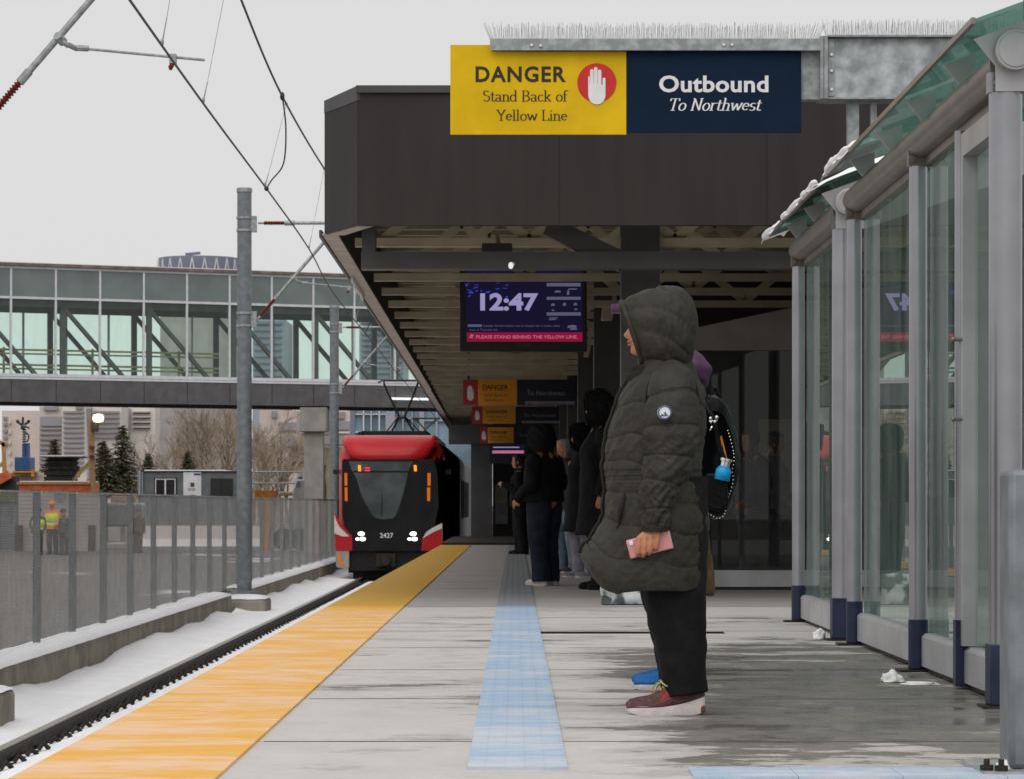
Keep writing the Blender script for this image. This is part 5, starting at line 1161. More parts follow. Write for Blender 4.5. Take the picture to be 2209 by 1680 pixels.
# orange hoist deck with timber mast and floodlight
Y = 116.0
hd = thing('hoist_deck', 'red-orange steel work deck with timber edge and a dusting of snow', 'platform', (px(116, Y), Y, GZ))
m = MB(); zbox(m, 160, 770, 706, 790, Y, 2.2); m.build('deck_beam', M['orange_paint'], hd)
m = MB(); zbox(m, 140, 765, 684, 705, Y - 0.05, 2.3); m.build('timber_edge', M['timber'], hd)
m = MB(); zbox(m, 165, 760, 676, 683.5, Y - 0.02, 2.2); m.build('snow_cap', M['snow'], hd)
m = MB(); m.bar(P(Yx(595), Yy(680), Y + 0.5), P(Yx(758), Yy(522), Y + 0.5), 0.14, 0.14); m.build('brace', M['timber'], hd)
for a in (175, 330, 480, 640):
    m = MB(); zbox(m, a, a + 26, 792, 1290, Y + 0.2, 0.35); m.build('leg', M['orange_paint'], hd)
ml = thing('floodlight_mast', 'timber mast with red clamps and a glowing floodlight on top', 'mast', (px(Yx(778), Y), Y - 0.3, GZ))
m = MB(); m.bar(P(Yx(742), Yy(70), Y - 0.1), P(Yx(770), Yy(700), Y - 0.1), 0.14, 0.2, up=YA); m.build('rear_mast', M['galv'], ml)
m = MB(); m.bar(P(Yx(768), Yy(140), Y - 0.4), P(Yx(782), Yy(740), Y - 0.4), 0.17, 0.17, up=YA); m.bar((px(Yx(782), Y), Y - 0.4, GZ), P(Yx(782), Yy(738), Y - 0.4), 0.17, 0.17, up=YA); m.build('pole', M['timber'], ml)
for a in (392, 470):
    m = MB(); zbox(m, 750, 792, a - 10, a + 10, Y - 0.62, 0.4); m.build('clamp', M['rust'], ml)
m = MB(); zbox(m, 764, 822, 170, 262, Y - 0.7, 0.25); m.build('bracket', M['brown_cloth'], ml, bevel=0.03)
m = MB(); zbox(m, 780, 870, 114, 184, Y - 0.72, 0.3); m.build('housing', M['galv'], ml)
m = MB(); m.lathe([(0.02, -0.02), (0.34, 0), (0.40, 0.03), (0.34, 0.06), (0.02, 0.07)], (0, 0, 0), 24)
lc = P(Yx(826), Yy(149), Y - 0.78)
for v in m.v: v.x, v.y, v.z = lc.x + v.x * 0.52, lc.y - v.z * 0.6, lc.z + v.y * 0.38
m.build('lamp', M['lamp_on'], ml)
t = thing('mat_stack', 'dark ragged stack under a snowy board on the orange deck', 'stack', (px(131, Y), Y + 0.9, pz(Yy(676), Y)))
m = MB(); rs = random.Random(4)
for k in range(12):
    z0 = 676 - k * 16.4; w = rs.uniform(-18, 10); e = rs.uniform(-10, 16); zbox(m, 400 - (18 if k < 6 else 0) + w, 612 + (14 if 2 < k < 7 else 0) + e, z0 - 16.2, z0, Y + 0.3 + rs.uniform(0, .08), 1.5)
m.build('mats', M['rust_mesh'], t)
m = MB(); zbox(m, 335, 712, 470, 479, Y + 0.2, 1.8); m.build('board', M['charcoal_steel'], t)
m = MB(); zbox(m, 337, 700, 459, 469, Y + 0.2, 1.8); m.build('snow_cap', M['snow'], t)
# blue camera trailer
Y = 122.0
t = thing('camera_trailer', 'blue site camera trailer with raised mast and instruments', 'trailer', (px(Yx(185), Y), Y, GZ))
m = MB(); zbox(m, 121, 248, 475, 592, Y, 1.4); m.build('cabinet', M['blue_paint'], t, bevel=0.03)
m = MB(); zbox(m, 186, 210, 360, 474, Y + 0.4, 0.4); zbox(m, 222, 240, 358, 474, Y + 0.4, 0.4); m.build('lower_mast', M['blue_paint'], t)
m = MB(); zbox(m, 192, 206, 205, 359, Y + 0.5, 0.25); m.build('upper_mast', M['white_paint'], t)
m = MB()
for k in range(7): zbox(m, 186, 212, 240 + k * 20, 248 + k * 20, Y + 0.45, 0.35)
m.tube([P(Yx(148), Yy(180), Y + .6), P(Yx(190), Yy(212), Y + .6), P(Yx(238), Yy(182), Y + .6)], 0.05, 6); m.tube([P(Yx(190), Yy(212), Y + .6), P(Yx(192), Yy(140), Y + .6)], 0.05, 6)
m.ball(P(Yx(148), Yy(176), Y + .6), 0.075, 8); m.ball(P(Yx(240), Yy(176), Y + .6), 0.075, 8); m.ball(P(Yx(192), Yy(228), Y + .4), 0.10, 8); m.tube(cat([P(Yx(206), Yy(215), Y + .7), P(Yx(250), Yy(235), Y + .7)], 4), 0.03, 6); m.tube(cat([P(Yx(215), Yy(270), Y + .7), P(Yx(240), Yy(290), Y + .7), P(Yx(238), Yy(330), Y + .7), P(Yx(218), Yy(350), Y + .7)], 5), 0.03, 6)
m.build('instruments', M['grey_cloth'], t)
m = MB(); zbox(m, 100, 290, 593, 606, Y - 0.1, 1.7); zbox(m, 262, 284, 585, 640, Y - 0.15, 0.2); zbox(m, 108, 128, 606, 700, Y, 0.3); m.build('chassis', M['amber_paint'], t)
m = MB()
for a in (150, 225): c = P(Yx(a), 0, Y); m.cyl((c.x, Y + 0.1, GZ + 0.55), (c.x, Y + 1.3, GZ + 0.55), 0.55, None, 18)
m.build('wheel', M['under'], t)
m = MB(); zbox(m, 60, 380, 607, 640, Y + 0.6, 3.0); m.box(px(Yx(60), Y), px(Yx(380), Y), Y + 0.6, Y + 3.6, GZ, pz(Yy(642), Y)); m.build('bank', M['tower_pink'], t)
t = thing('crane_frame', 'red and brown crane frame cut off by the left edge', 'crane', (px(5, 118), 118, GZ))
m = MB(); m.bar(P(Yx(28), Yy(350), 118), P(Yx(40), Yy(620), 118), 0.14, 0.14, up=YA); m.bar(P(Yx(-40), Yy(325), 118), P(Yx(45), Yy(380), 118), 0.14, 0.14, up=YA); m.bar(P(Yx(-40), Yy(585), 118), P(Yx(40), Yy(510), 118), 0.12, 0.12, up=YA); m.build('boom', M['timber'], t)
m = MB(); zbox(m, -60, 60, 610, 660, 118, 1.5); m.bar(P(Yx(-60), Yy(700), 118), P(Yx(80), Yy(620), 118), 0.35, 0.35, up=YA); m.build('base', M['orange_paint'], t)
m = MB(); m.bar((px(5, 118), 118.6, GZ), P(5, Yy(640), 118.6), 1.2, 1.0, up=YA); m.build('undercarriage', M['grey_cloth'], t)
# right of the pole: skip, truck, cream cabin, gate frame
def z5(zx): return zx * .2568 + 483.2
Y = 112.0
t = thing('orange_skip', 'amber orange skip showing above the fence right of the grey pole', 'skip', (px(570, Y), Y, GZ))
x0, x1, zt, zb_ = px(z5(250), Y), px(z5(432), Y), pz(Yy(757), Y), pz(Yy(828), Y)
m = MB(); m.prism([(x0, zt), (x0 + 0.1, zb_), (x0 + 0.3, GZ), (x1 - 0.3, GZ), (x1 - 0.1, zb_), (x1, zt)], (0, Y + 1.8, 0), XA, ZA, 1.8); m.build('body', M['amber_paint'], t)
m = MB(); m.box(x0 + 0.35, x1 - 0.4, Y - 0.03, Y - 0.002, zb_ + 0.25, zt - 0.15); m.build('side_recess', M['timber'], t)
t = thing('white_truck', 'small white truck with blue beacon half hidden by the pier', 'truck', (px(635, 114), 114, GZ))
Y = 114.0; xq = px(z5(575), Y); xr = px(z5(720), Y)
m = MB(); m.prism([(xq, GZ + 0.5), (xr, GZ + 0.5), (xr, pz(Yy(660), Y)), (px(z5(610), Y), pz(Yy(665), Y)), (px(z5(590), Y), pz(Yy(725), Y)), (xq, pz(Yy(745), Y))], (0, Y + 1.9, 0), XA, ZA, 1.9); m.build('cab', M['white_paint'], t, bevel=0.05)
m = MB(); m.prism([(px(z5(600), Y), pz(Yy(728), Y)), (px(z5(640), Y), pz(Yy(728), Y)), (px(z5(640), Y), pz(Yy(680), Y)), (px(z5(615), Y), pz(Yy(680), Y))], (0, Y - 0.01, 0), XA, ZA, 0.02); m.build('side_window', M['glass_blue'], t)
m = MB(); m.box(px(z5(615), Y), px(z5(648), Y), Y + 0.6, Y + 0.9, pz(Yy(659), Y), pz(Yy(640), Y)); m.build('beacon', M['blue_paint'], t)
m = MB(); m.box(px(z5(455), Y), xq - 0.02, Y + 0.1, Y + 1.8, pz(Yy(800), Y), pz(Yy(765), Y)); m.build('bonnet', M['cream_paint'], t, bevel=0.05)
for a in (500, 640):
    m = MB(); m.cyl((px(z5(a), Y), Y - 0.02, GZ + 0.42), (px(z5(a), Y), Y + 0.25, GZ + 0.42), 0.42, None, 20); m.build('wheel', M['under'], t)
t = thing('scaffold_frame', 'thin grey pipe frame standing above the skip', 'scaffold', (px(600, 118), 118, GZ)); Y = 118
m = MB()
for a in (232, 335, 455, 650): m.cyl((px(z5(a), Y), Y, GZ), P(z5(a), Yy(600), Y), 0.035, None, 8)
for b in (600, 695): m.cyl(P(z5(232), Yy(b), Y), P(z5(655), Yy(b), Y), 0.03, None, 8)
m.build('pipes', M['galv'], t)
t = thing('cream_cabin', 'tall cream site cabin between the pier and the far pole', 'cabin', (px(703, 110), 110, GZ)); Y = 110
m = MB(); m.box(px(z5(818), Y), px(z5(980), Y), Y, Y + 2.5, GZ, pz(Yy(395), Y)); m.build('wall', M['cream_paint'], t)
m = MB(); m.box(px(z5(816), Y), px(z5(982), Y), Y - 0.05, Y + 2.6, pz(Yy(395), Y) + 0.002, pz(Yy(388), Y)); m.build('snow_cap', M['snow'], t)
m = MB(); m.tube(cat([P(z5(842), Yy(540), Y - 0.05), P(z5(835), Yy(640), Y - 0.05), P(z5(845), Yy(760), Y - 0.05), P(z5(838), Yy(860), Y - 0.05)], 5), 0.06, 6); m.build('hose', M['brown_cloth'], t)

# ================================================================= trees
def spruce(x, Y, ztop, zbase, w, lab, seed):
    t = thing('spruce_tree', lab, 'tree', (x, Y, GZ), group='spruce trees in the yard'); rs = random.Random(seed)
    m = MB(); m.cyl((x, Y, GZ), (x, Y, ztop - 0.1), 0.13, 0.015, 8); m.build('trunk', M['bark'], t)
    m = MB(); Hh = ztop - zbase; z = zbase; rows = int(Hh / 0.135)
    for r in range(rows):
        f = r / rows; L0 = w * (1 - f) ** 0.85 * (0.82 + 0.3 * rs.random()) + 0.07; nb = int(7 + 12 * (1 - f))
        for b in range(nb):
            a = 2 * math.pi * (b + rs.random()) / nb; L = L0 * rs.uniform(0.6, 1.1); zz = zbase + Hh * f + rs.uniform(-.08, .08)
            d = Vector((math.cos(a), math.sin(a), 0)); sd = Vector((-d.y, d.x, 0)); base = Vector((x, Y, zz))
            kq = max(3, int(L / 0.11))
            for q in range(kq):
                u = (q + 0.5) / kq; c = base + d * (L * u) + ZA * (-0.30 * L * u + 0.14 * L * u * u)
                ww = 0.15 * (1 - 0.5 * u)
                for _ in range(4):
                    o = sd * rs.uniform(-ww, ww) + ZA * rs.uniform(-.03, .05); tip = c + o + d * rs.uniform(.08, .2) + ZA * rs.uniform(-.12, .06) + sd * rs.uniform(-.08, .08); e = sd * rs.uniform(.03, .06) + ZA * rs.uniform(-.02, .03)
                    m.add([c + o * .4 - e, c + o * .4 + e, tip], [(0, 1, 2)])
    m.build('crown', M['needle'], t)
Y = 140.0
spruce(px(265, Y), Y, pz(914, Y), pz(1062, Y), 1.2, 'tallest dark green spruce in the yard, left of the site cabin', 11)
spruce(px(208, Y), Y + 2, pz(946, Y), pz(1060, Y), 0.9, 'spruce partly behind the floodlight mast', 12)
spruce(px(234, Y), Y - 1, pz(964, Y), pz(1060, Y), 1.0, 'shortest spruce, between the mast and the tallest one', 13)
spruce(px(117, 150), 150, pz(944, 150), pz(1030, 150), 0.6, 'spruce whose thin top sticks up over the dark stack', 14)
spruce(px(108, 126), 126, pz(982, 126), pz(1040, 126), 0.75, 'low bushy spruce beside the dark ragged stack', 15)
spruce(px(320, 190), 190, pz(975, 190), pz(1020, 190), 0.6, 'small far spruce above the left end of the cabin', 16)
spruce(px(405, 200), 200, pz(972, 200), pz(1015, 200), 0.7, 'small far spruce above the white cabin door', 17)
def bare_tree(name, hgt, seed, spread):
    rs = random.Random(seed); tw = MB(); tk = MB()
    def grow(p, d, L, r, lev):
        n = 3 if lev < 3 else 2; pts = [p]; q = p; dd = d.copy()
        for _ in range(n):
            dd = (dd + Vector((rs.gauss(0, .13), rs.gauss(0, .13), rs.gauss(0.05, .08)))).normalized(); q = q + dd * (L / n); pts.append(q)
        rr = [max(0.008, r * (1 - 0.45 * i / n)) for i in range(n + 1)]
        (tk if lev < 3 else tw).tube(pts, rr, 6 if lev < 2 else 3, False)
        if lev >= 6: return
        for k in range(3 if lev < 5 else 4):
            s = pts[rs.randint(1, n)] if k else pts[-1]; a = rs.uniform(0, 2 * math.pi); sp = rs.uniform(.3, .75) * spread
            side = dd.orthogonal().normalized(); side.rotate(Matrix.Rotation(a, 3, dd))
            grow(s, (dd + side * sp).normalized(), L * rs.uniform(.60, .82), r * 0.58, lev + 1)
    grow(Vector((0, 0, 0)), ZA.copy(), hgt * 0.26, hgt * 0.02, 0)
    return tk, tw
protos = []
for sd, sp in ((21, .9), (22, 1.0), (23, 0.8)):
    tk, tw = bare_tree('bare_tree', 11.0, sd, sp); protos.append((tk, tw))
bt = [(350, 260, 1.05, 0), (398, 240, 1.15, 1), (436, 225, 1.25, 2), (470, 250, 1.25, 0), (498, 230, 1.2, 1), (560, 240, 1.10, 2), (592, 225, 0.95, 0), (330, 300, 0.9, 2), (620, 260, 0.9, 1), (545, 200, 0.85, 1), (575, 190, 0.75, 2), (372, 330, 1.2, 1)]
blab = ['bare tree left of the cabin door', 'bare tree above the white cabin door', 'tall tan bare tree over the cabin roof', 'dense bare tree above the right end of the cabin', 'bare tree mostly hidden by the near grey pole', 'bare tree just right of the near grey pole', 'bare tree above the orange skip', 'thin bare tree behind the tallest spruce', 'bare tree just left of the bridge pier', 'short brown bare tree beside the grey pole', 'lowest brown bare tree above the orange skip', 'far bare tree behind the others over the cabin windows']
base_t = {}
for (xx, yy, sc_, kd), lb in zip(bt, blab):
    loc = (px(xx, yy), yy, -1.0)
    if kd not in base_t:
        t = thing('bare_tree', lb, 'tree', (0, 0, 0), group='bare winter trees'); tk, tw = protos[kd]
        tk.build('trunk', M['bark'], t, local=True); tw.build('crown', M['twig'], t, local=True)
        t.location = loc; t.scale = (sc_,) * 3; base_t[kd] = t
    else: copy_tree(base_t[kd], loc, rz=xx * 0.37, label=lb, scale=(sc_,) * 3)

# ================================================================= far buildings
def tower(name, lab, cat_, x0, x1, yt, Y, mat, rows, dep=30, group=None, yb=1080):
    t = thing(name, lab, cat_, (px((x0 + x1) / 2, Y), Y, GZ), group=group)
    m = MB(); m.box(px(x0, Y), px(x1, Y), Y, Y + dep, -2.0, pz(yt, Y)); m.build('wall', mat, t)
    for (a, b, c, d, mt) in rows:
        m = MB(); e = 0.0012 * Y; m.box(px(a, Y), px(b, Y), Y - e, Y - 0.02, pz(d, Y), pz(c, Y)); m.build('window_band', M[mt], t)
    return t
def bands(a, b, y0, y1, step, h, mt): 
    out = []; y = y0
    while y < y1: out.append((a, b, y, y + h, mt)); y += step
    return out
G_ = 'far towers beyond the yard'
tower('office_tower', 'plain beige far block at the left edge of the picture', 'building', 4, 96, 885, 1900, M['tower_beige'], bands(8, 16, 898, 960, 14, 6, 'band_grey') + bands(20, 24, 905, 1000, 22, 8, 'tower_white'), group=G_)
tower('office_tower', 'pinkish far block with dark windows at its crown', 'building', 85, 136, 876, 1850, M['tower_pink'], [(88, 134, 898, 918, 'band_grey'), (95, 126, 876.5, 884, 'band_grey')] + bands(86, 134, 922, 1010, 10.7, 4, 'band_grey'), group=G_)
tower('office_tower', 'pale far tower with regular horizontal window bands', 'building', 134, 186, 868, 1700, M['tower_white'], bands(137, 182, 886, 1010, 10.7, 4, 'band_grey') + [(164, 180, 873, 881, 'band_grey')], group=G_)
tower('office_tower', 'pale far tower with darker stair slot behind the floodlight', 'building', 186, 262, 868, 1720, M['tower_white'], [(187, 199, 880, 1010, 'band_grey')] + bands(204, 258, 886, 950, 10.7, 4.5, 'band_grey'), group=G_)
tower('office_tower', 'reddish far tower with two dark slots, behind the tallest spruce', 'building', 262, 335, 876, 1760, M['tower_white'], [(263, 269, 880, 935, 'band_grey'), (277, 282, 880, 935, 'band_grey')] + bands(286, 324, 886, 928, 11, 5, 'tower_pink') + bands(288, 324, 889, 928, 11, 2.4, 'haze_dark'), group=G_)
tower('office_tower', 'broad dull far block behind the bare trees', 'building', 335, 520, 868, 1800, M['tower_pink'], bands(348, 384, 886, 930, 11, 4, 'band_grey') + bands(440, 510, 900, 1000, 14, 5, 'tower_beige'), group=G_)
tower('stepped_building', 'stepped beige building with ribbon windows right of the pole', 'building', 560, 640, 884, 420, M['tower_pink'], [(586, 597, 886, 900, 'band_grey'), (602, 640, 910, 928, 'band_grey'), (608, 640, 945, 962, 'band_grey'), (622, 640, 968, 980, 'band_grey')], 12)
tower('stepped_building', 'beige building with dark ribbon windows behind the far pole', 'building', 640, 755, 872, 430, M['tower_beige'], [(724, 744, 888, 902, 'band_grey'), (690, 754, 908, 926, 'band_grey'), (690, 754, 940, 958, 'band_grey'), (640, 754, 930, 934, 'tower_white'), (640, 754, 962, 966, 'tower_white')], 12)
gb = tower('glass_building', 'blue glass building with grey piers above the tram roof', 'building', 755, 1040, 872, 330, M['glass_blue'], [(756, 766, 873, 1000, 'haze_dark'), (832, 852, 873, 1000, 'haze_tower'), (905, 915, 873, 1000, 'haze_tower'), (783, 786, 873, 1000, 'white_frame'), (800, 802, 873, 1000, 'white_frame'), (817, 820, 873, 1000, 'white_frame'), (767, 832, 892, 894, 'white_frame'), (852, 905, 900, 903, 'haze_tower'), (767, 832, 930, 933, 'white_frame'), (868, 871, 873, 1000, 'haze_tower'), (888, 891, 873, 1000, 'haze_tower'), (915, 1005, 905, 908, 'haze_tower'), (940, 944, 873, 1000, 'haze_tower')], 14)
# round crown tower and two slab towers seen over and through the bridge
rt = thing('round_tower', 'round-topped far tower rising above the footbridge roof', 'building', (px(420, 900), 912, GZ))
Y = 900; rad = 90 * Y / F
m = MB(); m.lathe([(rad * 0.94, GZ), (rad * 0.94, pz(600, Y))], (px(420, Y), Y + rad, 0), 40); m.build('shaft', M['haze_warm'], rt)
m = MB(); m.lathe([(rad, pz(600, Y) + 0.01), (rad, pz(562, Y)), (rad * 0.985, pz(552, Y)), (rad * 0.3, pz(549, Y))], (px(420, Y), Y + rad, 0), 40); m.build('crown', M['haze_dark'], rt)
for k in range(12):
    a = R(-90 + (k - 5.5) * 17); c = Vector((px(420, Y) + rad * 1.002 * math.cos(a), Y + rad + rad * 1.002 * math.sin(a), 0))
    a2 = a + R(5); c2 = Vector((px(420, Y) + rad * 1.002 * math.cos(a2), Y + rad + rad * 1.002 * math.sin(a2), 0))
    m = MB(); m.bar(c + ZA * pz(598, Y), c2 + ZA * pz(556, Y), 0.35, 0.35); m.bar(c2 * 1.0 + ZA * pz(556, Y), c2 + (c2 - c) + ZA * pz(598, Y), 0.35, 0.35); m.build('crown_rib', M['white_frame'], rt)
m = MB(); m.bar(P(400, 550, Y + rad), P(432, 547, Y + rad), 1.0, 0.8); m.cyl(P(408, 556, Y + rad), P(408, 548, Y + rad), 0.8, None, 8); m.build('roof_gear', M['haze_dark'], rt)
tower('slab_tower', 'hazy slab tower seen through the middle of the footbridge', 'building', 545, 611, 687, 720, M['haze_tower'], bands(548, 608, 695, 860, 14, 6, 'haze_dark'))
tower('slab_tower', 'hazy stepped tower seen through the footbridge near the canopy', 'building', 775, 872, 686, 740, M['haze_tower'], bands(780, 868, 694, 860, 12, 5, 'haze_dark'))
# ================================================================= people
def lerp_tab(tab, t):
    """smooth interpolation through rows (key, a, b, c, ...)"""
    if t <= tab[0][0]: return list(tab[0][1:])
    for i in range(len(tab) - 1):
        a, b = tab[i], tab[i + 1]
        if a[0] <= t <= b[0]:
            u = (t - a[0]) / (b[0] - a[0]); p, q = tab[max(0, i - 1)], tab[min(len(tab) - 1, i + 2)]; out = []
            for k in range(1, len(a)):
                m1 = (b[k] - p[k]) / max(1e-6, b[0] - p[0]) * (b[0] - a[0]); m2 = (q[k] - a[k]) / max(1e-6, q[0] - a[0]) * (b[0] - a[0])
                out.append((2 * u ** 3 - 3 * u * u + 1) * a[k] + (u ** 3 - 2 * u * u + u) * m1 + (-2 * u ** 3 + 3 * u * u) * b[k] + (u ** 3 - u * u) * m2)
            return out
    return list(tab[-1][1:])
HEAD = [(0.0, .22, .02, .10), (.05, .31, .06, .19), (.12, .335, .13, .25), (.20, .335, .22, .285), (.30, .345, .30, .305), (.42, .35, .38, .325), (.50, .34, .43, .335), (.60, .37, .46, .345), (.72, .37, .47, .35), (.84, .32, .44, .32), (.93, .22, .35, .245), (1.0, .03, .12, .06)]
NOSE = [(.28, 0), (.325, .085), (.365, .118), (.42, .085), (.50, .038), (.57, .005)]
def head_pt(t, ph, c, hh, off=0.0):
    f, b, w = lerp_tab(HEAD, t); cs, sn = math.cos(ph), math.sin(ph)
    y = -f * cs if cs > 0 else -b * cs
    x = w * math.copysign(abs(sn) ** 0.9, sn)
    if cs > 0 and off == 0:
        g_ = lambda s: math.exp(-(ph / s) ** 2)
        if .28 < t < .57: y -= lerp_tab(NOSE, t)[0] * g_(.21)
        y -= (.030 * math.exp(-((t - .205) / .022) ** 2) + .034 * math.exp(-((t - .258) / .022) ** 2)) * g_(.34)
        y -= .018 * math.exp(-((t - .07) / .05) ** 2) * g_(.4)
        for s_ in (-1, 1):
            y += .040 * math.exp(-((ph - s_ * .46) / .2) ** 2 - ((t - .49) / .05) ** 2); y -= .018 * math.exp(-((ph - s_ * .44) / .28) ** 2 - ((t - .575) / .03) ** 2)
            y -= .012 * math.exp(-((ph - s_ * .75) / .25) ** 2 - ((t - .38) / .07) ** 2)
    r = 1 + off
    return Vector((c[0] + x * hh * r, c[1] + y * hh * r, c[2] + (t + off * 0.6 * max(0, t - .3)) * hh))
def add_head(m, c, hh, nu=56, nv=44):
    o = len(m.v); m.grid(nu, nv, lambda i, j: head_pt(j / (nv - 1), 2 * math.pi * i / nu, c, hh), True)
    m.f.append([o + i for i in range(nu)][::-1]); m.m.append(0); m.f.append([o + (nv - 1) * nu + i for i in range(nu)]); m.m.append(0)
    for s_ in (-1, 1):   # ears
        m.ball((c[0] + s_ * .335 * hh, c[1] + .04 * hh, c[2] + .45 * hh), .13 * hh, 10, (.28, .6, 1.1))
def chain(m, pts, rs, n=12):
    """closed limb: tapered tube with round ends (merged into the body by the remesh)"""
    k = []; rr = []
    P_ = [Vector(p) for p in pts]
    for i in range(len(P_) - 1):
        for q in range(4):
            u = q / 4; k.append(P_[i].lerp(P_[i + 1], u)); rr.append(rs[i] + (rs[i + 1] - rs[i]) * u)
    k.append(P_[-1]); rr.append(rs[-1]); m.tube(k, rr, n)
    for p, r in zip(P_, rs): m.ball(p, r * 0.995, 12)
def hand(m, w, d, n, size=1.0, curl=0.5, side=1):
    """palm, four unequal curled fingers and a thumb; d = pointing direction, n = palm normal"""
    w = Vector(w); d = Vector(d).normalized(); n = Vector(n); n = (n - d * n.dot(d)).normalized(); s = d.cross(n) * side
    L = 0.095 * size
    for k in range(4):
        o = s * (0.027 - 0.018 * k) * size; chain(m, [w + o * .55, w + d * L * (1 - .03 * abs(k - 1)) + o], [.017 * size, .0115 * size], 10)
    for k, ln in enumerate((.070, .078, .073, .057)):
        p = w + d * L * (1 - .03 * abs(k - 1)) + s * (0.027 - 0.018 * k) * size; a = curl * (0.9 + .12 * k); pts = [p]; rr = [.0098 * size]
        for q, fr in enumerate((.45, .3, .25)):
            a2 = a * (q + 1) * 0.75; p = p + (d * math.cos(a2) + n * math.sin(a2)) * ln * fr * size; pts.append(p); rr.append((.0092 - .001 * q) * size)
        chain(m, pts, rr, 9)
    t0 = w + d * .028 * size + s * .028 * size; t1 = t0 + (d * .7 + s * .55 + n * .35).normalized() * .036 * size; t2 = t1 + (d * .85 + n * .5 + s * .05).normalized() * .032 * size
    chain(m, [w + s * .012 * size, t0, t1, t2], [.016 * size, .0145 * size, .0115 * size, .009 * size], 9)
def fuse(m, name, mat, parent, voxel, smooth_it=6):
    """turn overlapping closed shapes into one continuous skin"""
    me = bpy.data.meshes.new('raw'); me.from_pydata(m.v, [], m.f); me.update()
    bm = bmesh.new(); bm.from_mesh(me); bmesh.ops.recalc_face_normals(bm, faces=bm.faces); bm.to_mesh(me); bm.free()
    ob = bpy.data.objects.new('raw', me); COL.objects.link(ob)
    md = ob.modifiers.new('r', 'REMESH'); md.mode = 'VOXEL'; md.voxel_size = voxel
    ms = ob.modifiers.new('s', 'SMOOTH'); ms.factor = 0.5; ms.iterations = smooth_it
    dg = bpy.context.evaluated_depsgraph_get(); dg.update()
    out = bpy.data.meshes.new_from_object(ob.evaluated_get(dg)); out.name = name
    bpy.data.objects.remove(ob); bpy.data.meshes.remove(me)
    out.materials.clear(); out.materials.append(mat)
    for p in out.polygons: p.use_smooth = True
    o = bpy.data.objects.new(name, out); COL.objects.link(o); o.parent = parent; ORG[o] = ORG[parent]
    return o
def rloft(m, rows, nseg, nz, disp=None, ex=2.25, zfun=None, cap=False):
    """horizontal rings: rows (z, front y, back y, half width); angle 0 = front"""
    z0, z1 = rows[0][0], rows[-1][0]; o = len(m.v)
    def fn(i, j):
        t = z0 + (z1 - z0) * j / (nz - 1); f, b, w = lerp_tab(rows, t); a = 2 * math.pi * i / nseg
        cs, sn = math.cos(a), math.sin(a); e = 2 / ex
        yc = (f + b) / 2; x = w * math.copysign(abs(sn) ** e, sn); y = yc - (b - f) / 2 * math.copysign(abs(cs) ** e, cs)
        d = disp(a, t) if disp else 0
        q = Vector((x, y - yc, 0)); q = q.normalized() * d if q.length > 1e-6 else q
        z = t + (zfun(a, t) if zfun else 0)
        return Vector((x + q.x, y + q.y, z))
    m.grid(nseg, nz, fn, True)
    if cap:
        m.f.append([o + i for i in range(nseg)]); m.m.append(0); m.f.append([o + (nz - 1) * nseg + i for i in range(nseg)]); m.m.append(0)
def ploft(m, rows, nseg, nl, disp=None, ref=(0, 1, 0), cap=True):
    """rings along a path: rows (s, x, y, z, ra, rb); ra along ref, rb across"""
    o = len(m.v); s0, s1 = rows[0][0], rows[-1][0]; ref = Vector(ref)
    def fn(i, j):
        s = s0 + (s1 - s0) * j / (nl - 1); x, y, z, ra, rb = lerp_tab(rows, s); h = (s1 - s0) * .01
        p1 = Vector(lerp_tab(rows, min(s1, s + h))[:3]); p0 = Vector(lerp_tab(rows, max(s0, s - h))[:3]); t = (p1 - p0).normalized()
        a_ = (ref - t * ref.dot(t)).normalized(); b_ = t.cross(a_); th = 2 * math.pi * i / nseg
        d = disp(th, s) if disp else 0
        return Vector((x, y, z)) + a_ * (math.cos(th) * (ra + d)) + b_ * (math.sin(th) * (rb + d))
    m.grid(nseg, nl, fn, True)
    if cap: m.f.append([o + i for i in range(nseg)][::-1]); m.m.append(0); m.f.append([o + (nl - 1) * nseg + i for i in range(nseg)]); m.m.append(0)
def folds(seed, amp, fx_=3.0, fz_=7.0):
    return lambda a, t: amp * (noise.noise(Vector((math.cos(a) * fx_, math.sin(a) * fx_ + seed, t * fz_))) + .5 * noise.noise(Vector((math.cos(a) * 7, math.sin(a) * 7 + seed, t * 17))))
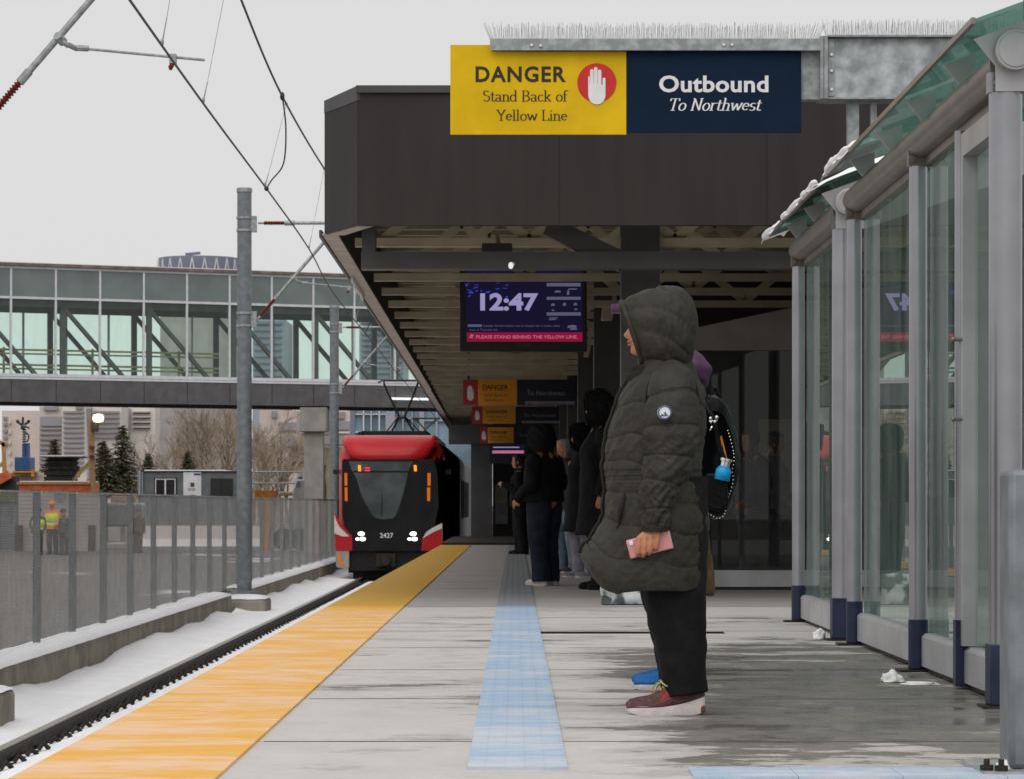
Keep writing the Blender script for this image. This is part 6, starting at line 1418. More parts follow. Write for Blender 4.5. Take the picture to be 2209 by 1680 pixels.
def shoe(t, x, y0, L, mats, sneaker=True, s=1.0, ang=0):
    """toe points to -y; heel at y0 + L"""
    def tr_(v): return v
    SO = [(0, .30, .022, .030), (.08, .80, .006, .032), (.2, .98, .0, .033), (.36, 1.0, .0, .034), (.55, .86, .0, .040), (.75, .80, .0, .052), (.9, .78, .003, .066), (.97, .60, .012, .074), (1.0, .30, .024, .078)]
    hw = .050 * s * (L / .30) ** .6
    if not sneaker: SO = [(a, b, c * .4, .030) for a, b, c, d in SO]
    sc_ = L / .30
    m = MB(); n = 44; vs = []; o = 0
    ring = []
    for sgn in (1, -1):
        rng = range(n) if sgn == 1 else range(n - 1, -1, -1)
        for i in rng: u = i / (n - 1); w, zb, zt = lerp_tab(SO, u); ring.append((x + sgn * hw * max(.12, w), y0 + L * u, zb * sc_, zt * sc_))
    k = len(ring); m.add([(a, b, c) for a, b, c, d in ring] + [(a, b, (c + d) / 2) for a, b, c, d in ring] + [(a, b, d) for a, b, c, d in ring],
          [(q * k + i, q * k + (i + 1) % k, (q + 1) * k + (i + 1) % k, (q + 1) * k + i) for q in range(2) for i in range(k)])
    for i in range(n - 1): m.f.append([i, k - 1 - i, k - 2 - i, i + 1]); m.m.append(0); m.f.append([2 * k + i, 2 * k + i + 1, 3 * k - 2 - i, 3 * k - 1 - i]); m.m.append(0)
    for q in range(k, 2 * k):
        v = m.v[q]; v.x = x + (v.x - x) * 1.07
    up = m
    sh = None
    UP = [(0.02, .35, .044), (.06, .62, .055), (.14, .80, .062), (.25, .86, .068), (.36, .86, .078), (.46, .82, .098), (.54, .78, .125), (.60, .74, .138), (.68, .70, .120), (.80, .70, .108), (.92, .66, .112), (.98, .44, .116), (1.0, .22, .112)]
    if not sneaker: UP = [(a, b, min(c, .088)) for a, b, c in UP]
    m2 = MB()
    def fn(i, j):
        u = .015 + .975 * j / 39; w, zt = lerp_tab(UP, u); ws, zb, zs = lerp_tab(SO, u); a = math.pi * i / 16; ww = hw * max(w, .1)
        base = hw * max(.1, ws) * .97; cz = max(0, math.sin(a)); r = base + (ww * .62 - base) * cz ** 1.3
        return Vector((x + r * math.copysign(abs(math.cos(a)) ** .8, math.cos(a)), y0 + L * u, (zs - .006 + (zt - zs + .006) * cz ** .75) * sc_))
    m2.grid(17, 40, fn)
    so = up.build('shoe', mats[0], t, local=True, smooth=False)   # sole carries the upper as sub-part
    u2 = m2.build('shoe_upper', mats[1], so, local=True, smooth=True); u2.modifiers.new('solid', 'SOLIDIFY').thickness = .003
    return so, fn
def hair_cap(t, c, hh, mat, long=0.0, seed=0):
    m = MB(); nu, nv = 40, 26
    def fn(i, j):
        tt = .04 - long + (.96 + long) * j / (nv - 1) ; ph = 2 * math.pi * i / nu
        p = head_pt(max(.12, tt), ph, c, hh, .09); n = noise.noise(p * 22 + Vector((seed, 0, 0))) * .008
        if tt < .12: p.z = c[2] + tt * hh; p.y += (.12 - tt) * .03
        return p + (p - Vector((c[0], c[1], c[2] + hh * .5))).normalized() * n
    vs = [fn(i, j) for j in range(nv) for i in range(nu)]; fs = []
    for j in range(nv - 1):
        for i in range(nu):
            tt = .04 - long + (.96 + long) * (j + .5) / (nv - 1); ph = abs(((2 * math.pi * (i + .5) / nu + math.pi) % (2 * math.pi)) - math.pi)
            if tt > .80 or ph > 1.15 + .5 * max(0, .45 - tt): fs.append((j * nu + i, j * nu + (i + 1) % nu, (j + 1) * nu + (i + 1) % nu, (j + 1) * nu + i))
    m.add(vs, fs + [tuple((nv - 1) * nu + i for i in range(nu))])
    o = m.build('hair', mat, t, local=True, smooth=True); o.modifiers.new('solid', 'SOLIDIFY').thickness = .012
    return o
def eyes(t, c, hh):
    for s_ in (-1, 1):
        m = MB(); p = head_pt(.49, s_ * .46, c, hh); m.ball((p.x, p.y + .006, p.z), .0115, 12); m.build('eye', M['sign_white'], t, local=True, smooth=True)
        m = MB(); m.ball((p.x, p.y - .0015, p.z), .0058, 10); m.build('iris', M['hair'], t, local=True, smooth=True)

def person(label, loc, rz, s=1.0, coat='black_coat', legs='black_cloth', shoes=('sole_white', 'black_cloth'), hair='hair', hood=None, coat_hem=.80, coat_w=1.0, arms='down', flare=0.0, stance=.0, vest=None, helmet=None, leg_w=1.0, voxel=.012, group=None, seed=1, vest_mat='vest'):
    t = thing('person', label, 'person', loc, rz, group); t.scale = (s, s, s)
    hc = (0, -.035, 1.40); hh = .225
    b = MB(); add_head(b, hc, hh, 40, 34)
    chain(b, [(0, .01, 1.34), (0, -.01, 1.43)], [.058, .056]); chain(b, [(0, .015, .90), (0, .015, 1.02), (0, .01, 1.18), (0, .015, 1.29)], [.15, .125, .14, .11], 18)
    chain(b, [(-.15, .015, 1.30), (.15, .015, 1.30)], [.07, .07])
    for sx in (-1, 1):
        kn = (sx * .095, -.02 + stance * sx * .10, .48); an = (sx * .095, .05 + stance * sx * .12, .08)
        chain(b, [(sx * .085, .015, .88), kn, an], [.095, .062, .042]); chain(b, [an, (sx * .10, -.09 + stance * sx * .12, .045)], [.026, .014])
    A = {}
    for sx in (-1, 1):
        if arms == 'down': el, wr, d = (sx * .235, .045, 1.03), (sx * .235, -.02, .80), (0, -.25, -1)
        elif arms == 'phone': el, wr, d = (sx * .225, .0, 1.05), (sx * .085, -.24, 1.13), (-sx * .5, -.8, .25)
        else: el, wr, d = (sx * .24, .03, 1.04), (sx * .19, -.16, .90), (0, -.7, -.6)
        A[sx] = ((sx * .165, .015, 1.30), el, wr); chain(b, [A[sx][0], el, wr], [.062, .045, .032]); hand(b, wr, d, (-sx, 0, -.1), 1.0, .5, sx)
    fuse(b, 'body', M['skin'], t, voxel, 4)
    eyes(t, hc, hh)
    # jacket
    z = coat_hem; rows = [(z, -.165 * coat_w - flare, .165 * coat_w + flare * .6, .215 * coat_w + flare * .6), (z + .12, -.16 * coat_w - flare * .4, .16 * coat_w, .205 * coat_w + flare * .3), (1.02, -.15 * coat_w, .15 * coat_w, .195 * coat_w), (1.16, -.155 * coat_w, .155 * coat_w, .20 * coat_w), (1.27, -.12, .135, .195), (1.325, -.085, .11, .15), (1.365, -.075, .085, .085), (1.40, -.08, .08, .08)]
    m = MB(); rloft(m, rows, 44, 60, folds(seed, .012)); c = m.build('coat', M[coat], t, local=True, smooth=True); c.modifiers.new('solid', 'SOLIDIFY').thickness = .012
    for sx in (-1, 1):
        S_, E_, W_ = [Vector(q) for q in A[sx]]; r = []
        for u, rad in ((-.12, .03), (0.0, .075), (.5, .078), (1.0, .070), (1.5, .060), (2.12, .050)):
            p = S_ + (S_ - E_) * -u if u < 0 else (S_.lerp(E_, u) if u <= 1 else E_.lerp(W_, u - 1))
            if u < 0: p = S_ + Vector((-sx * .03, 0, .05))
            r.append((u, p.x, p.y, p.z, rad * coat_w, rad * .95 * coat_w))
        m = MB(); ploft(m, r, 22, 34, folds(seed + sx, .010), ref=(0, 1, .3)); m.build('sleeve', M[coat], c, local=True, smooth=True)
    if vest:
        rv = [(k, f - .014, bk + .014, w + .014) for k, f, bk, w in rows[1:5]]; m = MB(); rloft(m, rv, 36, 30, folds(seed, .012)); v = m.build('vest', M[vest], t, local=True, smooth=True)
        m = MB(); rr = [(k, f - .019, bk + .019, w + .019) for k, f, bk, w in rows[1:4]]; zz = rows[2][0] - .02
        rloft(m, [(zz, *lerp_tab(rr, zz)), (zz + .05, *lerp_tab(rr, zz + .05))], 36, 4, folds(seed, .012)); m.build('reflective_band', M['galv'], v, local=True)
    # trousers
    m = MB()
    for sx in (-1, 1):
        y_ = stance * sx * .12; ploft(m, [(0, sx * .08, .015, .95, .14, .105), (.2, sx * .092, .01 + y_ * .3, .76, .125 * leg_w, .098 * leg_w), (.5, sx * .098, -.0 + y_ * .8, .46, .095 * leg_w, .088 * leg_w), (.8, sx * .098, .03 + y_, .2, .085 * leg_w, .08 * leg_w), (1, sx * .098, .035 + y_, .045, .088 * leg_w, .078 * leg_w)], 24, 44, folds(seed * 3 + sx, .008, 2, 9), cap=True)
    m.build('trousers', M[legs], t, local=True, smooth=True)
    for sx in (-1, 1): shoe(t, sx * .10, -.155 + stance * sx * .12, .28, (M[shoes[0]], M[shoes[1]]), False)
    if hood: hood_shell(t, c, hood, M[coat], M['black_cloth'])
    elif hair and not helmet: hair_cap(t, hc, hh, M[hair], .25 if hair == 'hair' and seed % 2 else 0.0, seed)
    if helmet:
        m = MB(); prof = [(.135, 0), (.13, .02), (.118, .06), (.085, .105), (.03, .128), (.001, .13)]
        m.lathe(prof, (0, -.025, 1.545), 20); m.box(-.06, .06, -.20, -.12, 1.543, 1.553); m.build('helmet', M[helmet], t, local=True, smooth=True)
    return t
def hood_shell(t, coat_o, secs, mat, lining, seed=5, puff=.010):
    """secs rows: (s, top y, top z, bottom y, bottom z, half width)"""
    nu, nv = 110, 130
    def fn(i, j, inset=0.0):
        s = j / (nv - 1); ty, tz, by, bz, w = lerp_tab(secs, s); a = 2 * math.pi * i / nu
        cy, cz = (ty + by) / 2, (tz + bz) / 2; hy, hz = (ty - by) / 2, (tz - bz) / 2
        k = 1 - inset; cs, sn = math.cos(a), math.sin(a); e = .88
        cs_, sn_ = math.copysign(abs(cs) ** e, cs), math.copysign(abs(sn) ** e, sn)
        vq = cs * .9 + s * .75; seam = min(abs(vq - .05 - .1 * math.sin(s * 4)), abs(vq - .62), abs(vq - 1.12), abs(vq + .55) * 1.3); d = -puff * max(0, 1 - seam / .035) * min(1, s * 8) + puff * .9 * min(1, seam / .22) + .005 * noise.noise(Vector((cs * 2.2, sn * 2.2 + seed, s * 6))) + .0035 * noise.noise(Vector((cs * 5, sn * 5 + seed, s * 15)))
        q = 1 + d / .13
        return Vector((w * sn_ * k * q, cy + hy * cs_ * k * q, cz + hz * cs_ * k * q))
    m = MB(); m.grid(nu, nv, fn, True); m.f.append([(nv - 1) * nu + i for i in range(nu)]); m.m.append(0)
    h = m.build('hood', mat, coat_o, local=True, smooth=True)
    m = MB()
    ty, tz, by, bz, w = secs[0][1:]
    ax = Vector((0, by - ty, bz - tz)).normalized(); fwd = Vector((0, -ax.z, ax.y)) * (1 if -ax.z < 0 else -1)
    pts = [fn(i % nu, 0) for i in range(nu + 1)]; m.tube(pts, .011, 8, False); m.build('hood_rim', mat, h, local=True, smooth=True)
    m = MB(); m.grid(nu, 14, lambda i, j: fn(i, 0, .04 + .0 * j).lerp(fn(i, 26, .10), j / 13), True); m.build('hood_lining', lining, h, local=True, smooth=True)
    return h

# --- the woman in the olive hooded coat (faces left, her left side to the camera)
WX, WY = (1432 - 1112) * 11.6 / F, 11.6; K = F / 11.6
def ly(x): return (x - 1432) / K
def lz(y): return (1538 - y) / K
wm = thing('person', 'woman in a long olive puffer coat with hood up, facing the track', 'person', (WX, WY, 0), R(-90))
hh = .222; hc = (0, -.052, 1.367)
b = MB(); add_head(b, hc, hh, 88, 72)
chain(b, [(0, .01, 1.29), (0, -.012, 1.40)], [.055, .054]); chain(b, [(0, .015, .88), (0, .015, 1.0), (0, .005, 1.16), (0, .01, 1.25)], [.115, .105, .115, .085], 18); chain(b, [(-.15, .02, 1.26), (.15, .02, 1.26)], [.065, .065])
for sx in (-1, 1):
    dy = 0
    chain(b, [(sx * .088, .03, .86), (sx * .092, .03 + dy, .47), (sx * .094, .075 + dy, .09)], [.095, .06, .042]); chain(b, [(sx * .094, .075 + dy, .09), (sx * .096, -.06 + dy, .045)], [.026, .014])
wr = Vector((.262, -.040, .735))
chain(b, [(.165, .02, 1.26), (.235, .01, .98), wr], [.06, .045, .031])
chain(b, [(-.165, .02, 1.26), (-.235, .03, .98), (-.235, -.04, .75)], [.06, .045, .03]); hand(b, (-.235, -.045, .745), (0, -.3, -1), (1, 0, 0), 1, .5, -1)
# near hand: palm above the phone, four fingers hooked down over it, thumb along the back
ph_c = Vector((.272, ly(1395), lz(1173))); pd = Vector((0, -math.cos(R(14)), -math.sin(R(14)))); pu = Vector((0, -pd.z, pd.y)) * -1
if pu.z < 0: pu = -pu
kn0 = ph_c + pu * .032 - pd * .030
for k in range(4):
    kp = ph_c + pu * (.030 - .001 * k) + pd * (.036 - .0235 * k) + XA * .018
    chain(b, [wr + Vector((0, .006 - .004 * k, -.006)), kp], [.019, .0125], 10)
    fl = (.060, .068, .064, .054)[k]; d1 = (-pu * .95 + pd * .30 + XA * .22).normalized(); d2 = (-pu * .97 + pd * .34 - XA * .10).normalized(); d3 = (-pu * .62 + pd * .30 - XA * .75).normalized()
    p1 = kp + d1 * fl * .48; p2 = p1 + d2 * fl * .38; p3 = p2 + d3 * fl * .26
    chain(b, [kp, p1, p2, p3], [.0108, .0100, .0094, .0080], 10)
chain(b, [wr + Vector((-.01, -.01, -.01)), ph_c + pu * .034 - XA * .014 + pd * .01, ph_c + pu * .012 - XA * .018 + pd * .042, ph_c + pu * .002 - XA * .018 + pd * .066], [.019, .014, .012, .0095], 10)
fuse(b, 'body', M['skin'], wm, .0034, 3)
eyes(wm, hc, hh)
m = MB()
for q in range(2):
    t_ = (.205, .258)[q]; pts = [head_pt(t_ + .0 * i, (i - 4) * .11, hc, hh) + Vector((0, -.0005, 0)) for i in range(9)]; m.tube(pts, [.0012, .003, .0045, .0052, .0054, .0052, .0045, .003, .0012], 8)
m.build('lips', M['skin_red'], wm, local=True, smooth=True)
m = MB()
for s_ in (-1, 1): m.tube([head_pt(.585 + .012 * math.sin(i / 6 * math.pi), s_ * (.25 + i * .09), hc, hh) for i in range(7)], [.001, .0028, .0034, .0034, .003, .002, .001], 6)
m.build('eyebrow', M['hair'], wm, local=True, smooth=True)
hair_cap(wm, hc, hh * .985, M['hair'], 0.1, 2)
CR = [(lz(1268), ly(1264), ly(1522), .262), (lz(1240), ly(1252), ly(1524), .268), (lz(1209), ly(1260), ly(1525), .268), (lz(1162), ly(1287), ly(1527), .262), (lz(1126), ly(1301), ly(1527), .255), (lz(1067), ly(1305), ly(1520), .235), (lz(996), ly(1302), ly(1513), .215), (lz(941), ly(1309), ly(1520), .205), (lz(882), ly(1327), ly(1522), .205), (lz(850), ly(1341), ly(1518), .195), (lz(822), ly(1358), ly(1510), .17), (lz(800), ly(1376), ly(1500), .125), (lz(783), ly(1376), ly(1494), .10), (lz(765), ly(1378), ly(1486), .098)]
def coat_disp(a, z):
    cs, sn = math.cos(a), math.sin(a)
    ph = (z + .018 * noise.noise(Vector((cs * 1.5, sn * 1.5, z * 2))) - .035 * cs * (z < 1.0)) / .118
    q = abs(math.sin(math.pi * ph)) ** .55
    w = noise.noise(Vector((cs * 2.2, sn * 2.2, z * 9))) * .006 + noise.noise(Vector((cs * 5, sn * 5 + 3, z * 26 + cs * 6))) * .0045 + noise.noise(Vector((cs * 11, sn * 11 + 3, z * 55))) * .0018
    crk = .005 * max(0, 1 - q * 1.3) * noise.noise(Vector((cs * 20, sn * 20, z * 5))) - .0028 * max(0, 1 - abs(math.sin(math.pi * ph)) * 6) * (.55 + .6 * noise.noise(Vector((cs * 2, sn * 2, z * 4))))
    waist = -.004 if abs(z - .90) < .012 or abs(z - .925) < .008 else 0
    fade = 1 if z < 1.26 else max(.25, 1 - (z - 1.26) * 8)
    return (.0068 * (q - .6) + w + crk) * fade + waist
def hem(a, z):
    k = max(0, 1 - (z - lz(1268)) / .35); cs = math.cos(a)
    return k * (.085 * max(0, cs) ** 6 * (1.0 if z < .6 else .8) + .006 * math.sin(a * 5) - .012 * max(0, math.sin(a)) + .015 * max(0, -cs))
m = MB(); rloft(m, CR, 200, 300, coat_disp, 2.15, hem)
coat = m.build('coat', M['olive_coat'], wm, local=True, smooth=True); coat.modifiers.new('solid', 'SOLIDIFY').thickness = .02
SL = [(0, .135, .020, 1.325, .020, .020), (.04, .155, .022, 1.310, .055, .045), (.12, .195, .022, 1.255, .084, .066), (.25, .220, .022, 1.18, .099, .080), (.42, .238, .015, 1.068, .104, .086), (.58, .250, .004, .965, .092, .082), (.72, .262, -.030, .870, .074, .070), (.86, .268, -.046, .785, .062, .060), (.96, .268, -.047, .722, .056, .054), (1.0, .268, -.047, .700, .050, .048)]
def slv(a, s):
    cs, sn = math.cos(a), math.sin(a); seams = [.20, .385, .56, .70, .86]
    d_ = min(abs(s - k + .015 * cs) for k in seams); q = min(1, d_ / .05) ** .5; lo = min(1, max(0, (s - .36) / .12))
    w = noise.noise(Vector((cs * 1.8, sn * 1.8, s * 7))) * .006 + lo * (noise.noise(Vector((cs * 2.4 + s * 3, sn * 2.4 + 9, s * 20 + cs * 2.5))) * .010 + noise.noise(Vector((cs * 5, sn * 5 + 2, s * 42 - cs * 3))) * .0045) + noise.noise(Vector((cs * 12, sn * 12, s * 40))) * .0018
    return (.0065 * (q - .65) + w - .0035 * max(0, 1 - d_ / .010)) * (1 if .06 < s < .97 else .3)
for sx in (1, -1):
    m = MB(); ploft(m, [(r[0], r[1] * sx, *r[2:]) for r in SL], 96, 240, slv); m.build('sleeve', M['olive_coat'], coat, local=True, smooth=True)
# armhole piping, front placket, pocket slit, badge, scarf
m = MB(); pts = []
for i in range(25):
    a = R(205 - 230 * i / 24); p = Vector((.0, .022 + .098 * math.cos(a), 1.205 + .115 * math.sin(a))); p.x = .235 - .06 * max(0, math.sin(a)) ** 2 - .045 * abs(math.cos(a)); pts.append(p)
m.tube(pts, .0045, 8); m.build('armhole_seam', M['olive_dark'], coat, local=True, smooth=True)
m = MB(); pts = []
for y_ in range(800, 1236, 6):
    z = lz(y_); f = lerp_tab(CR, z)[0]; pts.append(Vector((.025, f - .006 + coat_disp(.05, z) * -1, z + hem(.05, z))))
m.tube(pts, .007, 8); m.build('front_placket', M['olive_dark'], coat, local=True, smooth=True)
def on_coat(a, z, o=0.0):
    f, bk, w = lerp_tab(CR, z); cs, sn = math.cos(a), math.sin(a); e = 2 / 2.15; yc = (f + bk) / 2
    x = w * math.copysign(abs(sn) ** e, sn); y = yc - (bk - f) / 2 * math.copysign(abs(cs) ** e, cs); q = Vector((x, y - yc, 0)); d = coat_disp(a, z) + o
    q = q.normalized() * d; return Vector((x + q.x, y + q.y, z + hem(a, z)))
m = MB(); m.tube([on_coat(R(52 - 9 * u), lz(1064 + 76 * u), .001) for u in [i / 12 for i in range(13)]], [.003, .007, .010, .012, .013, .013, .013, .012, .011, .009, .007, .005, .003], 8); m.build('pocket_slit', M['olive_dark'], coat, local=True, smooth=True)
bc = Vector((.338, ly(1424.5), lz(896)))
m = MB(); m.cyl(bc - XA * .03, bc, .0262, None, 32); bd = m.build('badge', M['sign_white'], coat, local=True)
m = MB(); pts = [bc + XA * .001 + Vector((0, .0235 * math.cos(R(i * 10)), .0235 * math.sin(R(i * 10)))) for i in range(37)]; m.tube(pts, .0026, 6, False); m.ball(bc + Vector((.0008, .002, -.003)), .004, 8, (.3, 1, 1)); m.prism([(-.016, -.014), (-.010, -.005), (-.004, -.011), (.004, -.004), (.010, -.010), (.016, -.013)], bc + XA * .0015, YA, ZA, .001); m.build('badge_emblem', M['blue_paint'], bd, local=True)
HS = [(0, ly(1341), lz(658), ly(1386), lz(792), .086), (.12, ly(1366), lz(640), ly(1398), lz(800), .112), (.32, ly(1415), lz(623), ly(1428), lz(806), .130), (.55, ly(1458), lz(624), ly(1458), lz(808), .130), (.75, ly(1488), lz(645), ly(1480), lz(800), .110), (.90, ly(1502), lz(676), ly(1493), lz(778), .078), (.97, ly(1506), lz(700), ly(1499), lz(755), .045), (1.0, ly(1507), lz(716), ly(1504), lz(738), .014)]
hd_ = hood_shell(wm, coat, HS, M['olive_coat'], M['olive_dark'], 5, .0055)
m = MB(); ploft(m, [(0, 0, -.085, 1.335, .062, .075), (.4, 0, -.075, 1.285, .075, .085), (.8, 0, -.062, 1.235, .07, .085), (1, 0, -.05, 1.20, .05, .07)], 30, 24, folds(4, .008)); m.build('scarf', M['olive_dark'], wm, local=True, smooth=True)
m = MB(); m.prism([(ly(1330), lz(851)), (ly(1346), lz(826)), (ly(1356), lz(800)), (ly(1366), lz(806)), (ly(1360), lz(846)), (ly(1345), lz(866))], (-.03, 0, 0), YA, ZA, .03); m.build('collar_flap', M['olive_coat'], coat, local=True, bevel=.006)
m = MB()
for sx, dy in ((1, 0), (-1, 0)):
    ploft(m, [(0, sx * .085, .025 + dy, .90, .13, .10), (.25, sx * .092, ly(1452) + dy, .70, .128, .10), (.5, sx * .095, ly(1452) + dy, lz(1278), .121, .098), (.56, sx * .095, ly(1457) + dy, lz(1314), .113, .095), (.75, sx * .095, ly(1466) + dy, lz(1390), .098, .090), (.92, sx * .095, ly(1471) + dy, lz(1452), .086, .080), (1, sx * .095, ly(1477) + dy, lz(1495), .082, .076)], 40, 90, folds(8 + sx, .0065, 2.2, 11))
m.build('trousers', M['black_cloth'], wm, local=True, smooth=True)
for sx, dy in ((1, 0), (-1, .035)):
    so, uf = shoe(wm, sx * .098, ly(1347) + dy, .303 if sx > 0 else .262, (M['sole_white'], M['shoe_mauve']), True)
    m = MB(); x = sx * .098; y0 = ly(1347) + dy
    for (u0, u1, a0, a1) in ((.44, .72, 1.2, 3.2), (.44, .76, 3.2, 1.2), (.40, .74, .8, 1.2), (.72, .78, 1.2, 3), (.42, .52, 3, 5.5), (.46, .70, 2.2, 2.4), (.44, .50, 5, 8)):
        for side in (0, 1):
            pts = []
            for q in range(7):
                u = q / 6; ii = a0 + (a1 - a0) * u; ii = ii if side == 0 else 16 - ii; jj = ((u0 + (u1 - u0) * u) - .015) / .975 * 39; i0 = int(ii); j0 = int(jj)
                pa = uf(i0, jj).lerp(uf(i0 + 1, jj), ii - i0); pts.append(pa + (pa - Vector((x, pa.y, .03))).normalized() * .002)
            m.tube(pts, .0028, 6)
    m.build('overlay', M['shoe_red'], so, local=True)
    m = MB()
    for k in range(4):
        u = .44 + .035 * k; pts = [uf(i, (u + (.012 if i % 2 else 0) - .015) / .975 * 39) + ZA * .004 for i in range(5, 12)]; m.tube(pts, .0035, 6)
    c0 = uf(8, (.50 - .015) / .975 * 39) + ZA * .01
    for sg in (-1, 1):
        m.tube(cat([c0, c0 + Vector((sg * .03, -.018, .006)), c0 + Vector((sg * .045, .004, -.012)), c0 + Vector((sg * .015, .01, .0))], 5), .0032, 6); m.tube(cat([c0, c0 + Vector((sg * .03, -.03, -.006)), c0 + Vector((sg * .05, -.045, -.028))], 5), .003, 6)
    m.build('laces', M['lace'], so, local=True)
    m = MB(); m.box(x - .036, x + .036, y0 + (.262 if sx > 0 else .225), y0 + (.3045 if sx > 0 else .2635), .008, .036); m.build('heel_patch', M['sole_brown'], so, local=True, bevel=.006)
# pink phone in her hand
def to_world(v): return Vector((WX + v.y, WY - v.x, v.z))
phn = thing('phone', 'pink phone held in the woman\'s hand beside her coat', 'phone', to_world(ph_c), R(-90))
ORG[phn] = ph_c
def phone_box(m, a0, a1, u0, u1, x0, x1):
    vs = [ph_c + pd * a + pu * u + XA * x for x in (x0, x1) for a, u in ((a0, u0), (a1, u0), (a1, u1), (a0, u1))]
    m.add(vs, [(0, 1, 2, 3), (7, 6, 5, 4), (0, 4, 5, 1), (1, 5, 6, 2), (2, 6, 7, 3), (3, 7, 4, 0)])
m = MB(); phone_box(m, -.084, .084, -.036, .036, -.008, .006); m.build('phone_case', M['pink'], phn, bevel=.005)
m = MB(); phone_box(m, .060, .074, .014, .030, .0062, .009); m.build('camera_lens', M['sign_white'], phn, bevel=.001)
m = MB(); phone_box(m, -.080, .080, -.033, .033, -.0095, -.0082); m.build('phone_screen', M['black_gloss'], phn)

# --- the person just behind her: purple jacket, cap, black backpack, one blue shoe in view
p2 = person('person in a purple quilted jacket and cap behind the woman, with blue shoes', (.672, 13.15, 0), R(-90), 1.055, 'purple_cloth', 'black_cloth', ('sole_white', 'shoe_blue'), 'hair', None, .86, 1.0, 'bent', .0, 0, leg_w=.82, seed=3)
m = MB()
def hd2(i, j):
    a = 2 * math.pi * i / 30; v = j / 15; r = math.sin(math.pi * min(.98, .08 + v * .9)) ** .6
    d = 1 + .10 * noise.noise(Vector((math.cos(a) * 2, math.sin(a) * 2, v * 5))) + .05 * (abs(math.sin(v * 9)) ** .5)
    return Vector((.145 * r * d * math.sin(a), .062 + .035 * (1 - v) + .086 * r * d * math.cos(a), 1.225 + .185 * v))
m.grid(30, 16, hd2, True); m.f.append(list(range(30))); m.m.append(0); m.f.append([15 * 30 + i for i in range(30)]); m.m.append(0)
m.build('lowered_hood', M['purple_cloth'], p2, local=True, smooth=True)
m = MB(); m.lathe([(.118, 0), (.121, .03), (.108, .075), (.07, .105), (.001, .115)], (0, -.03, 1.535), 24); m.prism([(-.08, -.10), (.08, -.10), (.075, -.19), (.04, -.24), (-.04, -.24), (-.075, -.19)], (0, 0, 1.548), XA, YA, .034); m.build('cap', M['purple_cloth'], p2, local=True, smooth=True)
bp = thing('backpack', 'black glossy backpack edged with a silver bead chain behind the olive coat', 'backpack', (px(1548, 12.95), 12.95, pz(1115, 12.95)))
YBk = 12.95
def bz(y): return pz(y, YBk)
def bx(x): return px(x, YBk)
out = [(1512, 862), (1530, 850), (1552, 858), (1572, 890), (1588, 940), (1594, 1000), (1586, 1050), (1568, 1100), (1552, 1116), (1530, 1114), (1508, 1100), (1500, 1060), (1498, 980), (1502, 900)]
def bkf(i, j):
    a = 2 * math.pi * i / 48; u = i / 48 * len(out); k = int(u) % len(out); f = u - int(u); p0, p1, p2_, p3 = [out[(k + q) % len(out)] for q in (-1, 0, 1, 2)]
    def cr1(a_, b_, c_, d_, t): return .5 * (2 * b_ + (c_ - a_) * t + (2 * a_ - 5 * b_ + 4 * c_ - d_) * t * t + (3 * b_ - a_ - 3 * c_ + d_) * t ** 3)
    x = cr1(p0[0], p1[0], p2_[0], p3[0], f); y = cr1(p0[1], p1[1], p2_[1], p3[1], f)
    v = j / 12 * 2 - 1; sh_ = (1 - abs(v) ** 3.2) ** .5 if abs(v) < 1 else 0; sh_ = .72 + .28 * sh_
    x = 1547 + (x - 1547) * sh_; y = 985 + (y - 985) * sh_
    return Vector((bx(x) + .006 * noise.noise(Vector((x * .05, y * .05, v))), YBk + .16 * v, bz(y) + .006 * noise.noise(Vector((x * .06, y * .06, v + 4)))))
m = MB(); m.grid(48, 13, bkf, True); m.f.append(list(range(48))); m.m.append(0); m.f.append([12 * 48 + i for i in range(48)]); m.m.append(0)
m.build('bag_body', M['leather'], bp, smooth=True)
yf = YBk - .165
m = MB(); m.prism([(bx(1516), bz(1020)), (bx(1560), bz(1020)), (bx(1566), bz(1090)), (bx(1548), bz(1104)), (bx(1518), bz(1096))], (0, yf + .01, 0), XA, ZA, .045); m.build('front_pocket', M['leather'], bp, bevel=.012)
m = MB(); m.tube(cat([(bx(1527), yf + .1, bz(856)), (bx(1520), yf + .02, bz(880)), (bx(1534), yf - .01, bz(905)), (bx(1545), yf - .01, bz(960)), (bx(1560), yf - .01, bz(1000))], 6), .011, 8); m.tube(cat([(bx(1534), YBk, bz(852)), (bx(1542), YBk, bz(838)), (bx(1552), YBk, bz(856))], 6), .008, 8); m.build('strap', M['leather'], bp, smooth=True)
m = MB()
for x, y, r in ((1527, 904, .008), (1540, 902, .009), (1536, 911, .008), (1528, 912, .006)): m.ball((bx(x), yf - .018, bz(y)), r, 10)
m.tube([(bx(1524), yf - .015, bz(910)), (bx(1542), yf - .015, bz(908))], .005, 6); m.tube([(bx(1526), yf - .015, bz(930)), (bx(1531), yf - .016, bz(920))], .005, 6); m.tube([(bx(1543), YBk - .1, bz(868)), (bx(1552), YBk - .12, bz(873))], .004, 6)
m.build('buckle', M['chrome'], bp, smooth=True)
bead = [(1564, 930), (1570, 950), (1576, 975), (1577, 995), (1573, 1015), (1575, 1035), (1571, 1055), (1563, 1075), (1560, 1095), (1555, 1111), (1543, 1117), (1530, 1110), (1516, 1102), (1506, 1090), (1502, 1074)]
bpts = cat([(bx(x), yf - .008, bz(y)) for x, y in bead], 10); m = MB(); acc = 0; last = bpts[0]; m.ball(last, .0038, 6)
for p in bpts[1:]:
    if (p - last).length > .0125: m.ball(p, .0038, 6); last = p
m.build('bead_chain', M['chrome'], bp, smooth=True)
m = MB()
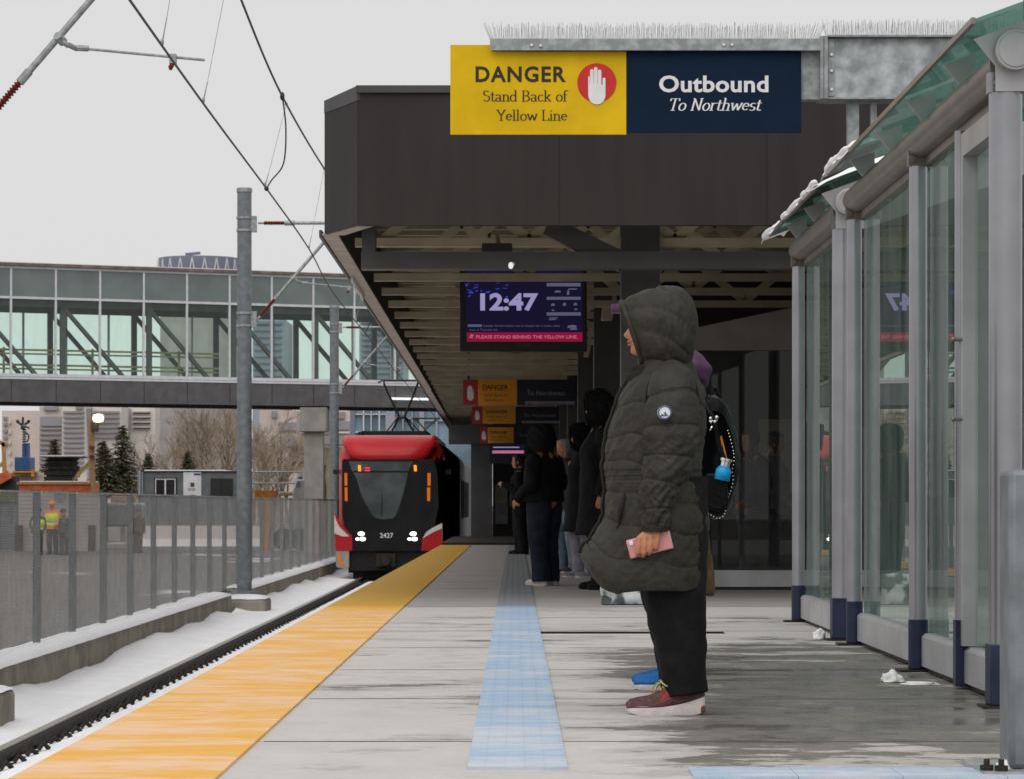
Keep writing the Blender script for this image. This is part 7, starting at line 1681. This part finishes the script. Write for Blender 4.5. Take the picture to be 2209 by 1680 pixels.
for e in ((1546, 960), (1552, 985), (1558, 985), (1562, 992)): m.tube([(bx(1550), yf - .012, bz(940)), (bx(e[0]), yf - .012, bz(e[1]))], .002, 6)
m.build('key_tassel', M['amber_paint'], bp)
wb = thing('water_bottle', 'cyan water bottle with silver cap in the backpack pocket', 'bottle', (bx(1553), yf - .03, bz(1030)))
ax_ = Vector((.22, 0, 1)).normalized()
c0 = Vector((bx(1552), yf - .03, bz(1026)))
m = MB(); m.tube([c0 - ax_ * .02, c0 + ax_ * .022, c0 + ax_ * .040], [.034, .033, .022], 20); m.build('flask', M['bottle_blue'], wb, smooth=True)
m = MB(); m.tube([c0 + ax_ * .0405, c0 + ax_ * .060, c0 + ax_ * .062, c0 + ax_ * .074], [.021, .021, .027, .027], 20); m.build('cap', M['chrome'], wb)
tb = thing('tote_bag', 'slim tan cloth bag hanging behind the olive coat hem', 'bag', (px(1524, 13.3), 13.3, pz(1284, 13.3)))
m = MB(); ploft(m, [(0, px(1522, 13.3), 13.3, pz(1283, 13.3), .035, .10), (.1, px(1523, 13.3), 13.3, pz(1270, 13.3), .040, .12), (.5, px(1521, 13.3), 13.3, pz(1210, 13.3), .032, .11), (1, px(1515, 13.3), 13.3, pz(1128, 13.3), .018, .09)], 24, 26, folds(3, .006), ref=(1, 0, 0)); m.build('bag_body', M['tan_cloth'], tb, smooth=True)
m = MB(); m.tube(cat([(px(1515, 13.3), 13.25, pz(1130, 13.3)), (px(1510, 13.3), 13.2, pz(1050, 13.3)), (px(1500, 13.3), 13.2, pz(980, 13.3)), (px(1490, 13.3), 13.2, pz(900, 13.3))], 5), .008, 8); m.build('strap', M['tan_cloth'], tb)

# --- people further along the platform
GH = [(0, -.135, 1.632, -.115, 1.385, .09), (.15, -.10, 1.655, -.09, 1.375, .11), (.4, -.02, 1.668, -.03, 1.365, .122), (.65, .05, 1.645, .05, 1.365, .115), (.85, .10, 1.60, .095, 1.39, .085), (1.0, .125, 1.53, .12, 1.46, .02)]
GP = 'people waiting along the platform'
person('person with wide navy trousers and white shoes, back turned, in a black jacket', (px(1172, 29.9), 29.9, 0), R(-128), .965, 'black_coat', 'navy_cloth', ('sole_white', 'sole_white'), 'hair', GH, .86, 1.12, 'bent', .0, .1, leg_w=1.12, group=GP, seed=5)
person('farthest person in black, facing the track with hands raised to a phone', (px(1121, 48.5), 48.5, 0), R(-95), .99, 'black_coat', 'black_cloth', ('black_cloth', 'black_cloth'), 'hair', None, .78, 1.0, 'phone', 0, .3, group=GP, seed=6)
person('person in a long black coat with lilac grey trousers', (px(1258, 33.0), 33.0, 0), R(-80), 1.02, 'black_coat', 'lilac_cloth', ('sole_white', 'lilac_cloth'), 'hair', GH, .50, 1.1, 'down', .05, .4, group=GP, seed=7)
person('tall dark figure in a black coat and shoes right beside the olive coat', (px(1297, 28.4), 28.4, 0), R(-85), 1.13, 'black_coat', 'black_cloth', ('black_cloth', 'black_cloth'), 'hair', GH, .46, 1.15, 'down', .03, .2, group=GP, seed=8)
person('grey haired person in pale jeans, half hidden behind the navy trousers', (px(1221, 35.2), 35.2, 0), R(-60), .96, 'grey_cloth', 'denim', ('sole_white', 'shoe_mauve'), 'hair_grey', None, .78, 1.0, 'down', 0, .3, group=GP, seed=10)
person('dark haired person in a dark grey jacket behind the kiosk glass', (px(1624, 30.4), 30.4, 0), R(-70), .95, 'grey_cloth', 'black_cloth', ('sole_white', 'grey_cloth'), 'hair', None, .74, 1.1, 'bent', 0, .1, group='people behind the kiosk glass', seed=12)
person('person in a pale grey jacket behind the kiosk glass, nearest the shelter', (px(1668, 30.8), 30.8, 0), R(75), .95, 'lilac_cloth', 'black_cloth', ('sole_white', 'grey_cloth'), 'hair', None, .74, 1.1, 'bent', 0, .1, group='people behind the kiosk glass', seed=13)
# --- workers in the yard
GW = 'workers in the yard behind the fence'
person('left worker with yellow vest over dark clothes behind the fence', (px(82, 103), 103, GZ), R(20), .97, 'grey_cloth', 'navy_cloth', ('black_cloth', 'black_cloth'), 'hair', None, .78, 1.15, 'bent', 0, .2, vest='vest', helmet='black', voxel=.016, group=GW, seed=14)
person('middle worker with an orange helmet and yellow and orange vest', (px(113, 104.5), 104.5, GZ), R(-15), 1.12, 'vest_orange', 'grey_cloth', ('black_cloth', 'black_cloth'), 'hair', None, .78, 1.15, 'bent', 0, .2, vest='vest', helmet='vest_orange', voxel=.016, group=GW, seed=15)
person('right worker in dark grey clothes with a dark helmet', (px(138, 103), 103, GZ), R(-40), .96, 'grey_cloth', 'grey_cloth', ('black_cloth', 'black_cloth'), 'hair', None, .78, 1.1, 'down', 0, .3, helmet='black', voxel=.016, group=GW, seed=16)
person('lone worker in brown clothes standing apart to the right', (px(298, 108), 108, GZ), R(30), .95, 'brown_cloth', 'brown_cloth', ('black_cloth', 'black_cloth'), 'hair', None, .78, 1.1, 'down', 0, .2, helmet='brown_cloth', voxel=.016, group=GW, seed=17)
